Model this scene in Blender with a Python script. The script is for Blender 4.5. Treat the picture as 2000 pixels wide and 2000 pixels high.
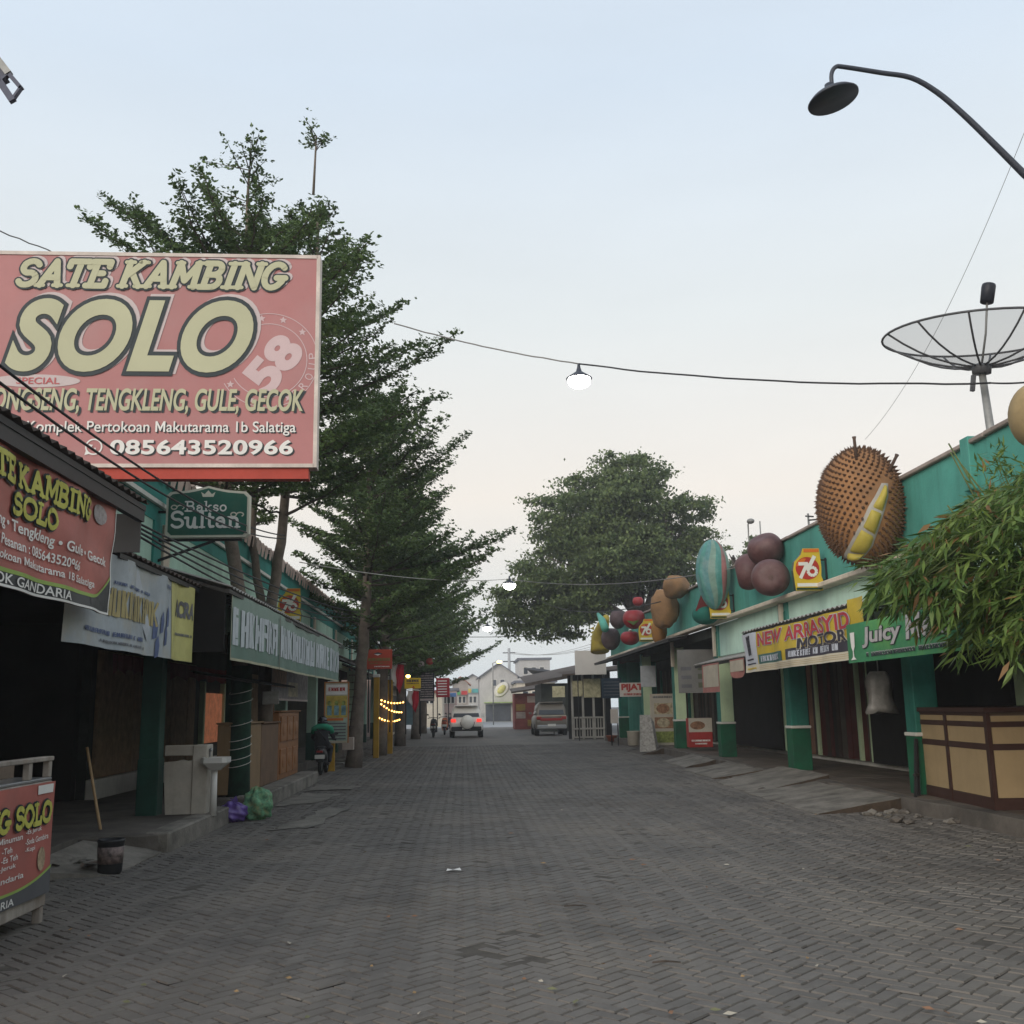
import bpy, bmesh, math, random
import numpy as np
from mathutils import Vector, Matrix
R = math.radians
sc = bpy.context.scene
for o in list(bpy.data.objects):
    bpy.data.objects.remove(o)
COL = sc.collection

# ------------------------------------------------------------------ camera
CAM = Vector((0.0, 0.0, 1.55))
FPX = 2000.0                      # focal length in pixels of the 2000 px photograph
YAW, PITCH, ROLL = R(2.86), R(10.79), R(1.0)
_f = Vector((math.sin(YAW)*math.cos(PITCH), math.cos(YAW)*math.cos(PITCH), math.sin(PITCH)))
_r0 = Vector((math.cos(YAW), -math.sin(YAW), 0))
_u0 = _r0.cross(_f)
_r = _r0*math.cos(ROLL) - _u0*math.sin(ROLL)
_u = _u0*math.cos(ROLL) + _r0*math.sin(ROLL)
cd = bpy.data.cameras.new('camera'); cam = bpy.data.objects.new('camera', cd); COL.objects.link(cam)
m = Matrix.Identity(4)
for i in range(3):
    m[i][0], m[i][1], m[i][2], m[i][3] = _r[i], _u[i], -_f[i], CAM[i]
cam.matrix_world = m
cd.sensor_width = 36; cd.lens = 36.0*FPX/2000.0; cd.clip_start = 0.05; cd.clip_end = 3000
sc.camera = cam

# ------------------------------------------------------------------ sky, sun, exposure
SUN_EL, SUN_AZ = R(20), R(218)          # low sun behind the camera, a little to the left
w = bpy.data.worlds.new('World'); sc.world = w; w.use_nodes = True
nt = w.node_tree; nt.nodes.clear()
sky = nt.nodes.new('ShaderNodeTexSky'); sky.sky_type = 'NISHITA'; sky.sun_disc = False
sky.sun_elevation = SUN_EL; sky.sun_rotation = SUN_AZ
sky.air_density = 1.0; sky.dust_density = 3.2; sky.ozone_density = 1.6
hs = nt.nodes.new('ShaderNodeHueSaturation'); hs.inputs['Saturation'].default_value = 0.42
# thin high haze of dawn: an even veil that is a little warmer and brighter low down, all round
tc = nt.nodes.new('ShaderNodeTexCoord'); sep = nt.nodes.new('ShaderNodeSeparateXYZ')
ramp = nt.nodes.new('ShaderNodeValToRGB'); cr = ramp.color_ramp
cr.elements[0].position = 0.0; cr.elements[0].color = (0.64, 0.72, 0.78, 1)
cr.elements[1].position = 1.0; cr.elements[1].color = (0.56, 0.64, 0.76, 1)
for p_, c_ in ((0.10, (0.745, 0.75, 0.735, 1)), (0.20, (0.835, 0.78, 0.715, 1)), (0.36, (0.74, 0.785, 0.80, 1)), (0.55, (0.625, 0.725, 0.84, 1))):
    e = cr.elements.new(p_); e.color = c_
mixs = nt.nodes.new('ShaderNodeMix'); mixs.data_type = 'RGBA'; mixs.inputs[0].default_value = 0.80
scl = nt.nodes.new('ShaderNodeMix'); scl.data_type = 'RGBA'; scl.blend_type = 'MULTIPLY'; scl.inputs[0].default_value = 1
scl.inputs[7].default_value = (13.0, 12.9, 12.7, 1)
bg = nt.nodes.new('ShaderNodeBackground'); bg.inputs[1].default_value = 0.1
wo = nt.nodes.new('ShaderNodeOutputWorld')
L = nt.links.new
L(tc.outputs['Generated'], sep.inputs[0]); L(sep.outputs[2], ramp.inputs[0])
cn = nt.nodes.new('ShaderNodeTexNoise'); cn.inputs['Scale'].default_value = 2.2; cn.inputs['Detail'].default_value = 5; cn.inputs['Roughness'].default_value = 0.55
cmap = nt.nodes.new('ShaderNodeMapping'); cmap.inputs['Scale'].default_value = (1, 1, 4)
crg = nt.nodes.new('ShaderNodeMapRange'); crg.inputs[1].default_value = 0.3; crg.inputs[2].default_value = 0.7; crg.inputs[3].default_value = 0.965; crg.inputs[4].default_value = 1.03
chv = nt.nodes.new('ShaderNodeHueSaturation')
L(tc.outputs['Generated'], cmap.inputs[0]); L(cmap.outputs[0], cn.inputs['Vector']); L(cn.outputs[0], crg.inputs[0]); L(crg.outputs[0], chv.inputs['Value']); L(ramp.outputs[0], chv.inputs['Color'])
L(chv.outputs[0], scl.inputs[6]); L(sky.outputs[0], hs.inputs['Color'])
L(hs.outputs[0], mixs.inputs[6]); L(scl.outputs[2], mixs.inputs[7])
L(mixs.outputs[2], bg.inputs[0]); L(bg.outputs[0], wo.inputs[0])
sd = bpy.data.lights.new('sun', 'SUN'); sun = bpy.data.objects.new('sun', sd); COL.objects.link(sun)
sd.energy = 2.0; sd.angle = R(40); sd.color = (1.0, 0.91, 0.80)
_sv = Vector((math.sin(SUN_AZ)*math.cos(SUN_EL), math.cos(SUN_AZ)*math.cos(SUN_EL), math.sin(SUN_EL)))
sun.rotation_euler = (-_sv).to_track_quat('-Z', 'Y').to_euler()
vs = sc.view_settings
sc.display_settings.display_device = 'sRGB'
vs.view_transform = 'Standard'; vs.look = 'None'; vs.exposure = 0.0; vs.gamma = 1.0; vs.use_curve_mapping = False
sc.cycles.use_denoising = True
sc.cycles.max_bounces = 6; sc.cycles.diffuse_bounces = 4; sc.cycles.transparent_max_bounces = 12

# ------------------------------------------------------------------ from photograph pixels (2000 px) to the place
def ray(px, py):
    return (_f + _r*((px-1000.0)/FPX) + _u*((1000.0-py)/FPX))
def gx(px, py, X):
    d = ray(px, py); t = (X-CAM.x)/d.x; return CAM + d*t
def gy(px, py, Y):
    d = ray(px, py); t = (Y-CAM.y)/d.y; return CAM + d*t
def gz(px, py, z=0.0):
    d = ray(px, py); t = (z-CAM.z)/d.z; return CAM + d*t
def proj(p):
    v = Vector(p)-CAM; z = v.dot(_f)
    return (1000+FPX*v.dot(_r)/z, 1000-FPX*v.dot(_u)/z)

# ------------------------------------------------------------------ materials
MATS = {}
def mat(name, col, rough=0.8, var=0.18, scale=2.0, bump=0.0, metal=0.0, spec=0.3, streak=0.0, dirt=None, dirt_amt=0.0, emit=0.0, island=0.0, alpha=1.0, trans=0.0, emit_col=None, bscale=30.0):
    if name in MATS: return MATS[name]
    m = bpy.data.materials.new(name); m.use_nodes = True
    nt = m.node_tree; N = nt.nodes; Lk = nt.links.new
    b = N['Principled BSDF']; out = N['Material Output']
    b.inputs['Roughness'].default_value = rough; b.inputs['Metallic'].default_value = metal
    b.inputs['Specular IOR Level'].default_value = spec
    col = tuple(col)
    geo = N.new('ShaderNodeNewGeometry')
    def noise(scl, z=1.0, detail=4):
        mp = N.new('ShaderNodeMapping'); mp.inputs['Scale'].default_value = (scl, scl, scl*z)
        nz = N.new('ShaderNodeTexNoise'); nz.inputs['Scale'].default_value = 1.0; nz.inputs['Detail'].default_value = detail
        nz.inputs['Roughness'].default_value = 0.62
        Lk(geo.outputs['Position'], mp.inputs[0]); Lk(mp.outputs[0], nz.inputs['Vector'])
        return nz.outputs[0]
    def mixc(a, bcol, fac):
        x = N.new('ShaderNodeMix'); x.data_type = 'RGBA'
        for sock, v in ((6, a), (7, bcol), (0, fac)):
            if hasattr(v, 'links'): Lk(v, x.inputs[sock])
            else: x.inputs[sock].default_value = v if sock == 0 else tuple(v[:3])+(1,)
        return x.outputs[2]
    def rng(s, a, bb, c=0.0, d=1.0):
        x = N.new('ShaderNodeMapRange'); x.inputs[1].default_value = a; x.inputs[2].default_value = bb
        x.inputs[3].default_value = c; x.inputs[4].default_value = d; Lk(s, x.inputs[0]); return x.outputs[0]
    lo = tuple(c*(1-var) for c in col); hi = tuple(min(1, c*(1+var)) for c in col)
    cur = mixc(lo, hi, rng(noise(scale), 0.3, 0.7))
    if var > 0:
        cur = mixc(cur, tuple(c*(1-var*0.8) for c in col), rng(noise(scale*9), 0.5, 0.8, 0, 0.7))
    if streak > 0:
        cur = mixc(cur, tuple(c*0.35+0.01 for c in col), rng(noise(scale*4, 0.06), 0.5, 0.8, 0, streak))
    if dirt is not None:
        cur = mixc(cur, dirt, rng(noise(scale*0.7+0.4, 1, 6), 0.48, 0.72, 0, dirt_amt))
    if island > 0:
        bc = N.new('ShaderNodeHueSaturation')
        Lk(rng(geo.outputs['Random Per Island'], 0, 1, 1-island, 1+island), bc.inputs['Value'])
        Lk(cur, bc.inputs['Color']); cur = bc.outputs[0]
    Lk(cur, b.inputs['Base Color'])
    if bump > 0:
        bp = N.new('ShaderNodeBump'); bp.inputs['Strength'].default_value = bump; bp.inputs['Distance'].default_value = 0.02
        Lk(noise(bscale, 1, 5), bp.inputs['Height']); Lk(bp.outputs[0], b.inputs['Normal'])
    if emit > 0:
        b.inputs['Emission Color'].default_value = tuple(emit_col or col)+(1,); b.inputs['Emission Strength'].default_value = emit
    if trans > 0:
        tr = N.new('ShaderNodeBsdfTranslucent'); Lk(cur, tr.inputs[0])
        mx = N.new('ShaderNodeMixShader'); mx.inputs[0].default_value = trans
        Lk(b.outputs[0], mx.inputs[1]); Lk(tr.outputs[0], mx.inputs[2]); Lk(mx.outputs[0], out.inputs[0])
    if alpha < 1: b.inputs['Alpha'].default_value = alpha
    MATS[name] = m
    return m

# ------------------------------------------------------------------ mesh collector
class MB:
    def __init__(s): s.v = []; s.f = []; s.m = []; s.mats = []; s.smooth = []
    def mi(s, m):
        if m not in s.mats: s.mats.append(m)
        return s.mats.index(m)
    def add(s, vs, fs, m, smooth=False):
        o = len(s.v); k = s.mi(m)
        s.v.extend([tuple(x) for x in vs])
        for f in fs:
            s.f.append(tuple(i+o for i in f)); s.m.append(k); s.smooth.append(smooth)
        return s
    def box(s, x0, x1, y0, y1, z0, z1, m):
        vs = [(x, y, z) for z in (z0, z1) for y in (y0, y1) for x in (x0, x1)]
        return s.add(vs, [(0,2,3,1), (4,5,7,6), (0,1,5,4), (2,6,7,3), (0,4,6,2), (1,3,7,5)], m)
    def bbox(s, x0, x1, y0, y1, z0, z1, m, b=0.01):
        """box with chamfered edges"""
        bm = bmesh.new(); bmesh.ops.create_cube(bm, size=1.0)
        for v in bm.verts:
            v.co = Vector((x0 if v.co.x < 0 else x1, y0 if v.co.y < 0 else y1, z0 if v.co.z < 0 else z1))
        bmesh.ops.bevel(bm, geom=bm.edges[:], offset=b, segments=1, affect='EDGES')
        return s.bm(bm, m)
    def bm(s, bm, m, smooth=False, mtx=None):
        bm.verts.index_update()
        vs = [(mtx @ v.co if mtx else v.co)[:] for v in bm.verts]
        s.add(vs, [[v.index for v in f.verts] for f in bm.faces], m, smooth); bm.free(); return s
    def obox(s, c, ux, uy, uz, m):
        """box from a centre and three half-axis vectors"""
        c, ux, uy, uz = map(Vector, (c, ux, uy, uz))
        vs = [c+ux*a+uy*b+uz*d for d in (-1, 1) for b in (-1, 1) for a in (-1, 1)]
        return s.add(vs, [(0,2,3,1), (4,5,7,6), (0,1,5,4), (2,6,7,3), (0,4,6,2), (1,3,7,5)], m)
    def beam(s, a, b, w, h, m):
        a, b = Vector(a), Vector(b); d = b-a; l = d.length
        if l < 1e-6: return s
        d.normalize(); up = Vector((0, 0, 1)) if abs(d.z) < 0.95 else Vector((0, 1, 0))
        sx = d.cross(up).normalized(); sy = sx.cross(d)
        return s.obox((a+b)/2, sx*w/2, d*l/2, sy*h/2, m)
    def quad(s, a, b, c, d, m): return s.add([a, b, c, d], [(0,1,2,3)], m)
    def poly(s, pts, m): return s.add(pts, [tuple(range(len(pts)))], m)
    def tube(s, pts, r, m, n=8, cap=True, smooth=True):
        pts = [Vector(p) for p in pts]; k = len(pts)
        rs = list(r) if hasattr(r, '__len__') else [r]*k
        vs = []; prev = None
        for i, p in enumerate(pts):
            d = (pts[min(i+1, k-1)]-pts[max(i-1, 0)])
            if d.length < 1e-9: d = Vector((0, 0, 1))
            d.normalize()
            a = prev if prev is not None else (Vector((1, 0, 0)) if abs(d.x) < 0.9 else Vector((0, 1, 0)))
            a = (a-d*a.dot(d))
            if a.length < 1e-6: a = d.orthogonal()
            a.normalize(); prev = a; b = d.cross(a)
            for j in range(n):
                t = 2*math.pi*j/n; vs.append(p+(a*math.cos(t)+b*math.sin(t))*rs[i])
        fs = [(i*n+j, i*n+(j+1) % n, (i+1)*n+(j+1) % n, (i+1)*n+j) for i in range(k-1) for j in range(n)]
        if cap: fs += [tuple(range(n-1, -1, -1)), tuple((k-1)*n+j for j in range(n))]
        return s.add(vs, fs, m, smooth)
    def lathe(s, prof, c, m, n=20, axis=(0, 0, 1), smooth=True, sc_=(1, 1)):
        """prof: list of (radius, height)"""
        c = Vector(c); ax = Vector(axis).normalized(); a = ax.orthogonal().normalized(); b = ax.cross(a)
        if abs(ax.z) > 0.999: a, b = Vector((1, 0, 0)), Vector((0, 1, 0))*(1 if ax.z > 0 else -1)
        vs = [c+ax*h+(a*math.cos(2*math.pi*j/n)*sc_[0]+b*math.sin(2*math.pi*j/n)*sc_[1])*r for r, h in prof for j in range(n)]
        k = len(prof)
        fs = [(i*n+j, i*n+(j+1) % n, (i+1)*n+(j+1) % n, (i+1)*n+j) for i in range(k-1) for j in range(n)]
        if prof[0][0] > 1e-4: fs.append(tuple(range(n-1, -1, -1)))
        if prof[-1][0] > 1e-4: fs.append(tuple((k-1)*n+j for j in range(n)))
        return s.add(vs, fs, m, smooth)
    def ell(s, c, r, m, nu=20, nv=12, rot=None, fn=None):
        c = Vector(c); vs = []; 
        for i in range(nv+1):
            th = math.pi*i/nv
            for j in range(nu):
                ph = 2*math.pi*j/nu
                d = Vector((math.sin(th)*math.cos(ph), math.sin(th)*math.sin(ph), math.cos(th)))
                k = fn(d) if fn else 1.0
                p = Vector((d.x*r[0], d.y*r[1], d.z*r[2]))*k
                if rot is not None: p = rot @ p
                vs.append(c+p)
        fs = [(i*nu+j, (i+1)*nu+j, (i+1)*nu+(j+1) % nu, i*nu+(j+1) % nu) for i in range(nv) for j in range(nu)]
        return s.add(vs, fs, m, True)
    def prism(s, pts, dirv, m, m2=None):
        """closed polygon (3-D points in order) pushed along dirv"""
        dirv = Vector(dirv); a = [Vector(p) for p in pts]; b = [p+dirv for p in a]; n = len(a)
        s.add(a, [tuple(range(n))], m); s.add(b, [tuple(range(n-1, -1, -1))], m2 or m)
        return s.add(a+b, [(i, i+n, (i+1) % n+n, (i+1) % n) for i in range(n)], m2 or m)
    def build(s, name, parent=None, kind=None, label=None):
        me = bpy.data.meshes.new(name)
        o3 = ORG.get(parent.name, Vector()) if parent else Vector()
        me.from_pydata([(x-o3.x, y-o3.y, z-o3.z) for x, y, z in s.v], [], s.f)
        for m in s.mats: me.materials.append(m)
        me.polygons.foreach_set('material_index', s.m); me.polygons.foreach_set('use_smooth', s.smooth)
        me.update()
        o = bpy.data.objects.new(name, me); COL.objects.link(o)
        if parent: o.parent = parent; ORG[o.name] = o3
        if kind: o['kind'] = kind
        if label: o['label'] = label
        return o
ORG = {}
def thing(name, label, cat, loc, group=None, kind=None):
    o = bpy.data.objects.new(name, None); COL.objects.link(o); o.location = loc; o.empty_display_size = 0.2
    ORG[o.name] = Vector(loc)
    if kind: o['kind'] = kind
    else: o['label'] = label; o['category'] = cat
    if group: o['group'] = group
    return o
def tag(o, label, cat, group=None):
    o['label'] = label; o['category'] = cat
    if group: o['group'] = group
    return o
def dup(root, shift, label=None, group=None, rz=0.0):
    """copy of a thing with its parts and sub-parts, moved by shift"""
    r = root.copy(); COL.objects.link(r); r.location = root.location+Vector(shift); r.rotation_euler.z = root.rotation_euler.z+rz
    if label: r['label'] = label
    if group: r['group'] = group
    for ch in list(root.children):
        c = ch.copy(); COL.objects.link(c); c.parent = r
        for g in ch.children:
            d = g.copy(); COL.objects.link(d); d.parent = c
    return r

# ------------------------------------------------------------------ lettering
_txt = {}
def glyphs(text, offset=0.0, shear=0.0, space=1.0):
    """outline letters as flat mesh, bounding box of the un-offset letters scaled to 0..1"""
    key = (text, offset, shear, space)
    if key in _txt: return _txt[key]
    def raw(body, off):
        c = bpy.data.curves.new('t', 'FONT'); c.body = body; c.offset = off; c.shear = shear; c.space_character = space
        c.fill_mode = 'FRONT'; c.resolution_u = 8
        o = bpy.data.objects.new('t', c); COL.objects.link(o)
        dg = bpy.context.evaluated_depsgraph_get(); dg.update()
        me = bpy.data.meshes.new_from_object(o.evaluated_get(dg))
        vs = [tuple(v.co) for v in me.vertices]; fs = [tuple(p.vertices) for p in me.polygons]
        bpy.data.objects.remove(o); bpy.data.curves.remove(c); bpy.data.meshes.remove(me)
        return vs, fs
    def xmax(body): return max(v[0] for v in raw(body, 0.0)[0])
    def run(off):
        if 'M' not in text: return raw(text, off)
        vs, fs = [], []; segs = []; cur = ''
        for i, ch in enumerate(text):          # the capital M is drawn as its own outline
            if ch == 'M':
                if cur: segs.append((i-len(cur), cur))
                segs.append((i, 'M')); cur = ''
            else: cur += ch
        if cur: segs.append((len(text)-len(cur), cur))
        xi = xmax('I')
        for i, sgm in segs:
            adv = xmax(text[:i]+'I')-xi if i else 0.0
            if sgm == 'M':
                b_ = raw('M', 0.0)[0]; a0 = min(v[0]-shear*v[1] for v in b_); a1 = max(v[0]-shear*v[1] for v in b_); h = max(v[1] for v in b_)
                t = .13*(a1-a0)/.75+off; q = off
                pts = [(a0-q, -q), (a0-q, h+q), (a0+t, h+q), ((a0+a1)/2, h*.42+q*1.2), (a1-t, h+q), (a1+q, h+q), (a1+q, -q), (a1-t, -q), (a1-t, h*.66), ((a0+a1)/2+.03, h*.10-q), ((a0+a1)/2-.03, h*.10-q), (a0+t, h*.66), (a0+t, -q)]
                v2 = [(x+shear*y+adv, y, 0) for x, y in pts]; f2 = [tuple(range(len(pts)-1, -1, -1))]
            else:
                v2, f2 = raw(sgm, off); v2 = [(v[0]+adv, v[1], 0) for v in v2]
            o = len(vs); vs += v2; fs += [tuple(k+o for k in f) for f in f2]
        return vs, fs
    v0, f0 = run(0.0)
    xs = [v[0] for v in v0]; ys = [v[1] for v in v0]
    x0, x1, y0, y1 = min(xs), max(xs), min(ys), max(ys)
    vs, fs = (v0, f0) if offset == 0 else run(offset)
    vs = [((v[0]-x0)/(x1-x0), (v[1]-y0)/(y1-y0)) for v in vs]
    _txt[key] = (vs, fs)
    return vs, fs
class Panel:
    """flat or gently waving sheet: origin, unit vectors U (along) and V (up); N points to the viewer"""
    def __init__(s, O, U, V, wave=None):
        s.O = Vector(O); s.U = Vector(U); s.V = Vector(V); s.N = s.U.normalized().cross(s.V.normalized()).normalized(); s.wave = wave
    def P(s, u, v, d=0.0):
        if s.wave: d += s.wave(u, v)
        return s.O+s.U*u+s.V*v+s.N*d
    def rect(s, mb, u0, u1, v0, v1, m, d=0.0, nu=1, nv=1):
        vs = [s.P(u0+(u1-u0)*i/nu, v0+(v1-v0)*j/nv, d) for j in range(nv+1) for i in range(nu+1)]
        fs = [(j*(nu+1)+i, j*(nu+1)+i+1, (j+1)*(nu+1)+i+1, (j+1)*(nu+1)+i) for j in range(nv) for i in range(nu)]
        mb.add(vs, fs, m, True if s.wave else False); return s
    def poly(s, mb, pts, m, d=0.0): mb.poly([s.P(u, v, d) for u, v in pts], m); return s
    def text(s, mb, t, u0, u1, v0, v1, m, d=0.006, offset=0.0, shear=0.0, fn=None, space=1.0):
        vs, fs = glyphs(t, offset, shear, space)
        pts = []
        for x, y in vs:
            u, v = u0+(u1-u0)*x, v0+(v1-v0)*y
            if fn: u, v = fn(u, v)
            pts.append(s.P(u, v, d))
        mb.add(pts, fs, m); return s
    def disc(s, mb, u, v, ru, rv, m, d=0.006, n=28, r_in=0.0):
        a = [s.P(u+ru*math.cos(2*math.pi*i/n), v+rv*math.sin(2*math.pi*i/n), d) for i in range(n)]
        if r_in <= 0: mb.poly(a, m)
        else:
            b = [s.P(u+ru*r_in*math.cos(2*math.pi*i/n), v+rv*r_in*math.sin(2*math.pi*i/n), d) for i in range(n)]
            mb.add(a+b, [(i, (i+1) % n, (i+1) % n+n, i+n) for i in range(n)], m)
        return s
def rnd(a, b): return random.uniform(a, b)
random.seed(7)
# ------------------------------------------------------------------ ground, road, pavements
def paver_mat(name, col):
    m = mat(name, col, rough=0.72, var=0.12, scale=14, bump=0.25, spec=0.35, dirt=(0.165, 0.15, 0.125), dirt_amt=0.0, bscale=120)
    nt = m.node_tree; N = nt.nodes; Lk = nt.links.new; b = N['Principled BSDF']
    src = b.inputs['Base Color'].links[0].from_socket
    oi = N.new('ShaderNodeObjectInfo'); geo = [n for n in N if n.type == 'NEW_GEOMETRY'][0]
    ad = N.new('ShaderNodeMath'); ad.operation = 'ADD'; Lk(oi.outputs['Random'], ad.inputs[0]); Lk(geo.outputs['Random Per Island'], ad.inputs[1])
    fr = N.new('ShaderNodeMath'); fr.operation = 'FRACT'; Lk(ad.outputs[0], fr.inputs[0])
    mr = N.new('ShaderNodeMapRange'); mr.inputs[3].default_value = 0.86; mr.inputs[4].default_value = 1.14; Lk(fr.outputs[0], mr.inputs[0])
    hv = N.new('ShaderNodeHueSaturation'); Lk(mr.outputs[0], hv.inputs['Value']); Lk(src, hv.inputs['Color'])
    # dust drifts and oil stains lying across the blocks
    def nz(s, lo, hi, amt):
        n = N.new('ShaderNodeTexNoise'); n.inputs['Scale'].default_value = s; n.inputs['Detail'].default_value = 6; n.inputs['Roughness'].default_value = 0.65
        Lk(geo.outputs['Position'], n.inputs['Vector'])
        r = N.new('ShaderNodeMapRange'); r.inputs[1].default_value = lo; r.inputs[2].default_value = hi; r.inputs[4].default_value = amt; Lk(n.outputs[0], r.inputs[0]); return r.outputs[0]
    def mx(a, c, f):
        x = N.new('ShaderNodeMix'); x.data_type = 'RGBA'; Lk(a, x.inputs[6]); x.inputs[7].default_value = tuple(c)+(1,); Lk(f, x.inputs[0]); return x.outputs[2]
    c = mx(hv.outputs[0], (0.205, 0.18, 0.15), nz(0.42, 0.46, 0.70, 0.75))
    c = mx(c, (0.045, 0.042, 0.04), nz(0.75, 0.53, 0.74, 0.7))
    c = mx(c, (0.085, 0.068, 0.055), nz(0.33, 0.54, 0.60, 0.30))          # areas relaid with darker blocks
    mp = N.new('ShaderNodeMapping'); mp.inputs['Scale'].default_value = (1.5, 0.05, 1); Lk(geo.outputs['Position'], mp.inputs[0])
    tn = N.new('ShaderNodeTexNoise'); tn.inputs['Scale'].default_value = 1.0; tn.inputs['Detail'].default_value = 3; Lk(mp.outputs[0], tn.inputs['Vector'])
    tr_ = N.new('ShaderNodeMapRange'); tr_.inputs[1].default_value = 0.5; tr_.inputs[2].default_value = 0.72; tr_.inputs[4].default_value = 0.5; Lk(tn.outputs[0], tr_.inputs[0])
    c = mx(c, (0.075, 0.068, 0.062), tr_.outputs[0])                        # lanes worn by tyres
    c = mx(c, (0.18, 0.16, 0.135), nz(3.1, 0.60, 0.76, 0.55))
    Lk(c, b.inputs['Base Color'])
    return m
ASPH = mat('asphalt_far', (0.10, 0.10, 0.10), rough=0.9, var=0.2, scale=0.6)
SAND = mat('joint_sand', (0.082, 0.073, 0.062), rough=0.95, var=0.35, scale=6)
PAV = paver_mat('concrete_paver', (0.136, 0.124, 0.111))
CONC = mat('worn_concrete', (0.215, 0.195, 0.168), rough=0.92, var=0.3, scale=2.6, bump=0.9, dirt=(0.075, 0.068, 0.055), dirt_amt=0.85, bscale=14)
CONC_D = mat('dark_concrete', (0.12, 0.105, 0.09), rough=0.9, var=0.3, scale=2.2, bump=0.5, dirt=(0.05, 0.045, 0.04), dirt_amt=0.7)
TILE = mat('floor_tile', (0.13, 0.105, 0.085), rough=0.6, var=0.3, scale=1.5, dirt=(0.05, 0.045, 0.04), dirt_amt=0.6)
WHITE_P = mat('white_paint', (0.62, 0.60, 0.55), rough=0.7, var=0.12, scale=2, streak=0.25)

g = MB(); g.box(-500, 500, -60, 900, -0.4, -0.05, ASPH); o = g.build('ground', kind='structure')
XL, XR = -3.42, 6.15
g = MB(); g.box(-8.5, 8.6, -6, 84, -0.04, -0.0085, SAND); road = g.build('road', kind='structure')
# herringbone of concrete blocks laid at 45 degrees to the street
BW = 0.098; c45 = math.sqrt(0.5)
def bricks():
    out = []; n = 500
    for x in range(-120, n):
        for y in range(-n, n):
            k = (x-y) % 4
            if k == 0: ca, cb, hor = x+1.0, y+0.5, True
            elif k == 3: ca, cb, hor = x+0.5, y+1.0, False
            else: continue
            X = (ca-cb)*c45*BW; Y = (ca+cb)*c45*BW
            if Y < 3.6 or Y > 44 or X < -3.95 or X > 6.3: continue
            if abs(X) > 0.62*Y+0.8: continue
            out.append((X, Y, hor))
    return out
BR = bricks()
rng = np.random.default_rng(3)
def brick_shape(mb_v, mb_f, X, Y, hor, z, ta, tb, la, wa):
    a = np.array((c45, c45, 0)); b = np.array((-c45, c45, 0))
    if not hor: a, b = b, -a
    hl, hw = BW-0.004-la, BW/2-0.004-wa
    o = len(mb_v)
    for (sx, sy, ins, dz) in [(-1,-1,0,-0.010), (1,-1,0,-0.010), (1,1,0,-0.010), (-1,1,0,-0.010), (-1,-1,0.005,0), (1,-1,0.005,0), (1,1,0.005,0), (-1,1,0.005,0)]:
        p = a*sx*(hl-ins)+b*sy*(hw-ins)
        mb_v.append((X+p[0], Y+p[1], z+dz+ta*sx*(hl-ins)+tb*sy*(hw-ins)))
    mb_f.extend([(o+4,o+5,o+6,o+7), (o,o+1,o+5,o+4), (o+1,o+2,o+6,o+5), (o+2,o+3,o+7,o+6), (o+3,o,o+4,o+7)])
vis = []
for i, (X, Y, h) in enumerate(BR):
    px, py = proj((X, Y, 0))
    if 0 < px < 2000 and py < 2010: vis.append((-py, i))
vis.sort(); near = set(i for _, i in vis[:300])
variants = {}
for hor in (True, False):
    for k in range(5):
        v, f = [], []
        brick_shape(v, f, 0, 0, hor, 0, rng.normal(0, 0.009), rng.normal(0, 0.013), rng.uniform(0, 0.002), rng.uniform(0, 0.002))
        me = bpy.data.meshes.new('paver'); me.from_pydata(v, [], f); me.materials.append(PAV); me.update()
        variants[(hor, k)] = me
fv, ff = [], []
for i, (X, Y, hor) in enumerate(BR):
    z = rng.normal(0, 0.0022)+0.006*math.sin(X*1.7+0.6*Y)*math.sin(Y*1.1)
    if i in near:
        o = bpy.data.objects.new('paver', variants[(hor, int(rng.integers(5)))]); COL.objects.link(o)
        o.location = (X, Y, z); o.parent = road
    else:
        brick_shape(fv, ff, X, Y, hor, z, rng.normal(0, 0.008), rng.normal(0, 0.012), rng.uniform(0, 0.002), rng.uniform(0, 0.002))
me = bpy.data.meshes.new('paving_field'); me.from_pydata(fv, [], ff); me.materials.append(PAV); me.update()
o = bpy.data.objects.new('paving_field', me); COL.objects.link(o); o.parent = road; o['kind'] = 'stuff'
PAV2 = paver_mat('concrete_paver_far', (0.122, 0.111, 0.099))
g = MB(); g.box(-4.2, 8.6, 43.9, 84, -0.013, -0.005, PAV2); g.build('far_paving', road)

g = MB(); g.box(-60, 60, 84, 400, -0.049, -0.02, mat('pale_asphalt', (0.30, 0.31, 0.32), rough=0.6, var=0.12, scale=0.3)); g.build('cross_street', kind='structure')

def slab(mb, pts, z1, m, z0=-0.02, jag=0.0):
    """low platform from plan points, its edge a little uneven"""
    P = []
    for i, (x, y) in enumerate(pts):
        x2, y2 = pts[(i+1) % len(pts)]; n = max(1, int(math.hypot(x2-x, y2-y)/0.35)) if jag else 1
        for k in range(n):
            t = k/n; P.append((x+(x2-x)*t+rnd(-jag, jag), y+(y2-y)*t+rnd(-jag, jag)))
    n = len(P); c = (sum(p[0] for p in P)/n, sum(p[1] for p in P)/n)
    def sh(p, k): d = math.hypot(p[0]-c[0], p[1]-c[1]); return (p[0]+(c[0]-p[0])*k/d, p[1]+(c[1]-p[1])*k/d)
    v = [(x, y, z0) for x, y in P]+[(x, y, z1-0.02) for x, y in P]+[sh(p, 0.025)+(z1+rnd(-0.004, 0.004),) for p in P]
    f = [(k*n+i, k*n+(i+1) % n, (k+1)*n+(i+1) % n, (k+1)*n+i) for k in (0, 1) for i in range(n)]+[tuple(range(2*n, 3*n))]
    mb.add(v, f, m)
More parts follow.
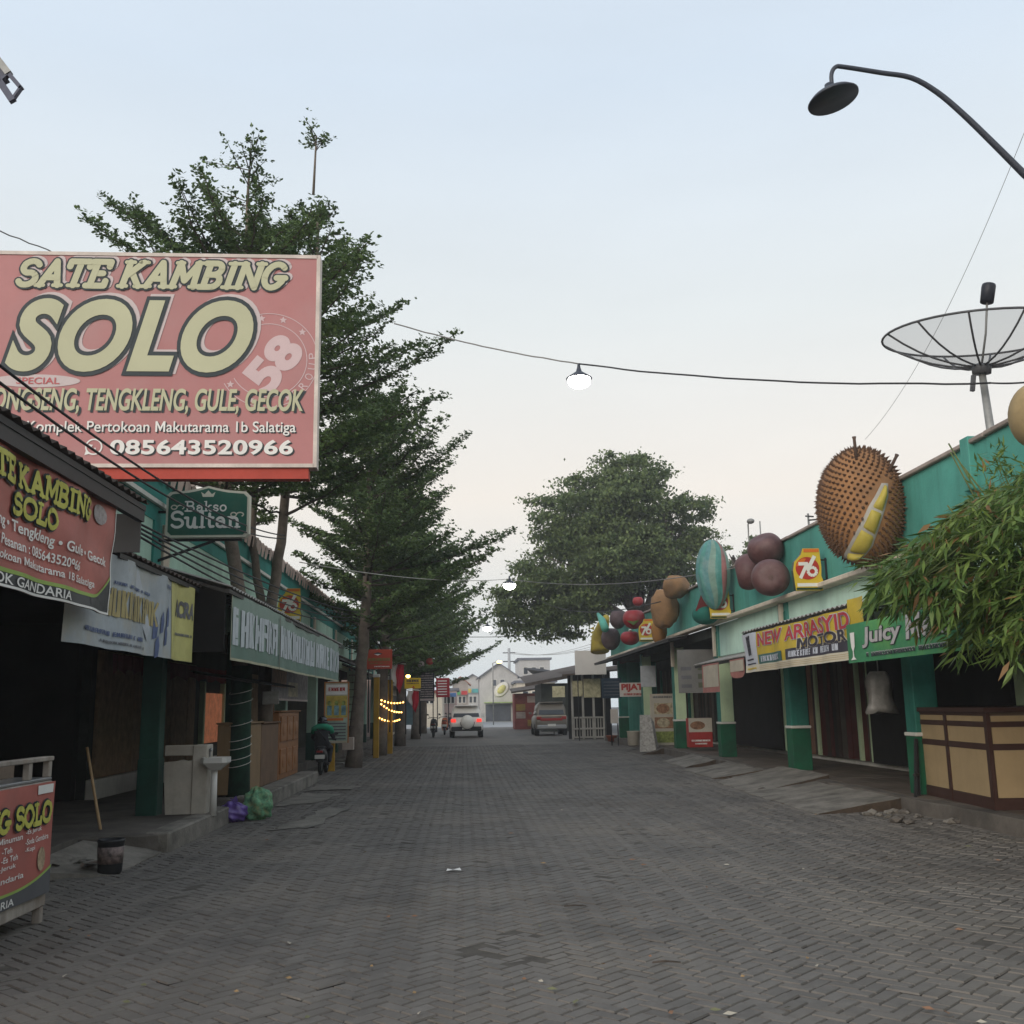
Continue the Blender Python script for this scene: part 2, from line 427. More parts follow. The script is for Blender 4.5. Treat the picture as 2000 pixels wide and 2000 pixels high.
# right pavement
pr = thing('pavement', '', '', (7, 20, 0), kind='structure')
g = MB(); slab(g, [(6.45, 2.5), (8.9, 2.5), (8.9, 47), (6.35, 47), (6.35, 30), (6.2, 18), (6.3, 12)], 0.20, CONC_D, jag=0.03); g.build('platform', pr)
g = MB()
for y0, y1, x0 in ((2.6, 8.4, 6.5), (8.4, 14.3, 6.42), (14.3, 18.6, 6.3), (18.6, 24, 6.25), (24, 31, 6.4), (31, 46.5, 6.4)):
    for x in np.arange(x0+0.12, 8.5, 0.42):
        for y in np.arange(y0, y1-0.2, 0.42):
            g.box(x, min(x+0.41, 8.58), y, y+0.41, 0.19, 0.204+rnd(-0.001, 0.001), TILE)
g.build('floor_tiles', pr, kind='stuff')
EARTH = mat('kerb_earth_brown', (0.075, 0.055, 0.04), rough=.95, var=.35, scale=4, bump=.5)
def ramp(x_top, x_toe, y0, y1, ztop, m, skew=0.0):
    g = MB(); n = 9; k = 5
    vs = []
    for i in range(n+1):
        for j in range(k+1):
            s = j/k; y = y0+(y1-y0)*i/n
            x = x_top+(x_toe-x_top)*s+(rnd(-0.05, 0.05) if j == k else 0)
            vs.append((x, y+skew*s+(rnd(-0.05, 0.05) if i in (0, n) else 0), 0.012+(ztop-0.012)*(1-s)**1.1+rnd(-0.008, 0.008)))
    top = len(vs); vs += [(x, y, -0.02) for x, y, z in vs]
    q = lambda i, j: i*(k+1)+j
    fs = [(q(i, j), q(i, j+1), q(i+1, j+1), q(i+1, j)) for i in range(n) for j in range(k)]
    fe = []
    for j in range(k):
        fe += [(q(0, j), q(0, j)+top, q(0, j+1)+top, q(0, j+1)), (q(n, j), q(n, j+1), q(n, j+1)+top, q(n, j)+top)]
    for i in range(n): fs.append((q(i, k), q(i, k)+top, q(i+1, k)+top, q(i+1, k)))
    g.add(vs, fs, m); g.add(vs, fe, EARTH); return g.build('ramp', pr)
ramp(6.34, 4.95, 14.9, 18.7, 0.19, CONC, -.25); ramp(6.5, 5.05, 18.5, 21.3, 0.27, CONC, -.2); ramp(6.3, 5.25, 21.7, 24.8, 0.19, CONC, .2)
ramp(6.4, 5.5, 26, 29, 0.2, CONC); ramp(6.4, 5.6, 33, 36, 0.2, CONC_D)
g = MB()
for i in range(46):     # broken kerb rubble between the ramps
    if i < 22: x, y = rnd(5.5, 6.3), rnd(13.2, 14.7)
    elif i < 36: x, y = rnd(5.2, 5.9), rnd(18.3, 19.3)
    else: x, y = rnd(5.4, 6.1), rnd(21.1, 22.2)
    s = rnd(0.03, 0.11); bm = bmesh.new(); bmesh.ops.create_icosphere(bm, subdivisions=1, radius=s)
    for v in bm.verts: v.co *= rnd(0.7, 1.2); v.co.z *= 0.5
    g.bm(bm, CONC if i % 3 else CONC_D, mtx=Matrix.Translation((x, y, s*0.25)))
g.build('rubble', pr, kind='stuff')
# left platforms
pl = thing('pavement', '', '', (-4, 18, 0), kind='structure')
g = MB(); slab(g, [(-8.4, 4), (-4.3, 4), (-4.25, 12.0), (-3.36, 12.3), (-3.5, 15.5), (-3.95, 15.7), (-3.95, 16.9), (-3.25, 17.0), (-3.36, 23.6), (-4.2, 23.8), (-4.2, 60), (-8.4, 60)], 0.21, CONC_D, jag=0.02); g.build('platform', pl)
g = MB(); g.bbox(-3.62, -3.22, 17.0, 23.55, -0.02, 0.235, CONC, 0.02); g.build('kerb', pl)
g = MB(); g.bbox(-3.62, -3.34, 12.25, 15.45, -0.02, 0.225, CONC, 0.02); g.build('kerb', pl)
g = MB(); g.add([(-4.3, 10.4, 0.10), (-3.45, 10.7, 0.0), (-3.4, 12.2, 0.02), (-4.2, 12.28, 0.2), (-4.3, 10.4, -0.03), (-3.45, 10.7, -0.03), (-3.4, 12.2, -0.03), (-4.2, 12.28, -0.03)],
      [(0, 1, 2, 3), (0, 4, 5, 1), (1, 5, 6, 2)], CONC); g.build('ramp', pl)
# thin cement patches smeared over the blocks on the left
CEM = mat('cement_smear', (0.19, 0.175, 0.15), rough=.9, var=.3, scale=3, bump=.4, dirt=(.10, .095, .085), dirt_amt=.8)
for i, pts in enumerate((((-2.6, 14.2), (-2.05, 14.4), (-1.85, 17.0), (-2.2, 17.4), (-2.35, 15.4)), ((-3.15, 17.6), (-2.5, 18.2), (-2.3, 20.0), (-3.1, 20.4)), ((-3.1, 20.9), (-2.2, 21.2), (-2.1, 21.8), (-3.1, 22.6)))):
    g = MB(); P = []
    for k in range(len(pts)):
        a, b = pts[k], pts[(k+1) % len(pts)]
        for t in (0, .2, .4, .6, .8): P.append((a[0]+(b[0]-a[0])*t+rnd(-.07, .07), a[1]+(b[1]-a[1])*t+rnd(-.1, .1), 0.011))
    g.poly(P, CEM); g.build('cement_patch', road)
# ------------------------------------------------------------------ arcade of shops on the right
TEAL = mat('teal_wall_paint', (0.075, 0.285, 0.235), rough=0.75, var=0.18, scale=0.8, streak=0.65, bump=0.25, dirt=(0.11, 0.35, 0.30), dirt_amt=0.6)
TEAL_D = mat('teal_column_paint', (0.024, 0.155, 0.12), rough=0.6, var=0.25, scale=2, streak=0.45)
GREEN_D = mat('deep_green_paint', (0.010, 0.098, 0.048), rough=0.55, var=0.25, scale=2, dirt=(0.025, 0.045, 0.035), dirt_amt=0.7)
MINT = mat('mint_wall_paint', (0.58, 0.80, 0.69), rough=0.75, var=0.09, scale=0.9, streak=0.25, dirt=(0.40, 0.58, 0.48), dirt_amt=0.35)
MINT_Y = mat('pale_lime_paint', (0.50, 0.62, 0.40), rough=0.7, var=0.1, scale=2, streak=0.15)
CREAM = mat('cream_trim', (0.60, 0.52, 0.42), rough=0.8, var=0.15, scale=2, streak=0.3)
COPE = mat('coping_cement', (0.30, 0.25, 0.22), rough=0.9, var=0.35, scale=1.5)
DARK = mat('shade_black', (0.014, 0.013, 0.013), rough=0.9, var=0.4, scale=1.5)  # near-black colour supplies the gloom of shop interiors; also on dark boards
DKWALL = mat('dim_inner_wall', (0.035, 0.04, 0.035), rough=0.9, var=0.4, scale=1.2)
ROOF = mat('roof_sheet', (0.16, 0.14, 0.13), rough=0.8, var=0.3, scale=1.0, streak=0.3)
ZINC = mat('zinc_sheet', (0.30, 0.29, 0.27), rough=0.55, var=0.25, scale=2, dirt=(0.14, 0.09, 0.06), dirt_amt=0.6)
BLACKM = mat('black_steel', (0.02, 0.02, 0.022), rough=0.5, var=0.2, scale=5)
WOODS = [mat('plank_%s' % n, c, rough=0.75, var=0.3, scale=3, streak=0.4) for n, c in (('umber', (0.055, 0.034, 0.024)), ('oxblood', (0.10, 0.022, 0.018)), ('tar', (0.022, 0.017, 0.014)), ('ash', (0.085, 0.07, 0.055)), ('salmon', (0.26, 0.13, 0.08)))]
RB = thing('arcade_building', 'long teal and mint shop arcade carrying the fruit sculptures along the right kerb', 'building', (7.5, 24, 0.2))
Y0, Y1 = 2.0, 46.0
CY = [9.4, 15.2, 21.0, 26.8, 32.5, 38.3, 44.1]
g = MB(); g.box(6.62, 6.86, Y0, Y1, 3.66, 4.80, TEAL); g.build('parapet_wall', RB)
g = MB()
y = Y0
while y < Y1:
    n = min(y+rnd(1.5, 2.6), Y1); dz = rnd(-0.012, 0.015)
    g.bbox(6.56+rnd(-.015, .015), 6.98, y, n-0.01, 4.80+dz, 4.86+dz, COPE, 0.012); y = n
g.build('coping', RB)
g = MB(); g.bbox(6.40, 6.66, Y0, Y1, 3.57, 3.66, CREAM, 0.015); g.build('cornice', RB)
g = MB(); g.box(6.66, 6.82, Y0, 26.6, 2.75, 3.57, MINT); g.build('fascia', RB)
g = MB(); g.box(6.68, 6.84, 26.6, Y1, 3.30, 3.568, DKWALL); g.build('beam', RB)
for i, y in enumerate(CY):
    g = MB(); g.bbox(6.62, 6.98, y-0.17, y+0.17, 0.2, 3.4, TEAL_D, 0.012); col = g.build('column', RB)
    g = MB(); g.bbox(6.605, 6.995, y-0.185, y+0.185, 0.2, 1.03, GREEN_D, 0.012); g.build('plinth', col)
    g = MB(); g.bbox(6.59, 7.01, y-0.20, y+0.20, 1.03, 1.085, WHITE_P, 0.01); g.build('ring', col)
    if y > 24 and y < 40:
        g = MB(); g.box(6.635, 6.965, y-0.178, y-0.171, 1.09, 3.35, MINT_Y); g.build('face', col)
    if y < 27:
        g = MB(); g.box(6.640, 6.662, y-0.34, y+0.34, 2.76, 3.565, TEAL); g.build('pilaster', RB)
        g = MB(); g.bbox(6.56, 6.638, y-0.09, y+0.06, 2.76, 3.565, CREAM, 0.01); g.build('downpipe', RB)
    elif y < 33:
        g = MB(); g.bbox(6.50, 6.60, y-0.5, y-0.38, 2.7, 3.56, CREAM, 0.01); g.build('downpipe', RB)
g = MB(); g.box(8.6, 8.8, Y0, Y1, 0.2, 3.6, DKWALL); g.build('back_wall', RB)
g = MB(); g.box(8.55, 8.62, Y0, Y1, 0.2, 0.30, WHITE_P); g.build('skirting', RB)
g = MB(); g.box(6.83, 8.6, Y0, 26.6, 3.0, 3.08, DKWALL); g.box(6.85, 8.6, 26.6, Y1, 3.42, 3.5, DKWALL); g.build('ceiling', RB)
g = MB(); g.add([(6.87, Y0, 4.55), (6.87, Y1, 4.55), (13.5, Y1, 5.6), (13.5, Y0, 5.6), (6.87, Y0, 4.45), (6.87, Y1, 4.45), (13.5, Y1, 5.5), (13.5, Y0, 5.5)],
                [(0, 1, 2, 3), (7, 6, 5, 4), (0, 3, 7, 4), (1, 5, 6, 2), (2, 6, 7, 3)], ROOF); g.build('roof', RB)
g = MB(); g.box(6.9, 13.5, Y1-0.2, Y1-0.02, 0.2, 4.44, TEAL); g.build('end_wall', RB)
# shop fronts behind the columns: boards that close each shop
for b, (ya, yb) in enumerate(zip([3.6]+CY[:-1], CY)):
    y = ya+0.3; k = 0
    if 15 < ya < 16 or 26 < ya < 27:      # open shop bay: a solid black panel stands in for its inner shade
        g = MB(); g.box(8.35, 8.56, ya+0.3, yb+0.1, 0.31, 2.95, DARK); g.build('opening_shade_panel', RB)
        g = MB(); g.bbox(8.40, 8.56, ya+0.02, ya+0.28, 0.31, 2.95, MINT_Y, 0.01); g.build('door_frame', RB)
        continue
    sh = None
    while y < yb-0.5:
        wd = rnd(0.2, 0.34)
        m = WOODS[random.choice((0, 0, 1, 2, 2, 3))]
        if 20 < ya < 22: m = WOODS[4] if abs(y-25.0) < .16 else WOODS[1] if abs(y-23.6) < .16 or abs(y-22.6) < .16 else m
        d = rnd(0, 0.03)
        g = MB(); g.bbox(8.47-d, 8.54-d, y, y+wd-0.012, 0.31, 2.95, m, 0.006); g.build('plank', RB)
        y += wd; k += 1
    for yy in (ya+0.15, yb-0.35)+((24.4, 21.8, 26.9) if 20 < ya < 22 else ()):
        g = MB(); g.bbox(8.38, 8.54, yy, yy+0.12, 0.31, 2.95, MINT_Y if b % 2 or 20 < ya < 22 else TEAL_D, 0.01); g.build('door_frame', RB)

# small lean-to awnings fixed to the fascia
def corr_sheet(mb, p00, p01, p10, p11, m, n=40, amp=0.018, th=0.004):
    """corrugated sheet: p00-p01 the wall edge, p10-p11 the eaves edge; ribs run from wall to eaves"""
    p00, p01, p10, p11 = map(Vector, (p00, p01, p10, p11)); nn = (p01-p00).cross(p10-p00).normalized()
    if nn.z < 0: nn = -nn
    vs = []
    for i in range(n*4+1):
        t = i/(n*4); h = amp*math.sin(i*math.pi/2)
        for a, b in ((p00, p01), (p10, p11)): vs.append(a.lerp(b, t)+nn*h)
        for a, b in ((p00, p01), (p10, p11)): vs.append(a.lerp(b, t)+nn*(h-th))
    fs = []
    for i in range(n*4):
        o = i*4; fs += [(o, o+1, o+5, o+4), (o+2, o+6, o+7, o+3), (o+1, o+3, o+7, o+5), (o, o+4, o+6, o+2)]
    mb.add(vs, fs, m, True)
def awning(name, label, X0, z0, X1, z1, ya, yb, m, group=None, n=30, rail=BLACKM, posts=()):
    t = thing(name, label, 'awning', ((X0+X1)/2, (ya+yb)/2, z1), group)
    g = MB(); corr_sheet(g, (X0, ya, z0), (X0, yb, z0), (X1, ya, z1), (X1, yb, z1), m, n); g.build('sheet', t)
    g = MB(); dx = 0.05 if X1 > X0 else -0.05
    g.beam((X1-dx, ya, z1-0.05), (X1-dx, yb, z1-0.05), 0.04, 0.05, rail); g.build('front_rail', t)
    k = max(2, int(abs(yb-ya)/1.4)+1)
    for i in range(k):
        y = ya+0.1+(yb-ya-0.2)*i/(k-1)
        g = MB(); g.beam((X0, y, z0-0.05), (X1-dx, y, z1-0.06), 0.035, 0.04, rail); g.build('rafter', t)
    return t
awning('awning', 'thin zinc awning above the yellow motor workshop banner', 6.64, 3.02, 5.55, 2.93, 14.3, 20.3, ZINC)
awning('awning', 'thin zinc awning above the green drinks banner behind the bamboo', 6.64, 2.86, 5.55, 2.60, 8.2, 14.2, ZINC)
awning('awning', 'short sagging zinc awning over two small pink pennants', 6.64, 2.72, 5.75, 2.50, 20.6, 25.6, ZINC)
t = awning('awning', 'long sloping canopy edge running down the far end of the right arcade', 6.55, 3.52, 5.9, 3.42, 29.5, 46.5, ROOF, n=60)
# ------------------------------------------------------------------ shop row on the left
MINT_L = mat('faded_mint_wall', (0.40, 0.58, 0.47), rough=0.8, var=0.12, scale=0.8, streak=0.3, dirt=(0.22, 0.30, 0.24), dirt_amt=0.6)
TEAL_L = mat('old_teal_wall', (0.035, 0.21, 0.18), rough=0.8, var=0.2, scale=0.9, streak=0.35)
TERRA = mat('roof_tile_pinkish', (0.45, 0.35, 0.30), rough=0.85, var=0.3, scale=3)
RUST = mat('rusty_zinc', (0.085, 0.065, 0.055), rough=0.75, var=0.35, scale=2, dirt=(0.04, 0.03, 0.026), dirt_amt=0.7)
BAMB = mat('woven_panel', (0.27, 0.18, 0.105), rough=0.8, var=0.3, scale=6, streak=0.5)
PLY = mat('plywood_tan', (0.26, 0.17, 0.09), rough=0.7, var=0.15, scale=3, streak=0.25)
ORANGE_W = mat('varnished_orange_wood', (0.30, 0.13, 0.05), rough=0.5, var=0.2, scale=5, streak=0.3)
LB = thing('shop_row', 'low mint and teal shop row with tiled eaves behind the awnings on the left', 'building', (-5.2, 28, 0.2))
XF = -4.3
COL_L = mat('old_column_green', (0.012, 0.06, 0.042), rough=.6, var=.3, scale=2, streak=.4)
LC = [14.5, 19.5, 24.5, 29.5, 34.5, 39.5, 44.5, 49.5]
g = MB(); g.box(XF-0.2, XF, 11.4, 52, 3.0, 4.42, MINT_L); g.build('upper_wall', LB)
g = MB(); g.box(XF-0.22, XF+0.02, 11.4, 52, 4.42, 4.98, TEAL_L); g.build('parapet_wall', LB)
g = MB(); g.box(XF+0.022, XF+0.075, 11.4, 52, 4.42, 4.48, WHITE_P); g.build('trim', LB)
g = MB(); g.box(XF+0.004, XF+0.012, 11.4, 52, 4.20, 4.416, TEAL_L); g.build('trim_band', LB)
for i, y in enumerate(np.arange(13.2, 51.5, 0.36)):
    g = MB(); a = rnd(-0.02, 0.02)
    g.add([(XF-0.5, y, 5.14), (XF-0.5, y+0.33, 5.14), (XF+0.13+a, y, 4.99), (XF+0.13+a, y+0.33, 4.99), (XF+0.13+a, y+0.16, 5.05), (XF-0.5, y+0.16, 5.2),
           (XF+0.10+a, y+0.06, 4.78+a), (XF+0.10+a, y+0.27, 4.78+a)],
          [(0, 2, 4, 5), (5, 4, 3, 1), (2, 6, 7, 3, 4)], TERRA); g.build('roof_tile', LB)
g = MB(); g.add([(XF-0.3, 11.4, 5.06), (XF-0.3, 52, 5.06), (-9.5, 52, 6.6), (-9.5, 11.4, 6.6), (XF-0.3, 11.4, 4.96), (XF-0.3, 52, 4.96), (-9.5, 52, 6.5), (-9.5, 11.4, 6.5)],
                [(0, 1, 2, 3), (7, 6, 5, 4), (0, 3, 7, 4), (1, 5, 6, 2)], ROOF); g.build('roof', LB)
for i, y in enumerate(LC):
    g = MB(); g.bbox(-4.37, -4.11, y-0.13, y+0.13, 0.2, 3.0, COL_L if y < 24 else MINT_L, 0.012); col = g.build('column', LB)
    g = MB(); g.bbox(-4.38, -4.10, y-0.14, y+0.14, 0.2, 0.95, COL_L, 0.01); g.build('plinth', col)
    g = MB(); g.box(XF+0.001, XF+0.035, y-0.25, y+0.1, 3.0, 4.195, TEAL_L); g.build('pilaster', LB)
    g = MB(); g.bbox(XF+0.001, XF+0.07, y+0.12, y+0.42, 3.0, 4.195, CREAM, 0.01); g.build('pilaster', LB)
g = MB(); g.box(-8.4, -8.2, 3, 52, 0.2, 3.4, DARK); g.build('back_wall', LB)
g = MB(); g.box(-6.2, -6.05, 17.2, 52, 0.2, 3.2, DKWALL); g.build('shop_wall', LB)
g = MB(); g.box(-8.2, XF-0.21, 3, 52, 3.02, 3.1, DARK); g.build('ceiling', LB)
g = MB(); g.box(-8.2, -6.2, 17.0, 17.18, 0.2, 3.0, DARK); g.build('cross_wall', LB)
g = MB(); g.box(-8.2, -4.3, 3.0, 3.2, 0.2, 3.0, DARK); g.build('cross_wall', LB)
g = MB(); g.bbox(-6.05, -5.9, 17.2, 30, 0.2, 0.52, WHITE_P, 0.01); g.build('ledge', LB)
for y in np.arange(17.4, 23.0, 0.62):
    g = MB(); g.bbox(-6.04, -5.98-rnd(0, .02), y, y+0.6, 0.53, 2.6, BAMB, 0.006); g.build('panel', LB)
for y in np.arange(26.6, 33.0, 0.62):
    g = MB(); g.bbox(-6.04, -5.98, y, y+0.6, 0.53, 2.6, BAMB, 0.006); g.build('panel', LB)
# lit window deep under the awning
GLOW = mat('amber_lit_curtain', (0.4, 0.14, 0.07), emit=0.22, emit_col=(0.62, 0.22, 0.11), var=0.75, scale=4)
wn = MB(); wn.box(-6.03, -5.99, 24.3, 26.2, 0.85, 2.0, GLOW); wo_ = wn.build('window', LB)
for (a, b, c, d) in ((24.18, 24.3, 0.65, 2.25), (26.2, 26.32, 0.65, 2.25)):
    g = MB(); g.bbox(-6.05, -5.93, a, b, c, d, MINT_Y, 0.005); g.build('jamb', wo_)
RED_D = mat('dark_red_valance', (0.13, 0.02, 0.022), rough=0.9, var=0.25, scale=4)
for ya, yb in ((17.6, 20.4), (21.0, 26.5)):
    g = MB(); n = 24; v = []
    for i in range(n+1):
        y = ya+(yb-ya)*i/n; v += [(-5.86+0.02*math.sin(i*1.7), y, 2.55), (-5.84+0.03*math.sin(i*1.7), y, 2.2+0.10*abs(math.sin(i*0.65)))]
    g.add(v, [(2*i, 2*i+1, 2*i+3, 2*i+2) for i in range(n)], RED_D); g.build('valance', LB)

# awnings over the left shops
near_aw = awning('awning', 'rusty corrugated awning whose ragged edge covers the foot of the big billboard', XF, 4.05, -2.98, 3.52, 2.5, 9.75, RUST, n=44)
g = MB(); g.beam((-3.05, 2.5, 3.40), (-3.05, 9.75, 3.40), 0.06, 0.12, BLACKM); g.build('gutter', near_aw)
g = MB(); g.box(-4.28, -3.05, 9.73, 9.76, 3.05, 3.42, BLACKM); g.build('end_board', near_aw)
awning('awning', 'thin dark awning holding the pale blue and yellow shop banner', XF, 3.40, -3.25, 3.10, 9.9, 12.9, RUST, n=18)
a2 = awning('awning', 'long zinc awning above the grey green shop banner, a tree trunk through it', XF, 3.52, -2.9, 3.10, 13.0, 25.2, ZINC, n=70)
g = MB(); g.box(-4.2, -3.0, 13.1, 13.15, 2.3, 3.1, DARK); g.build('end_board', a2)
g = MB(); g.box(-4.28, -3.0, 25.0, 25.05, 2.6, 3.1, DARK); g.build('end_board', a2)
awning('awning', 'small dark zinc awning beyond the grey green banner, beside the ringed trunk', XF, 3.3, -3.1, 2.9, 26.5, 36.0, RUST, n=40)
awning('awning', 'far rusty awning deep down the left row behind the red sign', XF, 3.2, -3.3, 2.8, 37, 50.0, RUST, n=40)
# ------------------------------------------------------------------ lettering drawn from strokes (slab serif), and signs
def arc(cx, cy, rx, ry, a0, a1, n=10): return [(cx+rx*math.cos(R(a0+(a1-a0)*i/n)), cy+ry*math.sin(R(a0+(a1-a0)*i/n))) for i in range(n+1)]
S_ = arc(.36, .74, .29, .25, 25, 250, 10)+arc(.36, .26, .31, .26, 75, -155, 10)
SLAB = {   # width, strokes, horizontal serif bars (x, y, half length)
 'S': (.74, [S_], []),
 'A': (.92, [[(.12, 0), (.46, 1), (.80, 0)], [(.24, .32), (.68, .32)]], [(.12, 0, .15), (.80, 0, .15)]),
 'T': (.84, [[(.42, 0), (.42, 1)], [(.04, .78), (.04, 1), (.80, 1), (.80, .78)]], [(.42, 0, .20)]),
 'E': (.78, [[(.16, 0), (.16, 1)], [(0, 1), (.66, 1), (.66, .8)], [(.16, .52), (.5, .52)], [(0, 0), (.70, 0), (.70, .2)]], []),
 'K': (.90, [[(.16, 0), (.16, 1)], [(.16, .40), (.68, 1)], [(.34, .58), (.76, 0)]], [(.16, 0, .16), (.16, 1, .16), (.70, 1, .15), (.78, 0, .15)]),
 'M': (1.12, [[(.14, 0), (.18, 1), (.54, .25), (.90, 1), (.96, 0)]], [(.12, 0, .15), (.16, 1, .13), (.92, 1, .13), (.97, 0, .15)]),
 'B': (.84, [[(.16, 0), (.16, 1)], [(0, 1), (.4, 1)]+arc(.42, .76, .24, .24, 90, -90, 6)+[(.16, .52)], [(0, 0), (.4, 0)]+arc(.44, .26, .28, .26, -90, 90, 6)], []),
 'I': (.40, [[(.2, 0), (.2, 1)]], [(.2, 0, .19), (.2, 1, .19)]),
 'N': (.98, [[(.16, 0), (.16, 1), (.80, 0), (.80, 1)]], [(.16, 0, .16), (.12, 1, .14), (.80, 1, .16)]),
 'G': (.88, [arc(.42, .5, .38, .5, 45, 330, 14)+[(.78, .40)], [(.52, .42), (.86, .42)]], []),
 'O': (.92, [arc(.44, .5, .40, .5, 0, 360, 18)], []),
 'L': (.76, [[(.18, 0), (.18, 1)], [(0, 0), (.68, 0), (.68, .25)]], [(.18, 1, .18)]),
 'a': (.62, [arc(.26, .34, .2, .26, 150, 30, 5)+[(.46, .40), (.46, .02), (.58, .02)], arc(.27, .18, .19, .17, 80, 360, 9)], []),
 'k': (.66, [[(.14, 0), (.14, 1)], [(.14, .25), (.46, .6)], [(.24, .36), (.52, 0)]], [(.14, 0, .13), (.08, 1, .08), (.48, .6, .10), (.54, 0, .11)]),
 's': (.50, [arc(.22, .45, .17, .15, 20, 250, 7)+arc(.22, .15, .18, .15, 70, -160, 7)], []),
 'o': (.58, [arc(.27, .3, .23, .30, 0, 360, 14)], []),
 'u': (.72, [[(.0, .6), (.14, .6), (.14, .22)]+arc(.30, .18, .16, .18, 180, 340, 6)+[(.52, .6)], [(.52, .6), (.52, 0), (.66, 0)]], []),
 'l': (.34, [[(.04, 1), (.16, 1), (.16, 0)]], [(.16, 0, .14)]),
 't': (.44, [[(.16, .85), (.16, .16), (.22, .02), (.38, .04)], [(0, .6), (.36, .6)]], []),
 'n': (.74, [[(.02, .6), (.14, .6), (.14, 0)], [(.14, .42)]+arc(.32, .42, .2, .18, 150, 0, 6)+[(.52, 0)]], [(.14, 0, .12), (.54, 0, .12)]),
 ' ': (.35, [], []),
}
def slab_text(P, mb, t, u0, u1, v0, v1, m, wd=0.16, d=0.006, shear=0.0, grow=0.0, tilt=0.0):
    tot = sum(SLAB[c][0] for c in t)+0.06*(len(t)-1); H = v1-v0; k = (u1-u0)/tot; x = 0; lv = [0]
    W = wd*H+2*grow; sq = 1.0
    def put(pts):
        lv[0] = (lv[0]+1) % 13; dd = d+lv[0]*0.0004
        mb.poly([P.P(a, b, dd) for a, b in pts], m)
    def tr(p): 
        yy = p[1]*(H-wd*H)+wd*H/2
        uu = u0+(x+p[0])*k+shear*yy
        return (uu, v0+yy+tilt*(uu-u0))
    def seg(a, b, w_):
        dx, dy = b[0]-a[0], b[1]-a[1]; l = math.hypot(dx, dy)
        if l < 1e-6: return
        nx, ny = -dy/l*w_/2, dx/l*w_/2
        put([(a[0]-nx, a[1]-ny), (b[0]-nx, b[1]-ny), (b[0]+nx, b[1]+ny), (a[0]+nx, a[1]+ny)])
    def dot(p, r): put([(p[0]+r*math.cos(2*math.pi*i/10), p[1]+r*math.sin(2*math.pi*i/10)) for i in range(10)])
    for c in t:
        w_, strokes, ser = SLAB[c]
        for s in strokes:
            q = [tr(p) for p in s]
            for a, b in zip(q, q[1:]): seg(a, b, W); dot(a, W/2)
            dot(q[-1], W/2)
        for sx, sy, hl in ser:
            a, b = tr((sx-hl, sy)), tr((sx+hl, sy)); a = (a[0], tr((sx, sy))[1]); b = (b[0], a[1]); seg(a, b, W*0.62+grow*0.8); dot(a, (W*0.62+grow*0.8)/2); dot(b, (W*0.62+grow*0.8)/2)
        x += w_+0.06
def scrib(P, mb, u0, u1, v0, v1, m, n, d=0.007, seed=1):
    """worn lettering too faded to read: crowded uneven strokes"""
    r = random.Random(seed); w_ = (u1-u0)/n; H = v1-v0
    for i in range(n):
        if n > 12 and r.random() < 0.10: continue
        a = u0+i*w_+w_*r.uniform(0, .08); b = u0+(i+1)*w_-w_*r.uniform(.02, .12); t = w_*r.uniform(.28, .42); k = r.randrange(6)
        def q(pts, j): P.poly(mb, [(a+(b-a)*x, v0+H*y) for x, y in pts], m, d+0.0005*j)
        tt = t/(b-a); jt = lambda: r.uniform(-.04, .04)
        q([(0, jt()), (tt, 0), (tt, 1+jt()), (0, 1)], 0)
        if k in (0, 1, 4): q([(1-tt, jt()), (1, 0), (1, 1+jt()), (1-tt, .96)], 1)
        if k in (2, 5): q([(tt, .62), (1-tt*.8, 1), (1, .95), (tt, .42)], 1); q([(tt*.8, .55), (1-tt, 0), (1, .03), (tt, .66)], 3)
        if k in (0, 3): q([(tt, .82), (1-tt*.5, .82), (1-tt*.5, 1), (tt, 1)], 2)
        if k in (0, 1, 3): q([(tt, .42), (1-tt*.6, .42), (1-tt*.6, .58), (tt, .58)], 3)
        if k in (3, 4): q([(tt, 0), (1-tt*.4, 0), (1-tt*.4, .17), (tt, .17)], 4)
        if r.random() < .5: q([(tt*.9, .2), (tt*1.7, .2), (tt*1.7, .75), (tt*.9, .75)], 5)
def plane_uv(P, px, py):
    d = ray(px, py); t = (P.O-CAM).dot(P.N)/d.dot(P.N); q = CAM+d*t-P.O
    return q.dot(P.U)/P.U.length_squared, q.dot(P.V)/P.V.length_squared
def pbox(P, x0, y0, x1, y1):
    a = plane_uv(P, x0, y1); b = plane_uv(P, x1, y0); return a[0], b[0], a[1], b[1]

INK = mat('sign_ink_dark', (0.035, 0.045, 0.05), rough=0.6, var=0.1, scale=4)
WHT = mat('sign_white', (0.76, 0.74, 0.70), rough=0.6, var=0.06, scale=3)
WHT_F = mat('sign_faded_white', (0.55, 0.46, 0.45), rough=0.6, var=0.06, scale=3)
# --- large billboard
YR = 11.25
rt, rb = gy(621, 504, YR), gy(613, 908, YR)
lo, hi = 9.0, 12.5
for _ in range(40):
    mid = (lo+hi)/2
    if gy(0, 495, mid).z < rt.z: lo = mid
    else: hi = mid
lt = gy(0, 495, lo)
U = Vector((rt.x-lt.x, YR-lo, 0)).normalized(); P = Panel(Vector((lt.x, lo, rb.z)), U, (0, 0, 1))
Wb = (rt.x-lt.x)/U.x; Hb = rt.z-rb.z; uL = -0.62
PINK = mat('billboard_faded_red', (0.43, 0.185, 0.18), rough=0.55, var=0.07, scale=0.7, streak=0.10, dirt=(0.41, 0.25, 0.24), dirt_amt=0.5)
PEACH = mat('letter_cream_fade', (0.48, 0.47, 0.31), rough=0.6, var=0.06, scale=1.0)
BILL = thing('billboard', 'large faded red billboard with cream lettering standing over the left awnings', 'billboard', P.P(0, 0)-Vector((0, 0, P.P(0, 0).z)))
g = MB(); P.rect(g, uL, Wb, 0, Hb, PINK, 0.0, 1, 1)
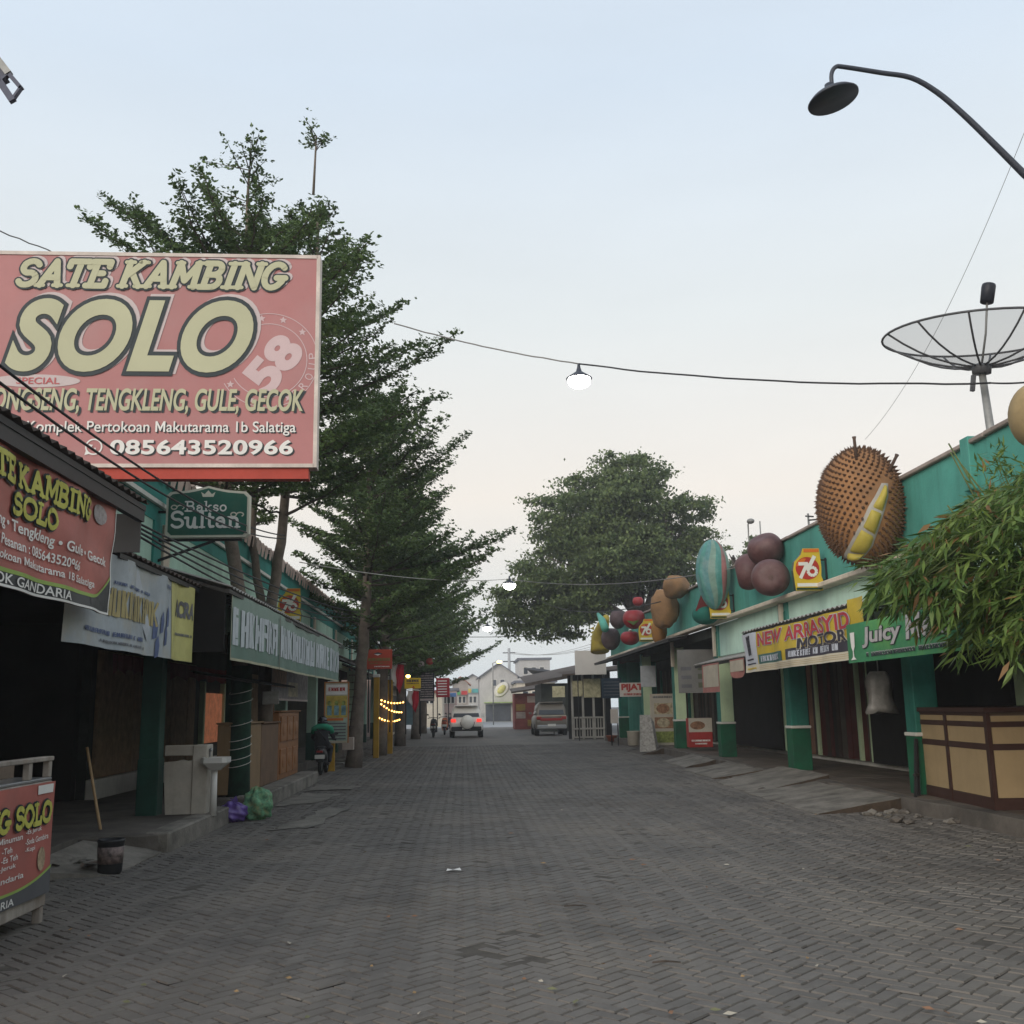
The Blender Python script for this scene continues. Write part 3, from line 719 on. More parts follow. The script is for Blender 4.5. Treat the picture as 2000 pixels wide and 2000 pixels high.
bk = mat('billboard_back', (0.12, 0.10, 0.10), var=0.2)
g.prism([P.P(uL, 0, -0.004), P.P(Wb, 0, -0.004), P.P(Wb, Hb, -0.004), P.P(uL, Hb, -0.004)], P.N*-0.16, bk); g.build('face', BILL)
FRM = mat('frame_offwhite', (0.60, 0.52, 0.46), rough=0.6, var=0.2, scale=3, streak=0.2)
for a in ((uL, Wb, Hb-0.012, Hb+0.03), (uL, Wb, -0.03, 0.012), (Wb-0.012, Wb+0.03, -0.03, Hb+0.03)):
    g = MB(); g.prism([P.P(a[0], a[2], 0.012), P.P(a[1], a[2], 0.012), P.P(a[1], a[3], 0.012), P.P(a[0], a[3], 0.012)], P.N*-0.19, FRM); g.build('frame_bar', BILL)
g = MB(); g.prism([P.P(uL, -0.155, -0.02), P.P(Wb-0.06, -0.155, -0.02), P.P(Wb-0.06, -0.034, -0.02), P.P(uL, -0.034, -0.02)], P.N*-0.14, mat('red_under_rail', (0.42, 0.07, 0.05), var=0.15)); g.build('under_rail', BILL)
for uu in ((-4.62-lt.x)/U.x, (-5.2-lt.x)/U.x):
    q = P.P(uu, 0, -0.1); g = MB(); g.tube([(q.x, q.y+0.12, 3.1), (q.x, q.y+0.12, q.z+1.9)], 0.06, BLACKM, 10); g.build('post', BILL)
g = MB()
a = pbox(P, 28, 512, 560, 563)
slab_text(P, g, 'SATE KAMBING', a[0]+.035, a[1]-.02, a[2]+.022, a[3]+.022, WHT_F, 0.20, 0.004, 0.30, 0.016)
slab_text(P, g, 'SATE KAMBING', a[0], a[1]-.05, a[2], a[3], INK, 0.20, 0.010, 0.30, 0.020)
slab_text(P, g, 'SATE KAMBING', a[0], a[1]-.05, a[2], a[3], PEACH, 0.20, 0.016, 0.30, 0.0)
g.build('lettering', BILL)
g = MB(); a = pbox(P, 14, 592, 492, 722)
P.text(g, 'SOLO', a[0]+.06, a[1]+.03, a[2]+.045, a[3]+.01, WHT_F, 0.005, 0.085, 0.30, space=1.10)
P.text(g, 'SOLO', a[0]+.02, a[1]-.01, a[2]+.02, a[3]-.02, INK, 0.011, 0.085, 0.30, space=1.10)
P.text(g, 'SOLO', a[0]+.02, a[1]-.01, a[2]+.02, a[3]-.02, PEACH, 0.017, 0.040, 0.30, space=1.10)
g.build('lettering', BILL)
g = MB(); a = pbox(P, -18, 732, 158, 756); P.disc(g, (a[0]+a[1])/2, (a[2]+a[3])/2, (a[1]-a[0])/2, (a[3]-a[2])/2, WHT_F, 0.005)
b = pbox(P, 32, 738, 117, 750); P.text(g, 'SPECIAL', *b, mat('letter_red', (0.5, 0.13, 0.13), var=.05), 0.010, 0.012)
a = pbox(P, -36, 762, 592, 807)
P.text(g, 'TONGSENG, TENGKLENG, GULE, GECOK', a[0]+.025, a[1]+.025, a[2]-.02, a[3]-.02, INK, 0.006, 0.030, 0.16)
P.text(g, 'TONGSENG, TENGKLENG, GULE, GECOK', *a, PEACH, 0.012, 0.022, 0.16)
a = pbox(P, 4, 824, 578, 850)
P.text(g, 'Jl. : Komplek Pertokoan Makutarama 1b Salatiga', a[0]+.012, a[1]+.012, a[2]-.012, a[3]-.012, INK, 0.006, 0.010)
P.text(g, 'Jl. : Komplek Pertokoan Makutarama 1b Salatiga', *a, WHT, 0.011, 0.008)
a = pbox(P, 216, 861, 571, 887)
P.text(g, '085643520966', a[0]+.015, a[1]+.015, a[2]-.012, a[3]-.012, INK, 0.006, 0.035, space=1.06)
P.text(g, '085643520966', *a, WHT, 0.011, 0.030, space=1.06)
a = pbox(P, 165, 857, 202, 889); cu, cv, rr = (a[0]+a[1])/2, (a[2]+a[3])/2, (a[3]-a[2])/2
P.disc(g, cu, cv, rr, rr, WHT, 0.008, r_in=0.82); P.poly(g, [(cu-rr*1.02, cv-rr*1.02), (cu-rr*.45, cv-rr*.86), (cu-rr*.86, cv-rr*.4)], WHT, 0.0085)
hs_ = arc(cu+rr*.12, cv+rr*.14, rr*.5, rr*.5, 165, 285, 8)
for i in range(8):
    p, q = Vector(hs_[i]), Vector(hs_[i+1]); n_ = Vector((-(q-p).y, (q-p).x)).normalized()*rr*(.15 if 0 < i < 7 else .24)
    P.poly(g, [tuple(p-n_), tuple(q-n_), tuple(q+n_), tuple(p+n_)], WHT, 0.009+.0004*(i % 3))
g.build('lettering', BILL)
# round emblem at the right of the board: two rings, stars, tilted 58 and the word GROUP
g = MB(); a = pbox(P, 432, 613, 614, 796); cu, cv = (a[0]+a[1])/2, (a[2]+a[3])/2; rr = (a[3]-a[2])/2
EMB = mat('emblem_pink_white', (0.60, 0.45, 0.45), var=0.06)
for k, r_ in ((1.0, .985), (0.78, .98)):
    n = 64; t0, t1 = R(-150), R(150)
    pts = [t0+(t1-t0)*i/n for i in range(n+1)]
    for i in range(n):
        q = []
        for tt, rad in ((pts[i], rr*k), (pts[i+1], rr*k), (pts[i+1], rr*k*r_), (pts[i], rr*k*r_)): q.append((cu+rad*math.cos(tt), cv+rad*math.sin(tt)))
        if q[0][0] > cu-rr*.42 or q[0][1] < cv: P.poly(g, q, EMB, 0.0035)
for ang in (100, 72, 42, -145, -112, -62):
    su, sv = cu+rr*.9*math.cos(R(ang)), cv+rr*.9*math.sin(R(ang)); st = []
    for i in range(10): 
        q = .045 if i % 2 == 0 else .02; st.append((su+q*math.cos(R(90+36*i)), sv+q*math.sin(R(90+36*i))))
    P.poly(g, st, EMB, 0.0036)
rot = R(52)
def rotf(u, v, c=(cu+rr*.10, cv-rr*.10)):
    du, dv = u-c[0], v-c[1]; return c[0]+du*math.cos(rot)-dv*math.sin(rot), c[1]+du*math.sin(rot)+dv*math.cos(rot)
P.text(g, '58', cu-rr*.42, cu+rr*.68, cv-rr*.42, cv+rr*.24, EMB, 0.0038, 0.05, fn=rotf)
for i, ch in enumerate('GROUP'):
    an = R(-52+14.5*i); ru, rv = cu+rr*.89*math.cos(an), cv+rr*.89*math.sin(an); r2 = an+R(90)
    def rf(u, v, c=(ru, rv), r2=r2):
        du, dv = u-c[0], v-c[1]; return c[0]+du*math.cos(r2)-dv*math.sin(r2), c[1]+du*math.sin(r2)+dv*math.cos(r2)
    P.text(g, ch, ru-.035, ru+.035, rv-.045, rv+.045, EMB, 0.0038, 0.0, fn=rf)
g.build('emblem', BILL)

# --- red cloth banner under the near awning
wv = lambda u, v: 0.020*math.sin(u*4.3+v*1.5)+0.012*math.sin(u*9.1-v*3.2)+0.006*math.sin(v*14+u*3)
P = Panel((-3.07, 0, 0), (0, 1, 0), (0, 0, 1), wv)
BRED = mat('banner_red_cloth', (0.42, 0.125, 0.10), rough=0.55, var=0.16, scale=1.6, spec=0.4, dirt=(0.30, 0.14, 0.12), dirt_amt=0.5)
BBLK = mat('banner_black_cloth', (0.055, 0.058, 0.06), rough=0.55, var=0.15, scale=2)
LIME = mat('banner_lime', (0.30, 0.42, 0.10), rough=0.6, var=0.1)
YEL = mat('banner_yellow', (0.52, 0.50, 0.10), rough=0.6, var=0.1, scale=3)
t = thing('cloth_banner', 'red vinyl banner with yellow lettering hanging from the near rusty awning', 'banner', (-3.07, 8, 2.4))
g = MB(); P.rect(g, 4.2, 9.10, 2.40, 3.43, BRED, 0.0, 90, 18); P.rect(g, 4.2, 9.10, 2.40, 3.43, BBLK, -0.012, 40, 8); g.build('cloth', t)
g = MB(); P.rect(g, 4.2, 9.10, 2.405, 2.50, BBLK, 0.004, 70, 2); 
n = 40
for i in range(n):
    a_, b_ = 8.55+0.55*i/n, 8.55+0.55*(i+1)/n; f_ = lambda s: 2.50+0.22*((s-8.55)/.55)**2.2
    g.add([P.P(a_, 2.44, .006), P.P(b_, 2.44, .006), P.P(b_, f_(b_), .006), P.P(a_, f_(a_), .006)], [(0, 1, 2, 3)], BBLK)
    g.add([P.P(a_, f_(a_), .007), P.P(b_, f_(b_), .007), P.P(b_, f_(b_)+.028, .007), P.P(a_, f_(a_)+.028, .007)], [(0, 1, 2, 3)], LIME)
P.rect(g, 4.2, 8.55, 2.50, 2.528, LIME, 0.007, 60, 1)
P.rect(g, 4.2, 9.10, 2.40, 2.418, WHT, 0.008, 70, 1); P.rect(g, 9.085, 9.10, 2.418, 3.43, WHT, 0.008, 1, 14); g.build('border', t)
g = MB()
slab_text(P, g, 'SATE KAMBING', 6.25, 8.45, 3.10, 3.295, INK, .22, 0.012, 0, .014); slab_text(P, g, 'SATE KAMBING', 6.25, 8.45, 3.10, 3.295, YEL, .22, 0.022, 0, 0)
slab_text(P, g, 'SOLO', 7.02, 7.78, 2.905, 3.075, INK, .22, 0.012, 0, .014); slab_text(P, g, 'SOLO', 7.02, 7.78, 2.905, 3.075, YEL, .22, 0.022, 0, 0)
P.text(g, 'Tongseng \u2022 Tengkleng \u2022 Gule \u2022 Gecok', 6.2, 8.92, 2.775, 2.875, WHT, 0.014, 0.02)
P.text(g, 'Terima Pesanan : 085643520966', 6.35, 8.25, 2.675, 2.745, WHT, 0.014, 0.015)
P.text(g, 'Komplek Pertokoan Makutarama 1B Salatiga', 6.0, 8.62, 2.565, 2.64, WHT, 0.014, 0.015)
P.text(g, 'SOTO LOMBOK GANDARIA', 5.75, 8.10, 2.425, 2.492, WHT, 0.014, 0.015)
P.disc(g, 8.72, 3.22, .13, .085, mat('banner_grey_emblem', (.35, .31, .3), var=.4, scale=14), 0.012)
g.build('lettering', t)

# --- pale blue and yellow banner under the second awning
wv = lambda u, v: 0.022*math.sin(u*6+v)+0.01*math.sin(u*13-v*2)
P = Panel((-3.3, 8.7-7.9*4/3.45, 2.15-2.06*1.035), (0, 4/3.45, 0), (0, 0, 1.035), wv)
t = thing('cloth_banner', 'pale blue and yellow printed banner just behind the red cloth banner', 'banner', (-3.3, 10.5, 2.1))
BLU = mat('banner_pale_blue', (0.36, 0.40, 0.43), rough=0.5, var=0.2, scale=2.2, dirt=(0.42, 0.38, 0.28), dirt_amt=0.7)
YEW = mat('banner_pale_yellow', (0.52, 0.49, 0.18), rough=0.5, var=0.14, scale=3)
g = MB(); P.rect(g, 7.9, 11.35, 2.06, 2.92, BLU, 0, 50, 12); P.rect(g, 10.55, 11.35, 2.06, 2.92, YEW, .005, 14, 10); g.build('cloth', t)
BLI = mat('ink_blue', (0.10, 0.13, 0.24), var=.3, scale=8); GRI = mat('ink_grey', (0.14, 0.14, 0.15), var=.3); MUS = mat('ink_mustard', (0.40, 0.33, 0.16), var=.2)
g = MB(); scrib(P, g, 8.75, 10.1, 2.36, 2.62, MUS, 9, .010, 3); scrib(P, g, 8.2, 9.7, 2.18, 2.22, BLI, 26, .010, 4); scrib(P, g, 8.9, 9.9, 2.66, 2.69, BLI, 20, .010, 5); scrib(P, g, 8.6, 9.8, 2.11, 2.135, GRI, 30, .010, 6)
P.text(g, 'ACRA', 10.72, 11.28, 2.55, 2.72, GRI, .012, .05); scrib(P, g, 10.70, 11.28, 2.335, 2.365, GRI, 18, .012, 7); scrib(P, g, 10.3, 10.5, 2.80, 2.84, BLI, 3, .010, 8)
for i, (u, v) in enumerate(((10.05, 2.35), (10.2, 2.42), (10.35, 2.3), (10.1, 2.16), (10.4, 2.5))):
    P.poly(g, [(u-.05, v-.12), (u+.03, v-.1), (u+.05, v+.02), (u+.01, v+.12), (u-.04, v+.05)], BLI, .009+.0005*i)
P.poly(g, [(9.0, 2.92), (9.75, 2.30), (9.9, 2.2), (9.95, 2.35), (9.5, 2.9)], mat('print_pale', (.46, .49, .52), var=.1), .007); g.build('lettering', t, kind='stuff')

# --- long grey green banner
wv = lambda u, v: 0.03*math.sin(u*.9)+0.012*math.sin(u*5)
P = Panel((-2.93, 0, 0), (0, 1, 0), (0, 0, 1), wv)
t = thing('cloth_banner', 'long grey green banner with blocky white letters along the left awning', 'banner', (-2.93, 19, 2.2))
GG = mat('banner_grey_green', (0.20, 0.28, 0.235), rough=0.55, var=0.12, scale=2.4); GG2 = mat('banner_green_foot', (0.12, 0.20, 0.16), rough=.55, var=.14, scale=2.4)
g = MB(); P.rect(g, 13.25, 24.6, 2.20, 3.06, GG, 0, 70, 6); P.rect(g, 13.25, 24.6, 2.23, 2.42, GG2, .004, 70, 2); P.rect(g, 13.25, 24.6, 2.2, 2.232, mat('cord_tan', (.42, .4, .28)), .007, 70, 1)
P.rect(g, 13.23, 13.26, 2.2, 3.06, mat('cord_tan', (.42, .4, .28)), .007, 1, 6)
for u in (16.4, 20.6): P.rect(g, u, u+.035, 2.2, 3.04, mat('seam', (.13, .12, .1)), .02, 1, 4)
g.build('cloth', t)
WB = mat('letter_bluish_white', (.50, .54, .56), var=.12, scale=5); g = MB(); scrib(P, g, 13.3, 16.3, 2.40, 2.88, WB, 7, .012, 11); scrib(P, g, 16.5, 20.5, 2.40, 2.88, WB, 9, .012, 12); scrib(P, g, 20.75, 24.5, 2.40, 2.88, WB, 8, .012, 13)
g.build('lettering', t, kind='stuff')

# --- hanging shop sign with a crown
YS = 14.4; P = Panel((0, YS, 0), (1, 0, 0), (0, 0, 1))
t = thing('hanging_sign', 'dark green crown topped sign bracketed out below the big billboard', 'sign', gy(405, 1048, YS))
x0, x1, z0, z1 = pbox(P, 322, 960, 488, 1050)
def shield(ins, zt):
    a, b, c, d = x0+ins, x1-ins, z0+ins, z1-ins; m_ = (a+b)/2; r_ = .05
    return [(a+r_, c), (b-r_, c), (b, c+r_), (b, d-r_), (b-r_, d)]+[(m_+(b-r_-m_)*(1-s), d+zt*(s**1.8)) for s in (.45, .65, .8, .92)]+[(m_, d+zt)]+[(m_-(b-r_-m_)*(1-s), d+zt*(s**1.8)) for s in (.92, .8, .65, .45)]+[(a+r_, d), (a, d-r_), (a, c+r_)]
CRM = mat('sign_cream', (.60, .58, .48), rough=.5, var=.08); SGN = mat('sign_bottle_green', (.018, .105, .075), rough=.35, spec=.5, var=.15, dirt=(.30, .26, .16), dirt_amt=.12)
g = MB(); g.prism([P.P(u, v, .0) for u, v in shield(0, .085)], (0, .13, 0), CRM); g.build('box', t)
g = MB(); P.poly(g, shield(.032, .085), SGN, .004); g.build('face', t)
g = MB(); um = (x0+x1)/2
P.poly(g, [(um-.075, z1-.075), (um+.075, z1-.075), (um+.1, z1-.005), (um+.05, z1-.035), (um, z1+.02), (um-.05, z1-.035), (um-.1, z1-.005)], CRM, .008)
a = pbox(P, 362, 978, 444, 1000); slab_text(P, g, 'Bakso', *a, WHT, .14, .008)
a = pbox(P, 333, 996, 472, 1033); slab_text(P, g, 'Sultan', *a, WHT, .15, .008)
for s_, (cx, cy) in ((1, (346, 991)), (-1, (462, 1005))):
    cu, cv = plane_uv(P, cx, cy); q = arc(cu-.04, cv, .04, .03, 20, 330, 8)+arc(cu+.05, cv, .05, .03, 150, -60, 6)
    for i in range(len(q)-1):
        p0, p1 = Vector(q[i]), Vector(q[i+1]); n_ = Vector((-(p1-p0).y, (p1-p0).x)).normalized()*.009; P.poly(g, [tuple(p0-n_), tuple(p1-n_), tuple(p1+n_), tuple(p0+n_)], CRM, .008+.0004*(i % 3))
g.build('lettering', t)
zc = z0-.03
for a_, b_ in (((-4.3, YS+.06, zc), (x1-.1, YS+.06, zc)), ((-4.3, YS+.06, z0-.33), (um+.1, YS+.06, zc-.01)), ((-4.3, YS+.06, (z0+z1)/2+.05), (x0, YS+.06, (z0+z1)/2+.05))):
    g = MB(); g.beam(a_, b_, .03, .035, BLACKM); g.build('bracket', t)

# --- numbered shield signs on brackets
SY = mat('shield_yellow', (.60, .42, .035), rough=.4, spec=.5, var=.08); SR = mat('shield_red', (.40, .035, .025), rough=.4, spec=.5, var=.12); SO = mat('shield_orange', (.62, .16, .03), rough=.4, var=.1); SW = mat('shield_white', (.7, .68, .62), rough=.4, var=.05); SG = mat('shield_dark_green', (.02, .05, .03), rough=.4, var=.1)
def shield_sign(cx, cy, cz, label, side, s=1.0):
    t = thing('bracket_sign', label, 'sign', (cx, cy, cz), 'yellow numbered shield signs')
    P = Panel((cx, cy, cz), (1, 0, 0), (0, 0, 1)); h = .39*s; w_ = .26*s
    out = [(-w_*.85, -h*.62), (-w_*.9, -h), (w_*1.02, -h), (w_*1.06, -h*.6), (w_*.72, -h*.55)]
    ring = [(w_*math.cos(R(q)), h*.05+h*.62*math.sin(R(q))) for q in range(-50, 241, 15)]
    top = [(w_*-.28, h*.72), (-w_*.2, h*.97), (w_*.92, h*1.0), (w_*.92, h*.55)]
    body = [(-w_*.95, -h*.62), (-w_*.9, -h*.98), (w_*1.0, -h*.98), (w_*1.06, -h*.55), (w_*.95, -h*.3), (w_*1.0, h*.1), (w_*.92, h*.98), (-w_*.25, h*.98), (-w_*.4, h*.70), (-w_*.9, h*.35), (-w_*1.02, -h*.05)]
    g = MB(); g.prism([P.P(u, v, 0) for u, v in body], (0, .11*s, 0), SY, SG); g.build('box', t)
    g = MB(); P.disc(g, 0, h*.05, w_*.84, h*.53, SR, .006); P.poly(g, [(-w_*.62, h*.38), (-w_*.80, h*.14), (-w_*.35, h*.2), (-w_*.05, h*.5), (-w_*.3, h*.52)], SO, .008)
    P.rect(g, -w_*.2, w_*.88, h*.80, h*.96, SO, .006); P.rect(g, -w_*.78, w_*.92, -h*.80, -h*.64, SW, .006); P.rect(g, -w_*.86, w_*.96, -h*.955, -h*.85, SG, .006); g.build('disc', t)
    g = MB(); st = .062*s
    def bar(a, b, k, wd=1):
        a, b = Vector(a), Vector(b); n_ = Vector((-(b-a).y, (b-a).x)).normalized()*st*.5*wd; P.poly(g, [tuple(a-n_), tuple(b-n_), tuple(b+n_), tuple(a+n_)], SW, .010+.0006*k)
    bar((-w_*.62, h*.26), (w_*.05, h*.26), 0); bar((w_*.02, h*.30), (-w_*.55, -h*.42), 1); bar((w_*.55, h*.62), (-w_*.02, -h*.05), 2, 1.1)
    q = arc(w_*.32, -h*.10, w_*.30, h*.19, 0, 360, 12)
    for i in range(12): bar(q[i], q[i+1], 3+i % 3, .9)
    g.build('numerals', t)
    wx = 6.62 if side > 0 else XF
    for dz in (h*.45, -h*.5):
        g = MB(); g.beam((cx+side*w_*.8, cy+.05, cz+dz), (wx, cy+.05, cz+dz), .025, .025, BLACKM); g.build('bracket_arm', t)
    g = MB(); g.beam((wx-side*.02, cy+.05, cz-h*.6), (wx-side*.02, cy+.05, cz+h*.55), .03, .03, BLACKM); g.build('wall_bar', t)
    return t
for px, py, Y, lab in ((1577, 1112, 19.0, 'yellow shield sign on the teal parapet left of the durian sculpture'), (1405, 1177, 25.7, 'yellow shield sign in front of the striped blue fruit sculpture'), (1262, 1231, 35.5, 'yellow shield sign partly hidden by the brown pear shaped sculpture')):
    q = gx(px, py, 6.24); shield_sign(q.x, q.y, q.z, lab, 1)
q = gy(565, 1182, 23.5); shield_sign(q.x, q.y, q.z, 'yellow shield sign beside the forked trunk over the grey green banner', -1)

# --- banners on the right
wv = lambda u, v: 0.022*math.sin(u*3.1+v*2)+0.014*math.sin(u*7.7)+0.02*math.sin(v*5+u*1.3)
P = Panel((5.52, 0, 0), (0, -1, 0), (0, 0, 1), wv)
t = thing('cloth_banner', 'sagging yellow and white motor workshop banner under the right awning', 'banner', (5.52, 17.4, 2.1))
YM = mat('banner_mustard', (.52, .38, .045), rough=.5, var=.14, scale=2.5); WC = mat('banner_cool_white', (.52, .54, .60), rough=.5, var=.08); RM = mat('ink_crimson', (.42, .05, .07), var=.1); IM = mat('ink_plum_black', (.05, .045, .06), var=.2); GM = mat('ink_dark_teal', (.06, .14, .13), var=.2); CM = mat('banner_warm_white', (.60, .55, .44), var=.07)
u0, u1 = -20.05, -14.45; va, vb = 2.13, 2.86
g = MB(); P.rect(g, u0, u1, va, vb, YM, 0, 60, 10); P.rect(g, u0, u0+.95, va, vb, WC, .005, 12, 8); P.rect(g, u0, u1, va, va+.13, CM, .006, 50, 2); P.rect(g, u1, u1+.6, vb-.32, vb+.12, YM, -.003, 6, 4); g.build('cloth', t)
g = MB()
P.rect(g, u0+1.0, u0+2.5, va+.13, va+.30, GM, .010, 10, 2); P.rect(g, u0+2.7, u1, va+.13, va+.31, IM, .010, 20, 2)
P.text(g, 'NEW ARRASYID', u0+1.05, u1+.05, vb-.27, vb-.04, WC, .011, .05); P.text(g, 'NEW ARRASYID', u0+1.05, u1+.05, vb-.27, vb-.04, RM, .018, .02)
P.text(g, 'MOTOR', u0+3.3, u1-.15, vb-.44, vb-.28, CM, .011, .07); P.text(g, 'MOTOR', u0+3.3, u1-.15, vb-.44, vb-.28, IM, .018, .03)
scrib(P, g, u0+1.15, u0+2.35, va+.165, va+.265, WC, 9, .016, 21); scrib(P, g, u0+2.9, u1-.5, va+.165, va+.265, WC, 22, .016, 22)
for i in range(3): P.rect(g, u0+1.0, u1, va+.03+.03*i, va+.038+.03*i, mat('pinstripe', (.5, .38, .2)), .012, 40, 1)
scrib(P, g, u0+.25, u0+.65, va+.32, va+.68, IM, 3, .011, 23); P.rect(g, u0+.12, u0+.75, va+.22, va+.25, IM, .011, 4, 1); P.rect(g, u0+.12, u0+.85, va+.14, va+.165, IM, .011, 4, 1); P.rect(g, u0+.1, u0+.85, va+.05, va+.08, YM, .011, 4, 1)
g.build('lettering', t, kind='stuff')
P = Panel((5.5, 0, 0), (0, -1, 0), (0, 0, 1), lambda u, v: 0.01*math.sin(u*3))
t = thing('cloth_banner', 'green drinks banner half hidden behind the bamboo on the right', 'banner', (5.5, 12.5, 2.05))
GB = mat('banner_leaf_green', (.05, .22, .10), rough=.45, var=.25, scale=1.2, dirt=(.16, .38, .09), dirt_amt=.7)
g = MB(); P.rect(g, -14.5, -9.2, 2.08, 2.62, GB, 0, 30, 3); g.build('cloth', t)
SIL = mat('letter_silver', (.42, .40, .40), rough=.5, var=.15, scale=8)
g = MB(); P.text(g, 'Juicy', -13.9, -12.7, 2.27, 2.53, INK, .008, .06, .1); P.text(g, 'Juicy', -13.9, -12.7, 2.27, 2.53, SIL, .014, .03, .1); P.text(g, 'Mess', -12.5, -11.35, 2.30, 2.58, INK, .008, .06, .1); P.text(g, 'Mess', -12.5, -11.35, 2.30, 2.58, SIL, .014, .03, .1)
scrib(P, g, -13.9, -10.0, 2.14, 2.19, INK, 50, .009, 31); scrib(P, g, -13.9, -10.0, 2.15, 2.20, SIL, 50, .007, 31)
P.poly(g, [(-14.35, 2.5), (-14.18, 2.5), (-14.2, 2.3), (-14.25, 2.24), (-14.24, 2.16), (-14.16, 2.12), (-14.38, 2.12), (-14.29, 2.16), (-14.28, 2.24), (-14.33, 2.3)], WHT, .010); g.build('lettering', t, kind='stuff')
# ------------------------------------------------------------------ trees
BARK = mat('grey_brown_bark', (0.17, 0.135, 0.11), rough=0.9, var=0.3, scale=5, bump=0.6, streak=0.2, dirt=(0.10, 0.11, 0.07), dirt_amt=0.5)
BARK_D = mat('dark_bark', (0.075, 0.06, 0.05), rough=0.9, var=0.3, scale=6, bump=0.5)
def leaf_mat(name, a, b, trans=0.25, rough=0.55):
    m = bpy.data.materials.new(name); m.use_nodes = True; nt = m.node_tree; N = nt.nodes; Lk = nt.links.new
    bs = N['Principled BSDF']; geo = N.new('ShaderNodeNewGeometry'); rp = N.new('ShaderNodeValToRGB'); e = rp.color_ramp.elements
    e[0].color = a+(1,); e[1].color = b+(1,); e[0].position = .1
    nz = N.new('ShaderNodeTexNoise'); nz.inputs['Scale'].default_value = 0.9; nz.inputs['Detail'].default_value = 3; Lk(geo.outputs['Position'], nz.inputs['Vector'])
    ad = N.new('ShaderNodeMath'); ad.operation = 'MULTIPLY_ADD'; Lk(geo.outputs['Random Per Island'], ad.inputs[0]); ad.inputs[1].default_value = .55
    sb = N.new('ShaderNodeMath'); sb.operation = 'MULTIPLY_ADD'; sb.inputs[1].default_value = 1.5; sb.inputs[2].default_value = -.52; Lk(nz.outputs[0], sb.inputs[0]); Lk(sb.outputs[0], ad.inputs[2])
    Lk(ad.outputs[0], rp.inputs[0]); Lk(rp.outputs[0], bs.inputs['Base Color']); bs.inputs['Roughness'].default_value = rough; bs.inputs['Specular IOR Level'].default_value = .25
    tr = N.new('ShaderNodeBsdfTranslucent'); Lk(rp.outputs[0], tr.inputs[0]); mx = N.new('ShaderNodeMixShader'); mx.inputs[0].default_value = trans
    Lk(bs.outputs[0], mx.inputs[1]); Lk(tr.outputs[0], mx.inputs[2]); Lk(mx.outputs[0], N['Material Output'].inputs[0])
    MATS[name] = m; return m
LEAF = leaf_mat('small_leaf_green', (0.046, 0.085, 0.034), (0.155, 0.225, 0.070), .32)
LEAF_R = leaf_mat('rain_tree_leaf', (0.060, 0.098, 0.040), (0.18, 0.23, 0.085), .32)
LEAF_B = leaf_mat('bamboo_leaf', (0.045, 0.11, 0.03), (0.22, 0.30, 0.075), .3, .45)
def leaves(name, pos, d, up, ln, wd, m, parent, rounded=True):
    """one small folded blade per row of pos; d its direction, up its face"""
    pos, d, up = (np.asarray(a, float) for a in (pos, d, up)); n = len(pos)
    d /= np.linalg.norm(d, axis=1, keepdims=True)+1e-9; s = np.cross(d, up); s /= np.linalg.norm(s, axis=1, keepdims=True)+1e-9
    ln = np.broadcast_to(np.asarray(ln, float).reshape(-1, 1), (n, 1)); wd = np.broadcast_to(np.asarray(wd, float).reshape(-1, 1), (n, 1))
    k = .58 if rounded else .38
    V = np.stack([pos, pos+d*ln*k+s*wd*.5, pos+d*ln, pos+d*ln*k-s*wd*.5], 1)
    o3 = np.array(ORG.get(parent.name, Vector())[:]); V = (V.reshape(-1, 3)-o3)
    me = bpy.data.meshes.new(name); me.vertices.add(4*n); me.vertices.foreach_set('co', V.ravel())
    me.loops.add(4*n); me.loops.foreach_set('vertex_index', np.arange(4*n)); me.polygons.add(n)
    me.polygons.foreach_set('loop_start', np.arange(0, 4*n, 4)); me.materials.append(m); me.update(calc_edges=True); me.validate()
    o = bpy.data.objects.new(name, me); COL.objects.link(o); o.parent = parent; ORG[o.name] = Vector(o3); return o
def rosettes(C, A, k, ln, r):
    """k leaves round each centre C with axis A"""
    C = np.asarray(C, float); A = np.asarray(A, float); n = len(C)
    C = np.repeat(C, k, 0); A = np.repeat(A, k, 0); A /= np.linalg.norm(A, axis=1, keepdims=True)
    rv = r.normal(size=(n*k, 3)); rv -= A*(rv*A).sum(1, keepdims=True); rv /= np.linalg.norm(rv, axis=1, keepdims=True)
    d = rv+A*r.uniform(.1, .7, (n*k, 1)); up = A+r.normal(scale=.35, size=(n*k, 3))
    return C+r.normal(scale=.012, size=(n*k, 3)), d, up, ln*r.uniform(.6, 1.15, n*k)

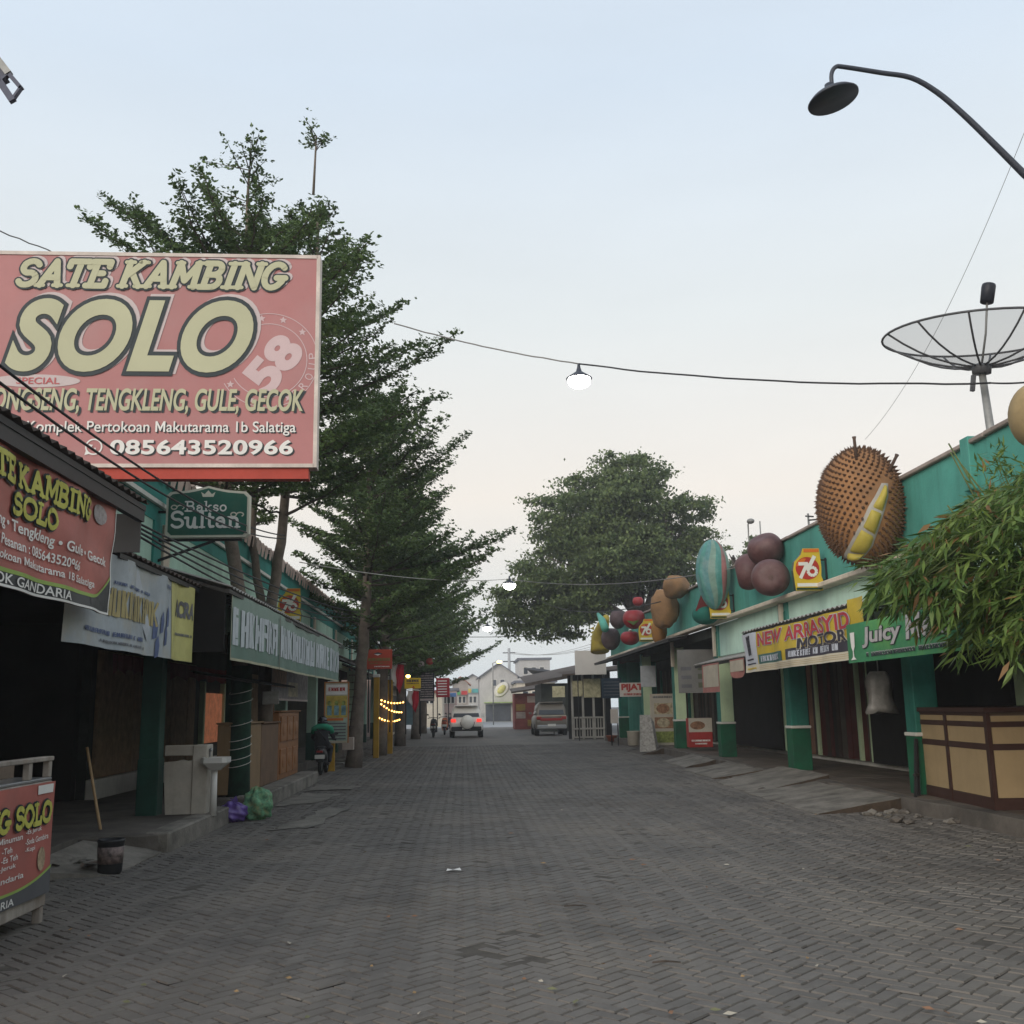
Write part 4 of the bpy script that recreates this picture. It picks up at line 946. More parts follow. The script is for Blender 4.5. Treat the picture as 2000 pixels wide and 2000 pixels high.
def lerp_path(path, z):
    for a, b in zip(path, path[1:]):
        if a[2] <= z <= b[2]:
            t = (z-a[2])/(b[2]-a[2]+1e-9); return Vector(a).lerp(Vector(b), t)
    return Vector(path[-1])
def tier_tree(label, base, paths, radii, z0, zt, rmax, seed, dens=1.0, leaf=0.07, lean=(0, 0), whips=(), tier=0.42, group='layered street trees along the left kerb', k=5, elow=4, side=None, nb=(4, 5, 5), spray=1.0, extra=()):
    """small-leaved street tree: flat feathery sprays in storeys round one or more stems"""
    r = np.random.default_rng(seed); rr = random.Random(seed)
    t = thing('layered_tree', label, 'tree', base, group)
    g = MB()
    for p, rd in zip(paths, radii):
        kk = len(p); pts = []; rs = []
        for i in range(kk-1):
            for s in range(4): f = s/4; pts.append(Vector(p[i]).lerp(Vector(p[i+1]), f)+Vector((rr.uniform(-.02, .02), rr.uniform(-.02, .02), 0))); rs.append(rd[i]+(rd[i+1]-rd[i])*f)
        pts.append(Vector(p[-1])); rs.append(rd[-1]); g.tube(pts, rs, BARK, 12)
    g.build('trunk', t)
    lb = MB(); C, A = [], []
    n = 7
    def grow(pts, h, L_, f):
        lb.tube(pts, [.035*(1-s/n)*(L_/3)**.5+.006 for s in range(n+1)], BARK_D, 5, cap=False)
        sd = Vector((-h.y, h.x, 0)); nt_ = int(24*L_/2.6*dens)+5
        for q in range(nt_):
            s = .18+.82*(q+rr.random())/nt_; x = s*n; i = min(int(x), n-1); c = pts[i].lerp(pts[i+1], x-i)
            sg = 1 if q % 2 else -1; tl = (.95*spray*(1-s)**.8+.20)*L_/2.8*rr.uniform(.6, 1.15)
            td = (h*rr.uniform(.45, 1.0)+sd*sg*rr.uniform(.5, 1.0)+Vector((0, 0, rr.uniform(-.02, .42)+.4*f))).normalized()
            m_ = max(3, int(tl/.075*min(1.15, dens)))
            if rr.random() < .25: lb.tube([c, c+td*tl], [.007, .003], BARK_D, 3, cap=False)
            for j in range(m_):
                u = (j+.6)/m_; pp = c+td*tl*u+Vector((rr.gauss(0, .045), rr.gauss(0, .045), rr.gauss(0, .03)+.05*u)); C.append(pp); A.append((td.x*.4+rr.gauss(0, .3), td.y*.4+rr.gauss(0, .3), 1.0))
    for tip in extra:                            # long single boughs seen against the sky
        tip = Vector(tip); st = lerp_path(paths[0], tip.z-1.5); dv = tip-st; h = Vector((dv.x, dv.y, 0)).normalized()
        pts = [st.lerp(tip, i/n)+Vector((rr.uniform(-.04, .04), rr.uniform(-.04, .04), -.5*math.sin(math.pi*i/n)*(1-i/n))) for i in range(n+1)]
        grow(pts, h, dv.length, .55)
    z = z0; az = rr.uniform(0, 6)
    while z < zt:
        f = (z-z0)/(zt-z0)
        L0 = rmax*max(.24, 1-.80*f**1.9)*(0.62+.38*min(1, f/.15))
        for b in range(rr.choice(nb)):
            az += 2.4+rr.uniform(-.5, .5); p = paths[rr.randrange(len(paths))]
            st = lerp_path(p, z+rr.uniform(-.1, .1)); L_ = L0*rr.uniform(.6, 1.12)
            if side is not None and math.cos(az-side) < -.2: L_ *= .75
            el = R(elow+36*f**1.2+rr.uniform(-7, 9)); h = Vector((math.cos(az), math.sin(az), 0))
            pts = []; n = 7
            for i in range(n+1):
                s = i/n; e = el+R(14)*s
                pts.append(st+h*(L_*s*math.cos(el))+Vector((lean[0]*s, lean[1]*s, L_*s*math.sin(e)*.9+.0))+Vector((rr.uniform(-.05, .05), rr.uniform(-.05, .05), rr.uniform(-.03, .03))))
            grow(pts, h, L_, f)
        z += tier*rr.uniform(.7, 1.2)*(1-.35*f)
    for wpts, top in whips:                      # bare leaders with a tuft at the end
        lb.tube(wpts, [.03]+[.018]*(len(wpts)-1), BARK, 6)
        e = Vector(wpts[-1])
        for q in range(top[0]):
            an = rr.uniform(0, 6.28); h = Vector((math.cos(an), math.sin(an), 0)); L_ = top[1]*rr.uniform(.5, 1.1); el = rr.uniform(.25, .95)
            s0 = e-Vector((0, 0, rr.uniform(0, top[1]*.8))); e1 = s0+h*L_*math.cos(el)+Vector((0, 0, L_*math.sin(el)))
            lb.tube([s0, e1], [.012, .004], BARK_D, 4, cap=False)
            for j in range(int(L_*20)):
                u = rr.uniform(.2, 1.0); pp = s0.lerp(e1, u)+Vector((rr.gauss(0, .07), rr.gauss(0, .07), rr.gauss(0, .05))); C.append(pp); A.append((rr.gauss(0, .4), rr.gauss(0, .4), 1))
    lb.build('branches', t)
    P_, d_, u_, l_ = rosettes([tuple(c) for c in C], A, k, leaf, r)
    leaves('crown', P_, d_, u_, l_, l_*.62, LEAF, t)
    return t, len(P_)
cnt = 0
# nearest tree, and the forked one close behind it
YT = gz(465, 1556, .2).y; TX = gy(467, 1480, YT).x; b1 = Vector((TX, YT, 0))
def W(px, py, Y): return tuple(gy(px, py, Y))
Y2 = 20.6; X2 = gy(519, 1400, Y2).x
tt, n = tier_tree('near tall layered tree, its trunk wrapped in green net beside the white basin', tuple(b1), [[(TX, YT, 0), (TX, YT, 2.0), W(464, 1160, YT), W(440, 940, YT), W(470, 700, YT), W(480, 520, YT), W(483, 400, YT)]],
    [(.15, .13, .115, .105, .085, .05, .03)], 5.2, 9.9, 3.6, 11, 1.3, .085, nb=(4, 4), spray=.9, tier=.40, extra=(W(165, 428, YT-.3), W(262, 402, YT-.2), W(215, 400, YT+.6), W(385, 325, YT+.3)), whips=[([W(483, 400, YT), W(487, 330, YT)], (16, .95))]); cnt += n
for py in (1310, 1330, 1372, 1402, 1418, 1438, 1452):   # cords tied round the net
    q = gy(468, py+40, YT); q.x = TX; g = MB(); g.tube([(q.x+.19*math.cos(a), q.y+.19*math.sin(a), q.z+.05*math.sin(a+.7)) for a in np.linspace(0, 6.2832, 17)], .006, WHITE_P, 5); 
    o = g.build('cord', tt)
NET = mat('green_shade_net', (0.010, 0.040, 0.024), rough=.8, var=.45, scale=7, streak=.4, bump=.4)
g = MB(); g.tube([(TX, YT, .0), (TX, YT, .8), (TX, YT, 1.5), (TX, YT, 2.3)], [.20, .18, .178, .165], NET, 14); g.build('net_wrap', tt)
tt, n = tier_tree('forked layered tree right behind the netted trunk, crown rising past the billboard', (X2, Y2, 0), [[(X2, Y2, 0), W(516, 1200, Y2), W(492, 1060, Y2), W(500, 900, Y2), W(540, 640, Y2), W(560, 480, Y2)], [(X2, Y2, 0), W(528, 1200, Y2), W(548, 1060, Y2), W(560, 930, Y2), W(615, 640, Y2), W(620, 420, Y2)]],
    [(.15, .09, .075, .07, .05, .03), (.16, .115, .10, .09, .06, .03)], 5.4, 12.0, 3.6, 23, 1.2, .09, nb=(4, 4), spray=.9, tier=.42, whips=[([W(612, 380, Y2), W(618, 265, Y2)], (8, .5))], side=0.0); cnt += n
# the row going on down the street
tt, n = tier_tree('layered tree with pale ringed trunk beside the orange board', (-3.0, 29.0, 0), [[(-3.0, 29, 0), W(700, 1380, 29), W(707, 1290, 29), W(716, 1180, 29), W(720, 1000, 29), W(725, 820, 29)]], [(.24, .17, .16, .14, .09, .03)], 3.8, 10.6, 3.9, 31, 1.15, .105, side=0.0, tier=.42); cnt += n
for q in range(14):
    z = .9+.2*q; g = MB(); g.tube([(-3.0+.178*math.cos(a)+.012*z*0, 29+.178*math.sin(a), z+.01*math.sin(3*a)) for a in np.linspace(0, 6.2832, 13)], .006, BARK_D, 4); g.build('bark_ring', tt)
for Y, x, r_, zt, sd, lab in ((36.5, -2.9, 3.6, 9.6, 41, 'layered tree behind the red roadside board with strings of lamps'), (45, -2.7, 4.0, 9.4, 43, 'layered tree near the hanging red and white flags'), (55, -2.5, 4.6, 9.0, 47, 'layered tree above the dark menu board far down the left kerb'), (67, -2.6, 4.8, 8.2, 53, 'farthest layered tree at the end of the left row')):
    tt, n = tier_tree(lab, (x, Y, 0), [[(x, Y, 0), (x+.05, Y, 2.5), (x+.2, Y, 5), (x+.1, Y, zt)]], [(.26, .2, .15, .05)], 3.0, zt, r_, sd, .65, .16, tier=.5, side=0.0, k=5); cnt += n

def rain_tree(label, base, c, rad, seed, nclump, per, leaf, m=LEAF_R, limbs=9, lobes=()):
    r = np.random.default_rng(seed); rr = random.Random(seed)
    t = thing('spreading_tree', label, 'tree', base); base = Vector(base); c = Vector(c)
    g = MB(); fork = Vector((base.x, base.y, c.z-rad[2]*.75)); g.tube([base, base.lerp(fork, .5)+Vector((.1, 0, 0)), fork], [.55, .42, .36], BARK_D, 10); g.build('trunk', t)
    lb = MB(); tips = []
    for i in range(limbs):
        az = 2*math.pi*i/limbs+rr.uniform(-.3, .3); el = rr.uniform(.15, 1.2); h = Vector((math.cos(az)*math.cos(el)*rad[0], math.sin(az)*math.cos(el)*rad[1], math.sin(el)*rad[2]*1.3+rad[2]*.2))
        e = fork+h*.8; mid = fork+h*.4+Vector((0, 0, -rad[2]*.12)); lb.tube([fork, mid, e], [.2, .13, .05], BARK_D, 6)
        for k in range(4):
            s = mid.lerp(e, rr.random()); d = Vector((rr.gauss(0, 1), rr.gauss(0, 1), rr.gauss(.2, .5))).normalized()*rad[0]*.38; lb.tube([s, s+d*.5+Vector((0, 0, -.1)), s+d], [.06, .04, .02], BARK_D, 5)
    lb.build('branches', t)
    # clumps fill a lumpy dome, fewer in its heart; gaps stay between them
    cc = []; nl = max(6, nclump//26); gl = []
    while len(gl) < nl:
        v = r.normal(size=3); v /= np.linalg.norm(v)
        if v[2] < -.6: continue
        k = r.uniform(.42, .84); gl.append((np.array((c.x+v[0]*rad[0]*k, c.y+v[1]*rad[1]*k, c.z+v[2]*rad[2]*k)), r.uniform(.26, .46)*rad[0]))
    for lc, lr2 in gl:
        for _ in range(nclump//nl):
            v = r.normal(size=3); v /= np.linalg.norm(v); k = r.uniform(.6, 1.05)
            if v[2] < -.55: k *= .6
            cc.append(tuple(lc+v*lr2*k*np.array((1, 1, .85))))
    for lc, lr_, ln_ in lobes:
        for _ in range(ln_):
            v = r.normal(size=3); v /= np.linalg.norm(v); k = r.uniform(.2, 1)**.5; cc.append((lc.x+v[0]*lr_[0]*k, lc.y+v[1]*lr_[1]*k, lc.z+v[2]*lr_[2]*k))
        lb2 = MB(); lb2.tube([fork, fork.lerp(lc, .5)+Vector((0, 0, .6)), lc], [.22, .14, .05], BARK_D, 7); lb2.build('limb', t)
    cc = np.array(cc); P_ = np.repeat(cc, per, 0); nn = len(P_); sz = np.repeat(r.uniform(.5, 1.15, len(cc)), per)[:, None]*rad[0]*.075
    P_ = P_+r.normal(size=(nn, 3))*sz*np.array((1, 1, .42))
    d = r.normal(size=(nn, 3)); up = r.normal(size=(nn, 3))*.6+np.array((0, 0, 1)); l_ = leaf*r.uniform(.6, 1.2, nn)
    leaves('crown', P_, d, up, l_, l_*.6, m, t); return nn
cnt += rain_tree('huge dark spreading tree behind the far end of the right arcade', (10.5, 60, 0), gy(1215, 1092, 60), (5.6, 5.6, 5.2), 5, 680, 125, .25, lobes=((gy(1040, 1175, 60), (2.4, 2.8, 2.5), 90), (gy(1110, 1190, 60), (2.2, 2.8, 1.7), 70), (gy(1225, 935, 60), (2.6, 2.6, 1.6), 50), (gy(1120, 1030, 60), (2.4, 2.6, 2.2), 60), (gy(1330, 1040, 60), (2.4, 2.6, 2.4), 60)))
q = gy(1470, 1100, 46); cnt += rain_tree('thin leafy tree peeping over the parapet behind the purple fruit', (q.x+1, 50, 0), gy(1440, 1110, 50), (1.8, 1.8, 2.4), 13, 40, 60, .15)
print('leaves', cnt)

# ------------------------------------------------------------------ bamboo at the right edge
def bamboo():
    rr = random.Random(4); r = np.random.default_rng(4)
    t = thing('bamboo_clump', 'leafy green bamboo leaning in from the right edge over the banner', 'bamboo', (6.15, 10.0, 0))
    CULM = mat('bamboo_culm', (.10, .13, .04), rough=.5, var=.25, scale=5)
    for i in range(9):
        b = Vector((6.1+rr.uniform(-.22, .3), 10.0+rr.uniform(-.4, .4), 0)); tip = b+Vector((-rr.uniform(.1, 1.0), rr.uniform(-.5, .6), rr.uniform(3.4, 4.4)))
        mid = b+Vector((.05, 0, 2.2)); pts = [b.lerp(mid, s)*(1-s)+mid.lerp(tip, s)*s for s in np.linspace(0, 1, 9)]
        g = MB(); g.tube(pts, [.022-.0017*k for k in range(9)], CULM, 7); g.build('culm', t)
    P_, D, U_, L_ = [], [], [], []
    tw = MB()
    for i in range(520):
        # sprays reach out over the street and hang down; sizes from the outline of the clump
        px = 1738+ (2060-1738)*rr.random()**.72; lo_, hi_ = 1300, 985
        k = (px-1700)/300
        top = 1130-150*min(1, k*1.5) if px < 1900 else 960+30*rr.random()-(px-1900)*.4; bot = 1155+(px-1700)*.55 if px < 1850 else min(1300, 1235+(px-1850)*.9)
        bot -= 45; py = top+(bot-top)*rr.random(); Y = 9.0+2.0*rr.random()
        s = gy(px, py, Y)
        d = Vector((-rr.uniform(.35, 1.0), rr.uniform(-.6, .4), rr.uniform(-.45, .25))).normalized(); ln = rr.uniform(.3, .62)
        root = s-d*ln*.35+Vector((.12, 0, .12)); m_ = s+d*ln*.2; e = s+d*ln*.62+Vector((0, 0, -.12))
        tw.tube([root, m_, e], [.004, .003, .0015], CULM, 4, cap=False)
        for j in range(rr.randrange(13, 22)):
            u = rr.random()**.7; p = root.lerp(m_, u*2) if u < .5 else m_.lerp(e, u*2-1)
            q = (d*rr.uniform(.3, 1)+Vector((rr.gauss(0, .4), rr.gauss(0, .4), -rr.uniform(.0, .95)))).normalized()
            P_.append(tuple(p)); D.append(tuple(q)); U_.append((rr.gauss(0, .5), rr.gauss(0, .5), 1)); L_.append(rr.uniform(.09, .25))
    for i in range(22):          # young shoots standing above the mass
        px, py = rr.uniform(1905, 2010), rr.uniform(880, 985); s = gy(px, py, 9.6+rr.random()); tw.tube([s+Vector((.15, 0, -.5)), s+Vector((.05, 0, -.2)), s], [.004, .003, .0015], CULM, 4, cap=False)
        for j in range(9): P_.append(tuple(s+Vector((rr.gauss(0, .05), rr.gauss(0, .05), rr.gauss(0, .06))))); D.append((rr.gauss(-.2, .6), rr.gauss(0, .6), rr.uniform(-.3, .8))); U_.append((rr.gauss(0, .5), rr.gauss(0, .5), 1)); L_.append(rr.uniform(.08, .15))
    tw.build('twigs', t)
    leaves('leaves', P_, D, U_, np.array(L_), np.array(L_)*.18, LEAF_B, t, False)
    n_ = len(P_); ix = [i for i in range(n_) if rr.random() < .05]; sh = lambda A: [tuple(x+rr.gauss(0, .03) for x in A[i]) for i in ix]
    leaves('dead_leaves', sh(P_), sh(D), sh(U_), np.array([L_[i] for i in ix]), np.array([L_[i] for i in ix])*.22, leaf_mat('bamboo_leaf_dead', (.16, .09, .04), (.34, .20, .08)), t, False)
bamboo()
# ------------------------------------------------------------------ fruit sculptures on the right parapet
def ray_ell(px, py, c, r):
    d = ray(px, py); o = CAM-c; D = Vector((d.x/r[0], d.y/r[1], d.z/r[2])); O = Vector((o.x/r[0], o.y/r[1], o.z/r[2]))
    a, b, q = D.dot(D), 2*O.dot(D), O.dot(O)-1; disc = max(0, b*b-4*a*q); t = (-b-math.sqrt(disc))/(2*a); p = CAM+d*t
    n = Vector(((p.x-c.x)/r[0]**2, (p.y-c.y)/r[1]**2, (p.z-c.z)/r[2]**2)).normalized(); return p, n
DUR = mat('durian_tan', (.30, .15, .065), rough=.8, var=.2, scale=1.2, dirt=(.12, .085, .06), dirt_amt=.7); DSP = mat('durian_spike_brown', (.10, .055, .033), rough=.8, var=.3, scale=3)
FLE = mat('durian_flesh_yellow', (.40, .32, .06), rough=.6, var=.14, scale=3); RIM = mat('durian_rind_white', (.36, .34, .30), rough=.7, var=.2); STM = mat('stem_brown', (.10, .065, .05), var=.3)
c = gx(1682, 988, 6.15); er = (.62, .72, .90)
t = thing('durian_sculpture', 'giant spiky brown durian sculpture split open to yellow flesh on the parapet', 'sculpture', (c.x, c.y, c.z-er[2]))
g = MB(); g.ell(c, er, DUR, 40, 24); g.build('husk', t)
Lf = [(1470, 540), (1390, 700), (1310, 830), (1225, 1020), (1115, 1220), (1010, 1420), (1000, 1475)]; Rt = [(1482, 545), (1486, 700), (1442, 880), (1372, 1100), (1292, 1330), (1222, 1420), (1165, 1478)]
Z7 = lambda p: (1500+p[0]*.1553, 860+p[1]*.1553)
def lr(s):
    x = s*(len(Lf)-1); i = min(int(x), len(Lf)-2); f = x-i
    return [tuple(a[i][k]+(a[i+1][k]-a[i][k])*f for k in (0, 1)) for a in (Lf, Rt)]
def patch(ins0, ins1, s0, s1, off, bul, m, ns=24, nt_=8):
    vs = []
    for i in range(ns+1):
        s = s0+(s1-s0)*i/ns; a, b = lr(s)
        for j in range(nt_+1):
            u = j/nt_; x, y = a[0]-ins0+(b[0]+ins1-a[0]+ins0)*u, a[1]+(b[1]-a[1])*u; p, n = ray_ell(*Z7((x, y)), c, er)
            e = math.sin(math.pi*u)**.5*math.sin(math.pi*min(1, max(0, i/ns)))**.4 if bul else 1
            vs.append(p+n*(off+bul*e))
    return vs, [(i*(nt_+1)+j, i*(nt_+1)+j+1, (i+1)*(nt_+1)+j+1, (i+1)*(nt_+1)+j) for i in range(ns) for j in range(nt_)]
g = MB(); v, f = patch(46, 22, 0, 1, .012, .025, RIM); g.add(v, f, RIM, True); g.build('rind', t)
for a, b in ((.03, .35), (.36, .56), (.57, .81), (.82, .985)):
    g = MB(); v, f = patch(0, -4, a, b, .022, .075, FLE, 12, 8); g.add(v, f, FLE, True); g.build('flesh', t)
g = MB(); N_ = 1000
for i in range(N_):
    z = 1-2*(i+.5)/N_; rr_ = math.sqrt(1-z*z); ph = i*2.399963; d = Vector((rr_*math.cos(ph), rr_*math.sin(ph), z)); p = c+Vector((d.x*er[0], d.y*er[1], d.z*er[2]))
    n = Vector((d.x/er[0], d.y/er[1], d.z/er[2])).normalized(); px, py = proj(p); zx, zy = (px-1500)/.1553, (py-860)/.1553; hit = False
    if n.dot(CAM-p) > 0:
        for k in range(13):
            a, b = lr(k/12)
            if abs(zy-(a[1]+b[1])/2) < 75 and a[0]-70 < zx < b[0]+45: hit = True
    if hit: continue
    h = rnd(.055, .085); w_ = .030; x = n.orthogonal().normalized(); y = n.cross(x); q = rnd(0, 1.5)
    b4 = [p-n*.01+(x*math.cos(q+k*1.2566)+y*math.sin(q+k*1.2566))*w_ for k in range(5)]
    g.add(b4+[p+n*h+Vector((rnd(-.01, .01), rnd(-.01, .01), -.012))], [(k, (k+1) % 5, 5) for k in range(5)], DSP)
g.build('spikes', t, kind='stuff')
for a, b in (((1672, 890), (1668, 853)), ((1737, 918), (1752, 888))):
    p, n = ray_ell(a[0], a[1]+6, c, er); q = gy(b[0], b[1], p.y); g = MB(); g.tube([p-n*.05, q-(q-p)*.12, q], [.030, .024, .034], STM, 8); g.build('stem', t)

MAN = mat('mangosteen_purple', (.095, .042, .042), rough=.55, spec=.4, var=.25, scale=2.5, dirt=(.17, .095, .09), dirt_amt=.9)
def dimple(axis, k=.22, w=.35):
    ax = Vector(axis).normalized()
    def f(d): q = d.dot(ax); return 1-k*max(0, (q-(1-w))/w)**1.6 if q > 1-w else 1.0
    return f
c1 = gx(1505, 1128, 6.14)
t = thing('mangosteen_sculpture', 'cluster of three dark purple fruit sculptures left of the shield sign', 'sculpture', (c1.x, c1.y, c1.z-.4))
vd = (CAM-c1).normalized()
for (px, py, X, r_, ax) in ((1505, 1128, 6.12, (.38, .38, .37), vd+Vector((0, 0, .12))), (1495, 1073, 6.26, (.37, .40, .36), Vector((-.5, -.4, .9))), (1461, 1117, 6.26, (.33, .36, .40), Vector((-1, .3, -.2)))):
    q = gx(px, py, X); g = MB(); g.ell(q, r_, MAN, 36, 26, fn=dimple(ax, .24, .34)); fr = g.build('fruit', t)
    if r_[0] == .38:
        g = MB(); 
        for k in range(6):
            a = vd.orthogonal().normalized(); b = vd.cross(a); an = k*1.047; dd = a*math.cos(an)+b*math.sin(an); e = vd.normalized()*.345
            g.add([q+e+dd*.01, q+e*1.01+dd*.035+dd.cross(vd)*.012, q+e*1.005+dd*.06, q+e*1.01+dd*.035-dd.cross(vd)*.012], [(0, 1, 2, 3)], STM)
        g.build('star_mark', fr)
# striped long fruit
ST = [mat('stripe_%s' % n, cc, rough=.7, var=.22, scale=4, dirt=(.30, .36, .33), dirt_amt=.5) for n, cc in (('teal', (.085, .25, .22)), ('blue', (.10, .24, .24)), ('sage', (.18, .28, .23)), ('pink', (.30, .13, .12)))]
c1 = gx(1393, 1122, 6.12); t = thing('striped_fruit_sculpture', 'tall faded blue and pink striped melon sculpture above the parapet', 'sculpture', (c1.x, c1.y, c1.z-1))
g = MB(); nu, nv = 48, 20; V = []
for i in range(nv+1):
    th = math.pi*i/nv
    for j in range(nu):
        ph = 2*math.pi*j/nu+.12*math.sin(th*3); rib = 1+.025*math.cos(ph*12); k = 1-.12*max(0, -math.cos(th)); V.append(c1+Vector((.42*math.sin(th)*math.cos(ph)*rib*k, .42*math.sin(th)*math.sin(ph)*rib*k, .86*math.cos(th)+.0)))
pat = [0, 1, 2, 0, 3, 1, 0, 2, 1, 0, 1, 2, 0, 3, 2, 1]
for i in range(nv):
    for j in range(nu): g.add([V[i*nu+j], V[(i+1)*nu+j], V[(i+1)*nu+(j+1) % nu], V[i*nu+(j+1) % nu]], [(0, 1, 2, 3)], ST[pat[(j//3) % 16]], True)
g.build('melon', t)
q = gx(1378, 1196, 6.05); g = MB(); g.ell(q+Vector((0, 0, -.05)), (.34, .36, .26), mat('slice_rind_green', (.02, .14, .11), var=.2), 24, 12); sl = g.build('slice', t)
g = MB(); g.prism([q+Vector((-.30, -.2, .02)), q+Vector((-.05, -.36, -.02)), q+Vector((.22, -.28, .02)), q+Vector((-.16, -.3, .42))], (.03, .08, .02), mat('slice_red', (.17, .035, .035), var=.2)); g.build('flesh', sl)
# brown pear shaped fruit
BRN = mat('sculpture_clay_brown', (.26, .15, .075), rough=.85, var=.25, scale=1.6, dirt=(.13, .10, .075), dirt_amt=.8)
c1 = gx(1298, 1188, 6.12); t = thing('brown_fruit_sculpture', 'lumpy weathered brown pear shaped sculpture at the middle of the parapet', 'sculpture', (c1.x, c1.y, c1.z-.9))
from mathutils import noise as _nz
lump = lambda d: 1+.16*_nz.noise(d*1.7+Vector((3, 1, 2)))+.06*_nz.noise(d*5)
g = MB(); g.ell(gx(1320, 1146, 6.25), (.38, .44, .36), BRN, 24, 16, fn=lump); g.build('fruit', t)
g = MB(); g.ell(c1, (.42, .46, .62), BRN, 28, 18, fn=lump); g.build('fruit', t)
g = MB(); g.ell(gx(1287, 1232, 6.1), (.24, .24, .38), mat('sculpture_ochre', (.28, .14, .045), rough=.8, var=.2), 20, 14, fn=lump); g.build('fruit', t)
# red apples
RED = mat('apple_red', (.30, .022, .028), rough=.5, spec=.4, var=.2, scale=2, dirt=(.20, .075, .07), dirt_amt=.8)
c1 = gx(1238, 1208, 6.12); t = thing('apple_sculpture', 'stack of bright red apple sculptures beside the dark purple ones', 'sculpture', (c1.x, c1.y, c1.z-.9))
for k, (px, py, X, r_) in enumerate(((1238, 1208, 6.12, .40), (1246, 1174, 6.2, .19), (1231, 1245, 6.1, .36))):
    q = gx(px, py, X); g = MB(); g.ell(q, (r_, r_, r_*(.95 if k < 2 else .78)), RED, 24, 16, fn=dimple((0, 0, 1), .3, .35)); fr = g.build('apple', t)
    if k == 0:
        v2 = (CAM-q).normalized(); rt_ = Vector((1, 0, 0)); b = q+v2*(r_+.012)+Vector((0, 0, -.10))
        g = MB(); g.prism([b+rt_*-.28+Vector((0, 0, .04)), b+rt_*-.02+Vector((0, 0, -.14)), b+rt_*.20+Vector((0, 0, .05)), b+rt_*-.02+Vector((0, 0, .0))], -v2*.08, mat('apple_core_green', (.08, .12, .03))); g.build('cut', fr)
    if k == 2:
        g = MB(); g.ell(q+Vector((-.02, -.2, r_*.66)), (.07, .07, .06), WHITE_P, 10, 8); g.build('calyx', fr)
MAN2 = mat('plum_grey', (.075, .048, .052), rough=.6, var=.25, scale=2, dirt=(.15, .13, .12), dirt_amt=.5)
c1 = gx(1195, 1245, 6.1); t = thing('plum_sculpture', 'pair of dusty dark plum sculptures at the far end of the parapet', 'sculpture', (c1.x, c1.y, c1.z-.5))
for px, py, X, r_ in ((1193, 1247, 6.1, (.40, .40, .48)), (1207, 1209, 6.25, (.34, .34, .40))): g = MB(); g.ell(gx(px, py, X), r_, MAN2, 24, 16, fn=dimple((0, 0, 1), .12, .3)); g.build('fruit', t)
YB = mat('banana_yellow', (.36, .28, .05), rough=.7, var=.2, scale=3); TB = mat('tip_turquoise', (.10, .36, .28), rough=.7, var=.15)
t = thing('banana_sculpture', 'yellow curved fruit sculpture with turquoise tip at the end of the right row', 'sculpture', tuple(gx(1170, 1265, 6.0)))
g = MB(); g.tube([gx(1172, 1272, 6.0), gx(1170, 1245, 6.0), gx(1178, 1222, 6.0), gx(1184, 1206, 6.05)], [.42, .34, .26, .14], YB, 14); bd = g.build('body', t)
for k in range(6): q = gx(1160, 1268-8*k, 6.0); g = MB(); g.add([q+Vector((0, -.1, -.08)), q+Vector((0, -.1, .10)), q+Vector((-.2, -.14, .0)), q+Vector((0, .12, 0))], [(0, 1, 2), (1, 3, 2), (3, 0, 2)], YB); g.build('barb', bd)
g = MB(); g.tube([gx(1182, 1228, 5.75), gx(1176, 1212, 5.75), gx(1168, 1199, 5.75)], [.16, .15, .06], TB, 12); g.build('tip', t)
TAN = mat('mango_tan', (.30, .22, .11), rough=.7, var=.25, scale=2.5, dirt=(.16, .12, .08), dirt_amt=.6)
c1 = gx(2022, 812, 6.2); t = thing('tan_fruit_sculpture', 'smooth tan fruit sculpture cut by the right edge beside the dish mast', 'sculpture', (c1.x, c1.y, c1.z-.4)); g = MB(); g.ell(c1, (.26, .3, .36), TAN, 24, 16); g.build('fruit', t)

# ------------------------------------------------------------------ satellite dish
GALV = mat('galvanised_steel', (.26, .26, .25), rough=.5, metal=.3, var=.25, scale=6); MESH = mat('dish_mesh', (.10, .10, .105), rough=.6, alpha=.30, var=.1); DKS = mat('dish_rib', (.085, .085, .09), rough=.5, var=.2)
v0 = gx(1917, 716, 6.95); Yd = v0.y
t = thing('satellite_dish', 'wide mesh satellite dish on a pole behind the teal parapet', 'dish', (v0.x, v0.y, 4.3))
ax = Vector((.02, -.10, 1)).normalized(); a_ = ax.orthogonal().normalized(); b_ = ax.cross(a_); RD, HD = 1.24, .44
def dp(r_, an): return v0+ax*(HD*(r_/RD)**2)+(a_*math.cos(an)+b_*math.sin(an))*r_
g = MB(); nr, na = 8, 48
V = [dp(RD*(i+.4)/(nr+.4), 2*math.pi*j/na) for i in range(nr+1) for j in range(na)]
g.add(V, [(i*na+j, i*na+(j+1) % na, (i+1)*na+(j+1) % na, (i+1)*na+j) for i in range(nr) for j in range(na)], MESH, True); g.build('mesh_bowl', t)
g = MB(); g.tube([dp(RD, 2*math.pi*j/48) for j in range(49)], .016, DKS, 6); g.build('rim', t)
for k in range(12): g = MB(); g.tube([dp(RD*s/6, 2*math.pi*k/12+.2) for s in range(7)], .014, DKS, 5); g.build('rib', t)
g = MB(); g.lathe([(.12, -.10), (.13, 0), (.10, .03)], v0, DKS, 12, ax); g.build('hub', t)
fc = gx(1928, 585, 6.95); g = MB(); g.tube([v0, v0.lerp(fc, .5)+Vector((.02, 0, 0)), fc], .016, GALV, 6); g.build('feed_mast', t)
fd = Vector((.22, 0, 1)).normalized(); g = MB(); g.lathe([(.0, -.12), (.085, -.12), (.09, .1), (.085, .13), (.0, .14)], fc+fd*.08, mat('feed_black', (.02, .022, .03), rough=.5), 14, fd); g.build('feed_horn', t)
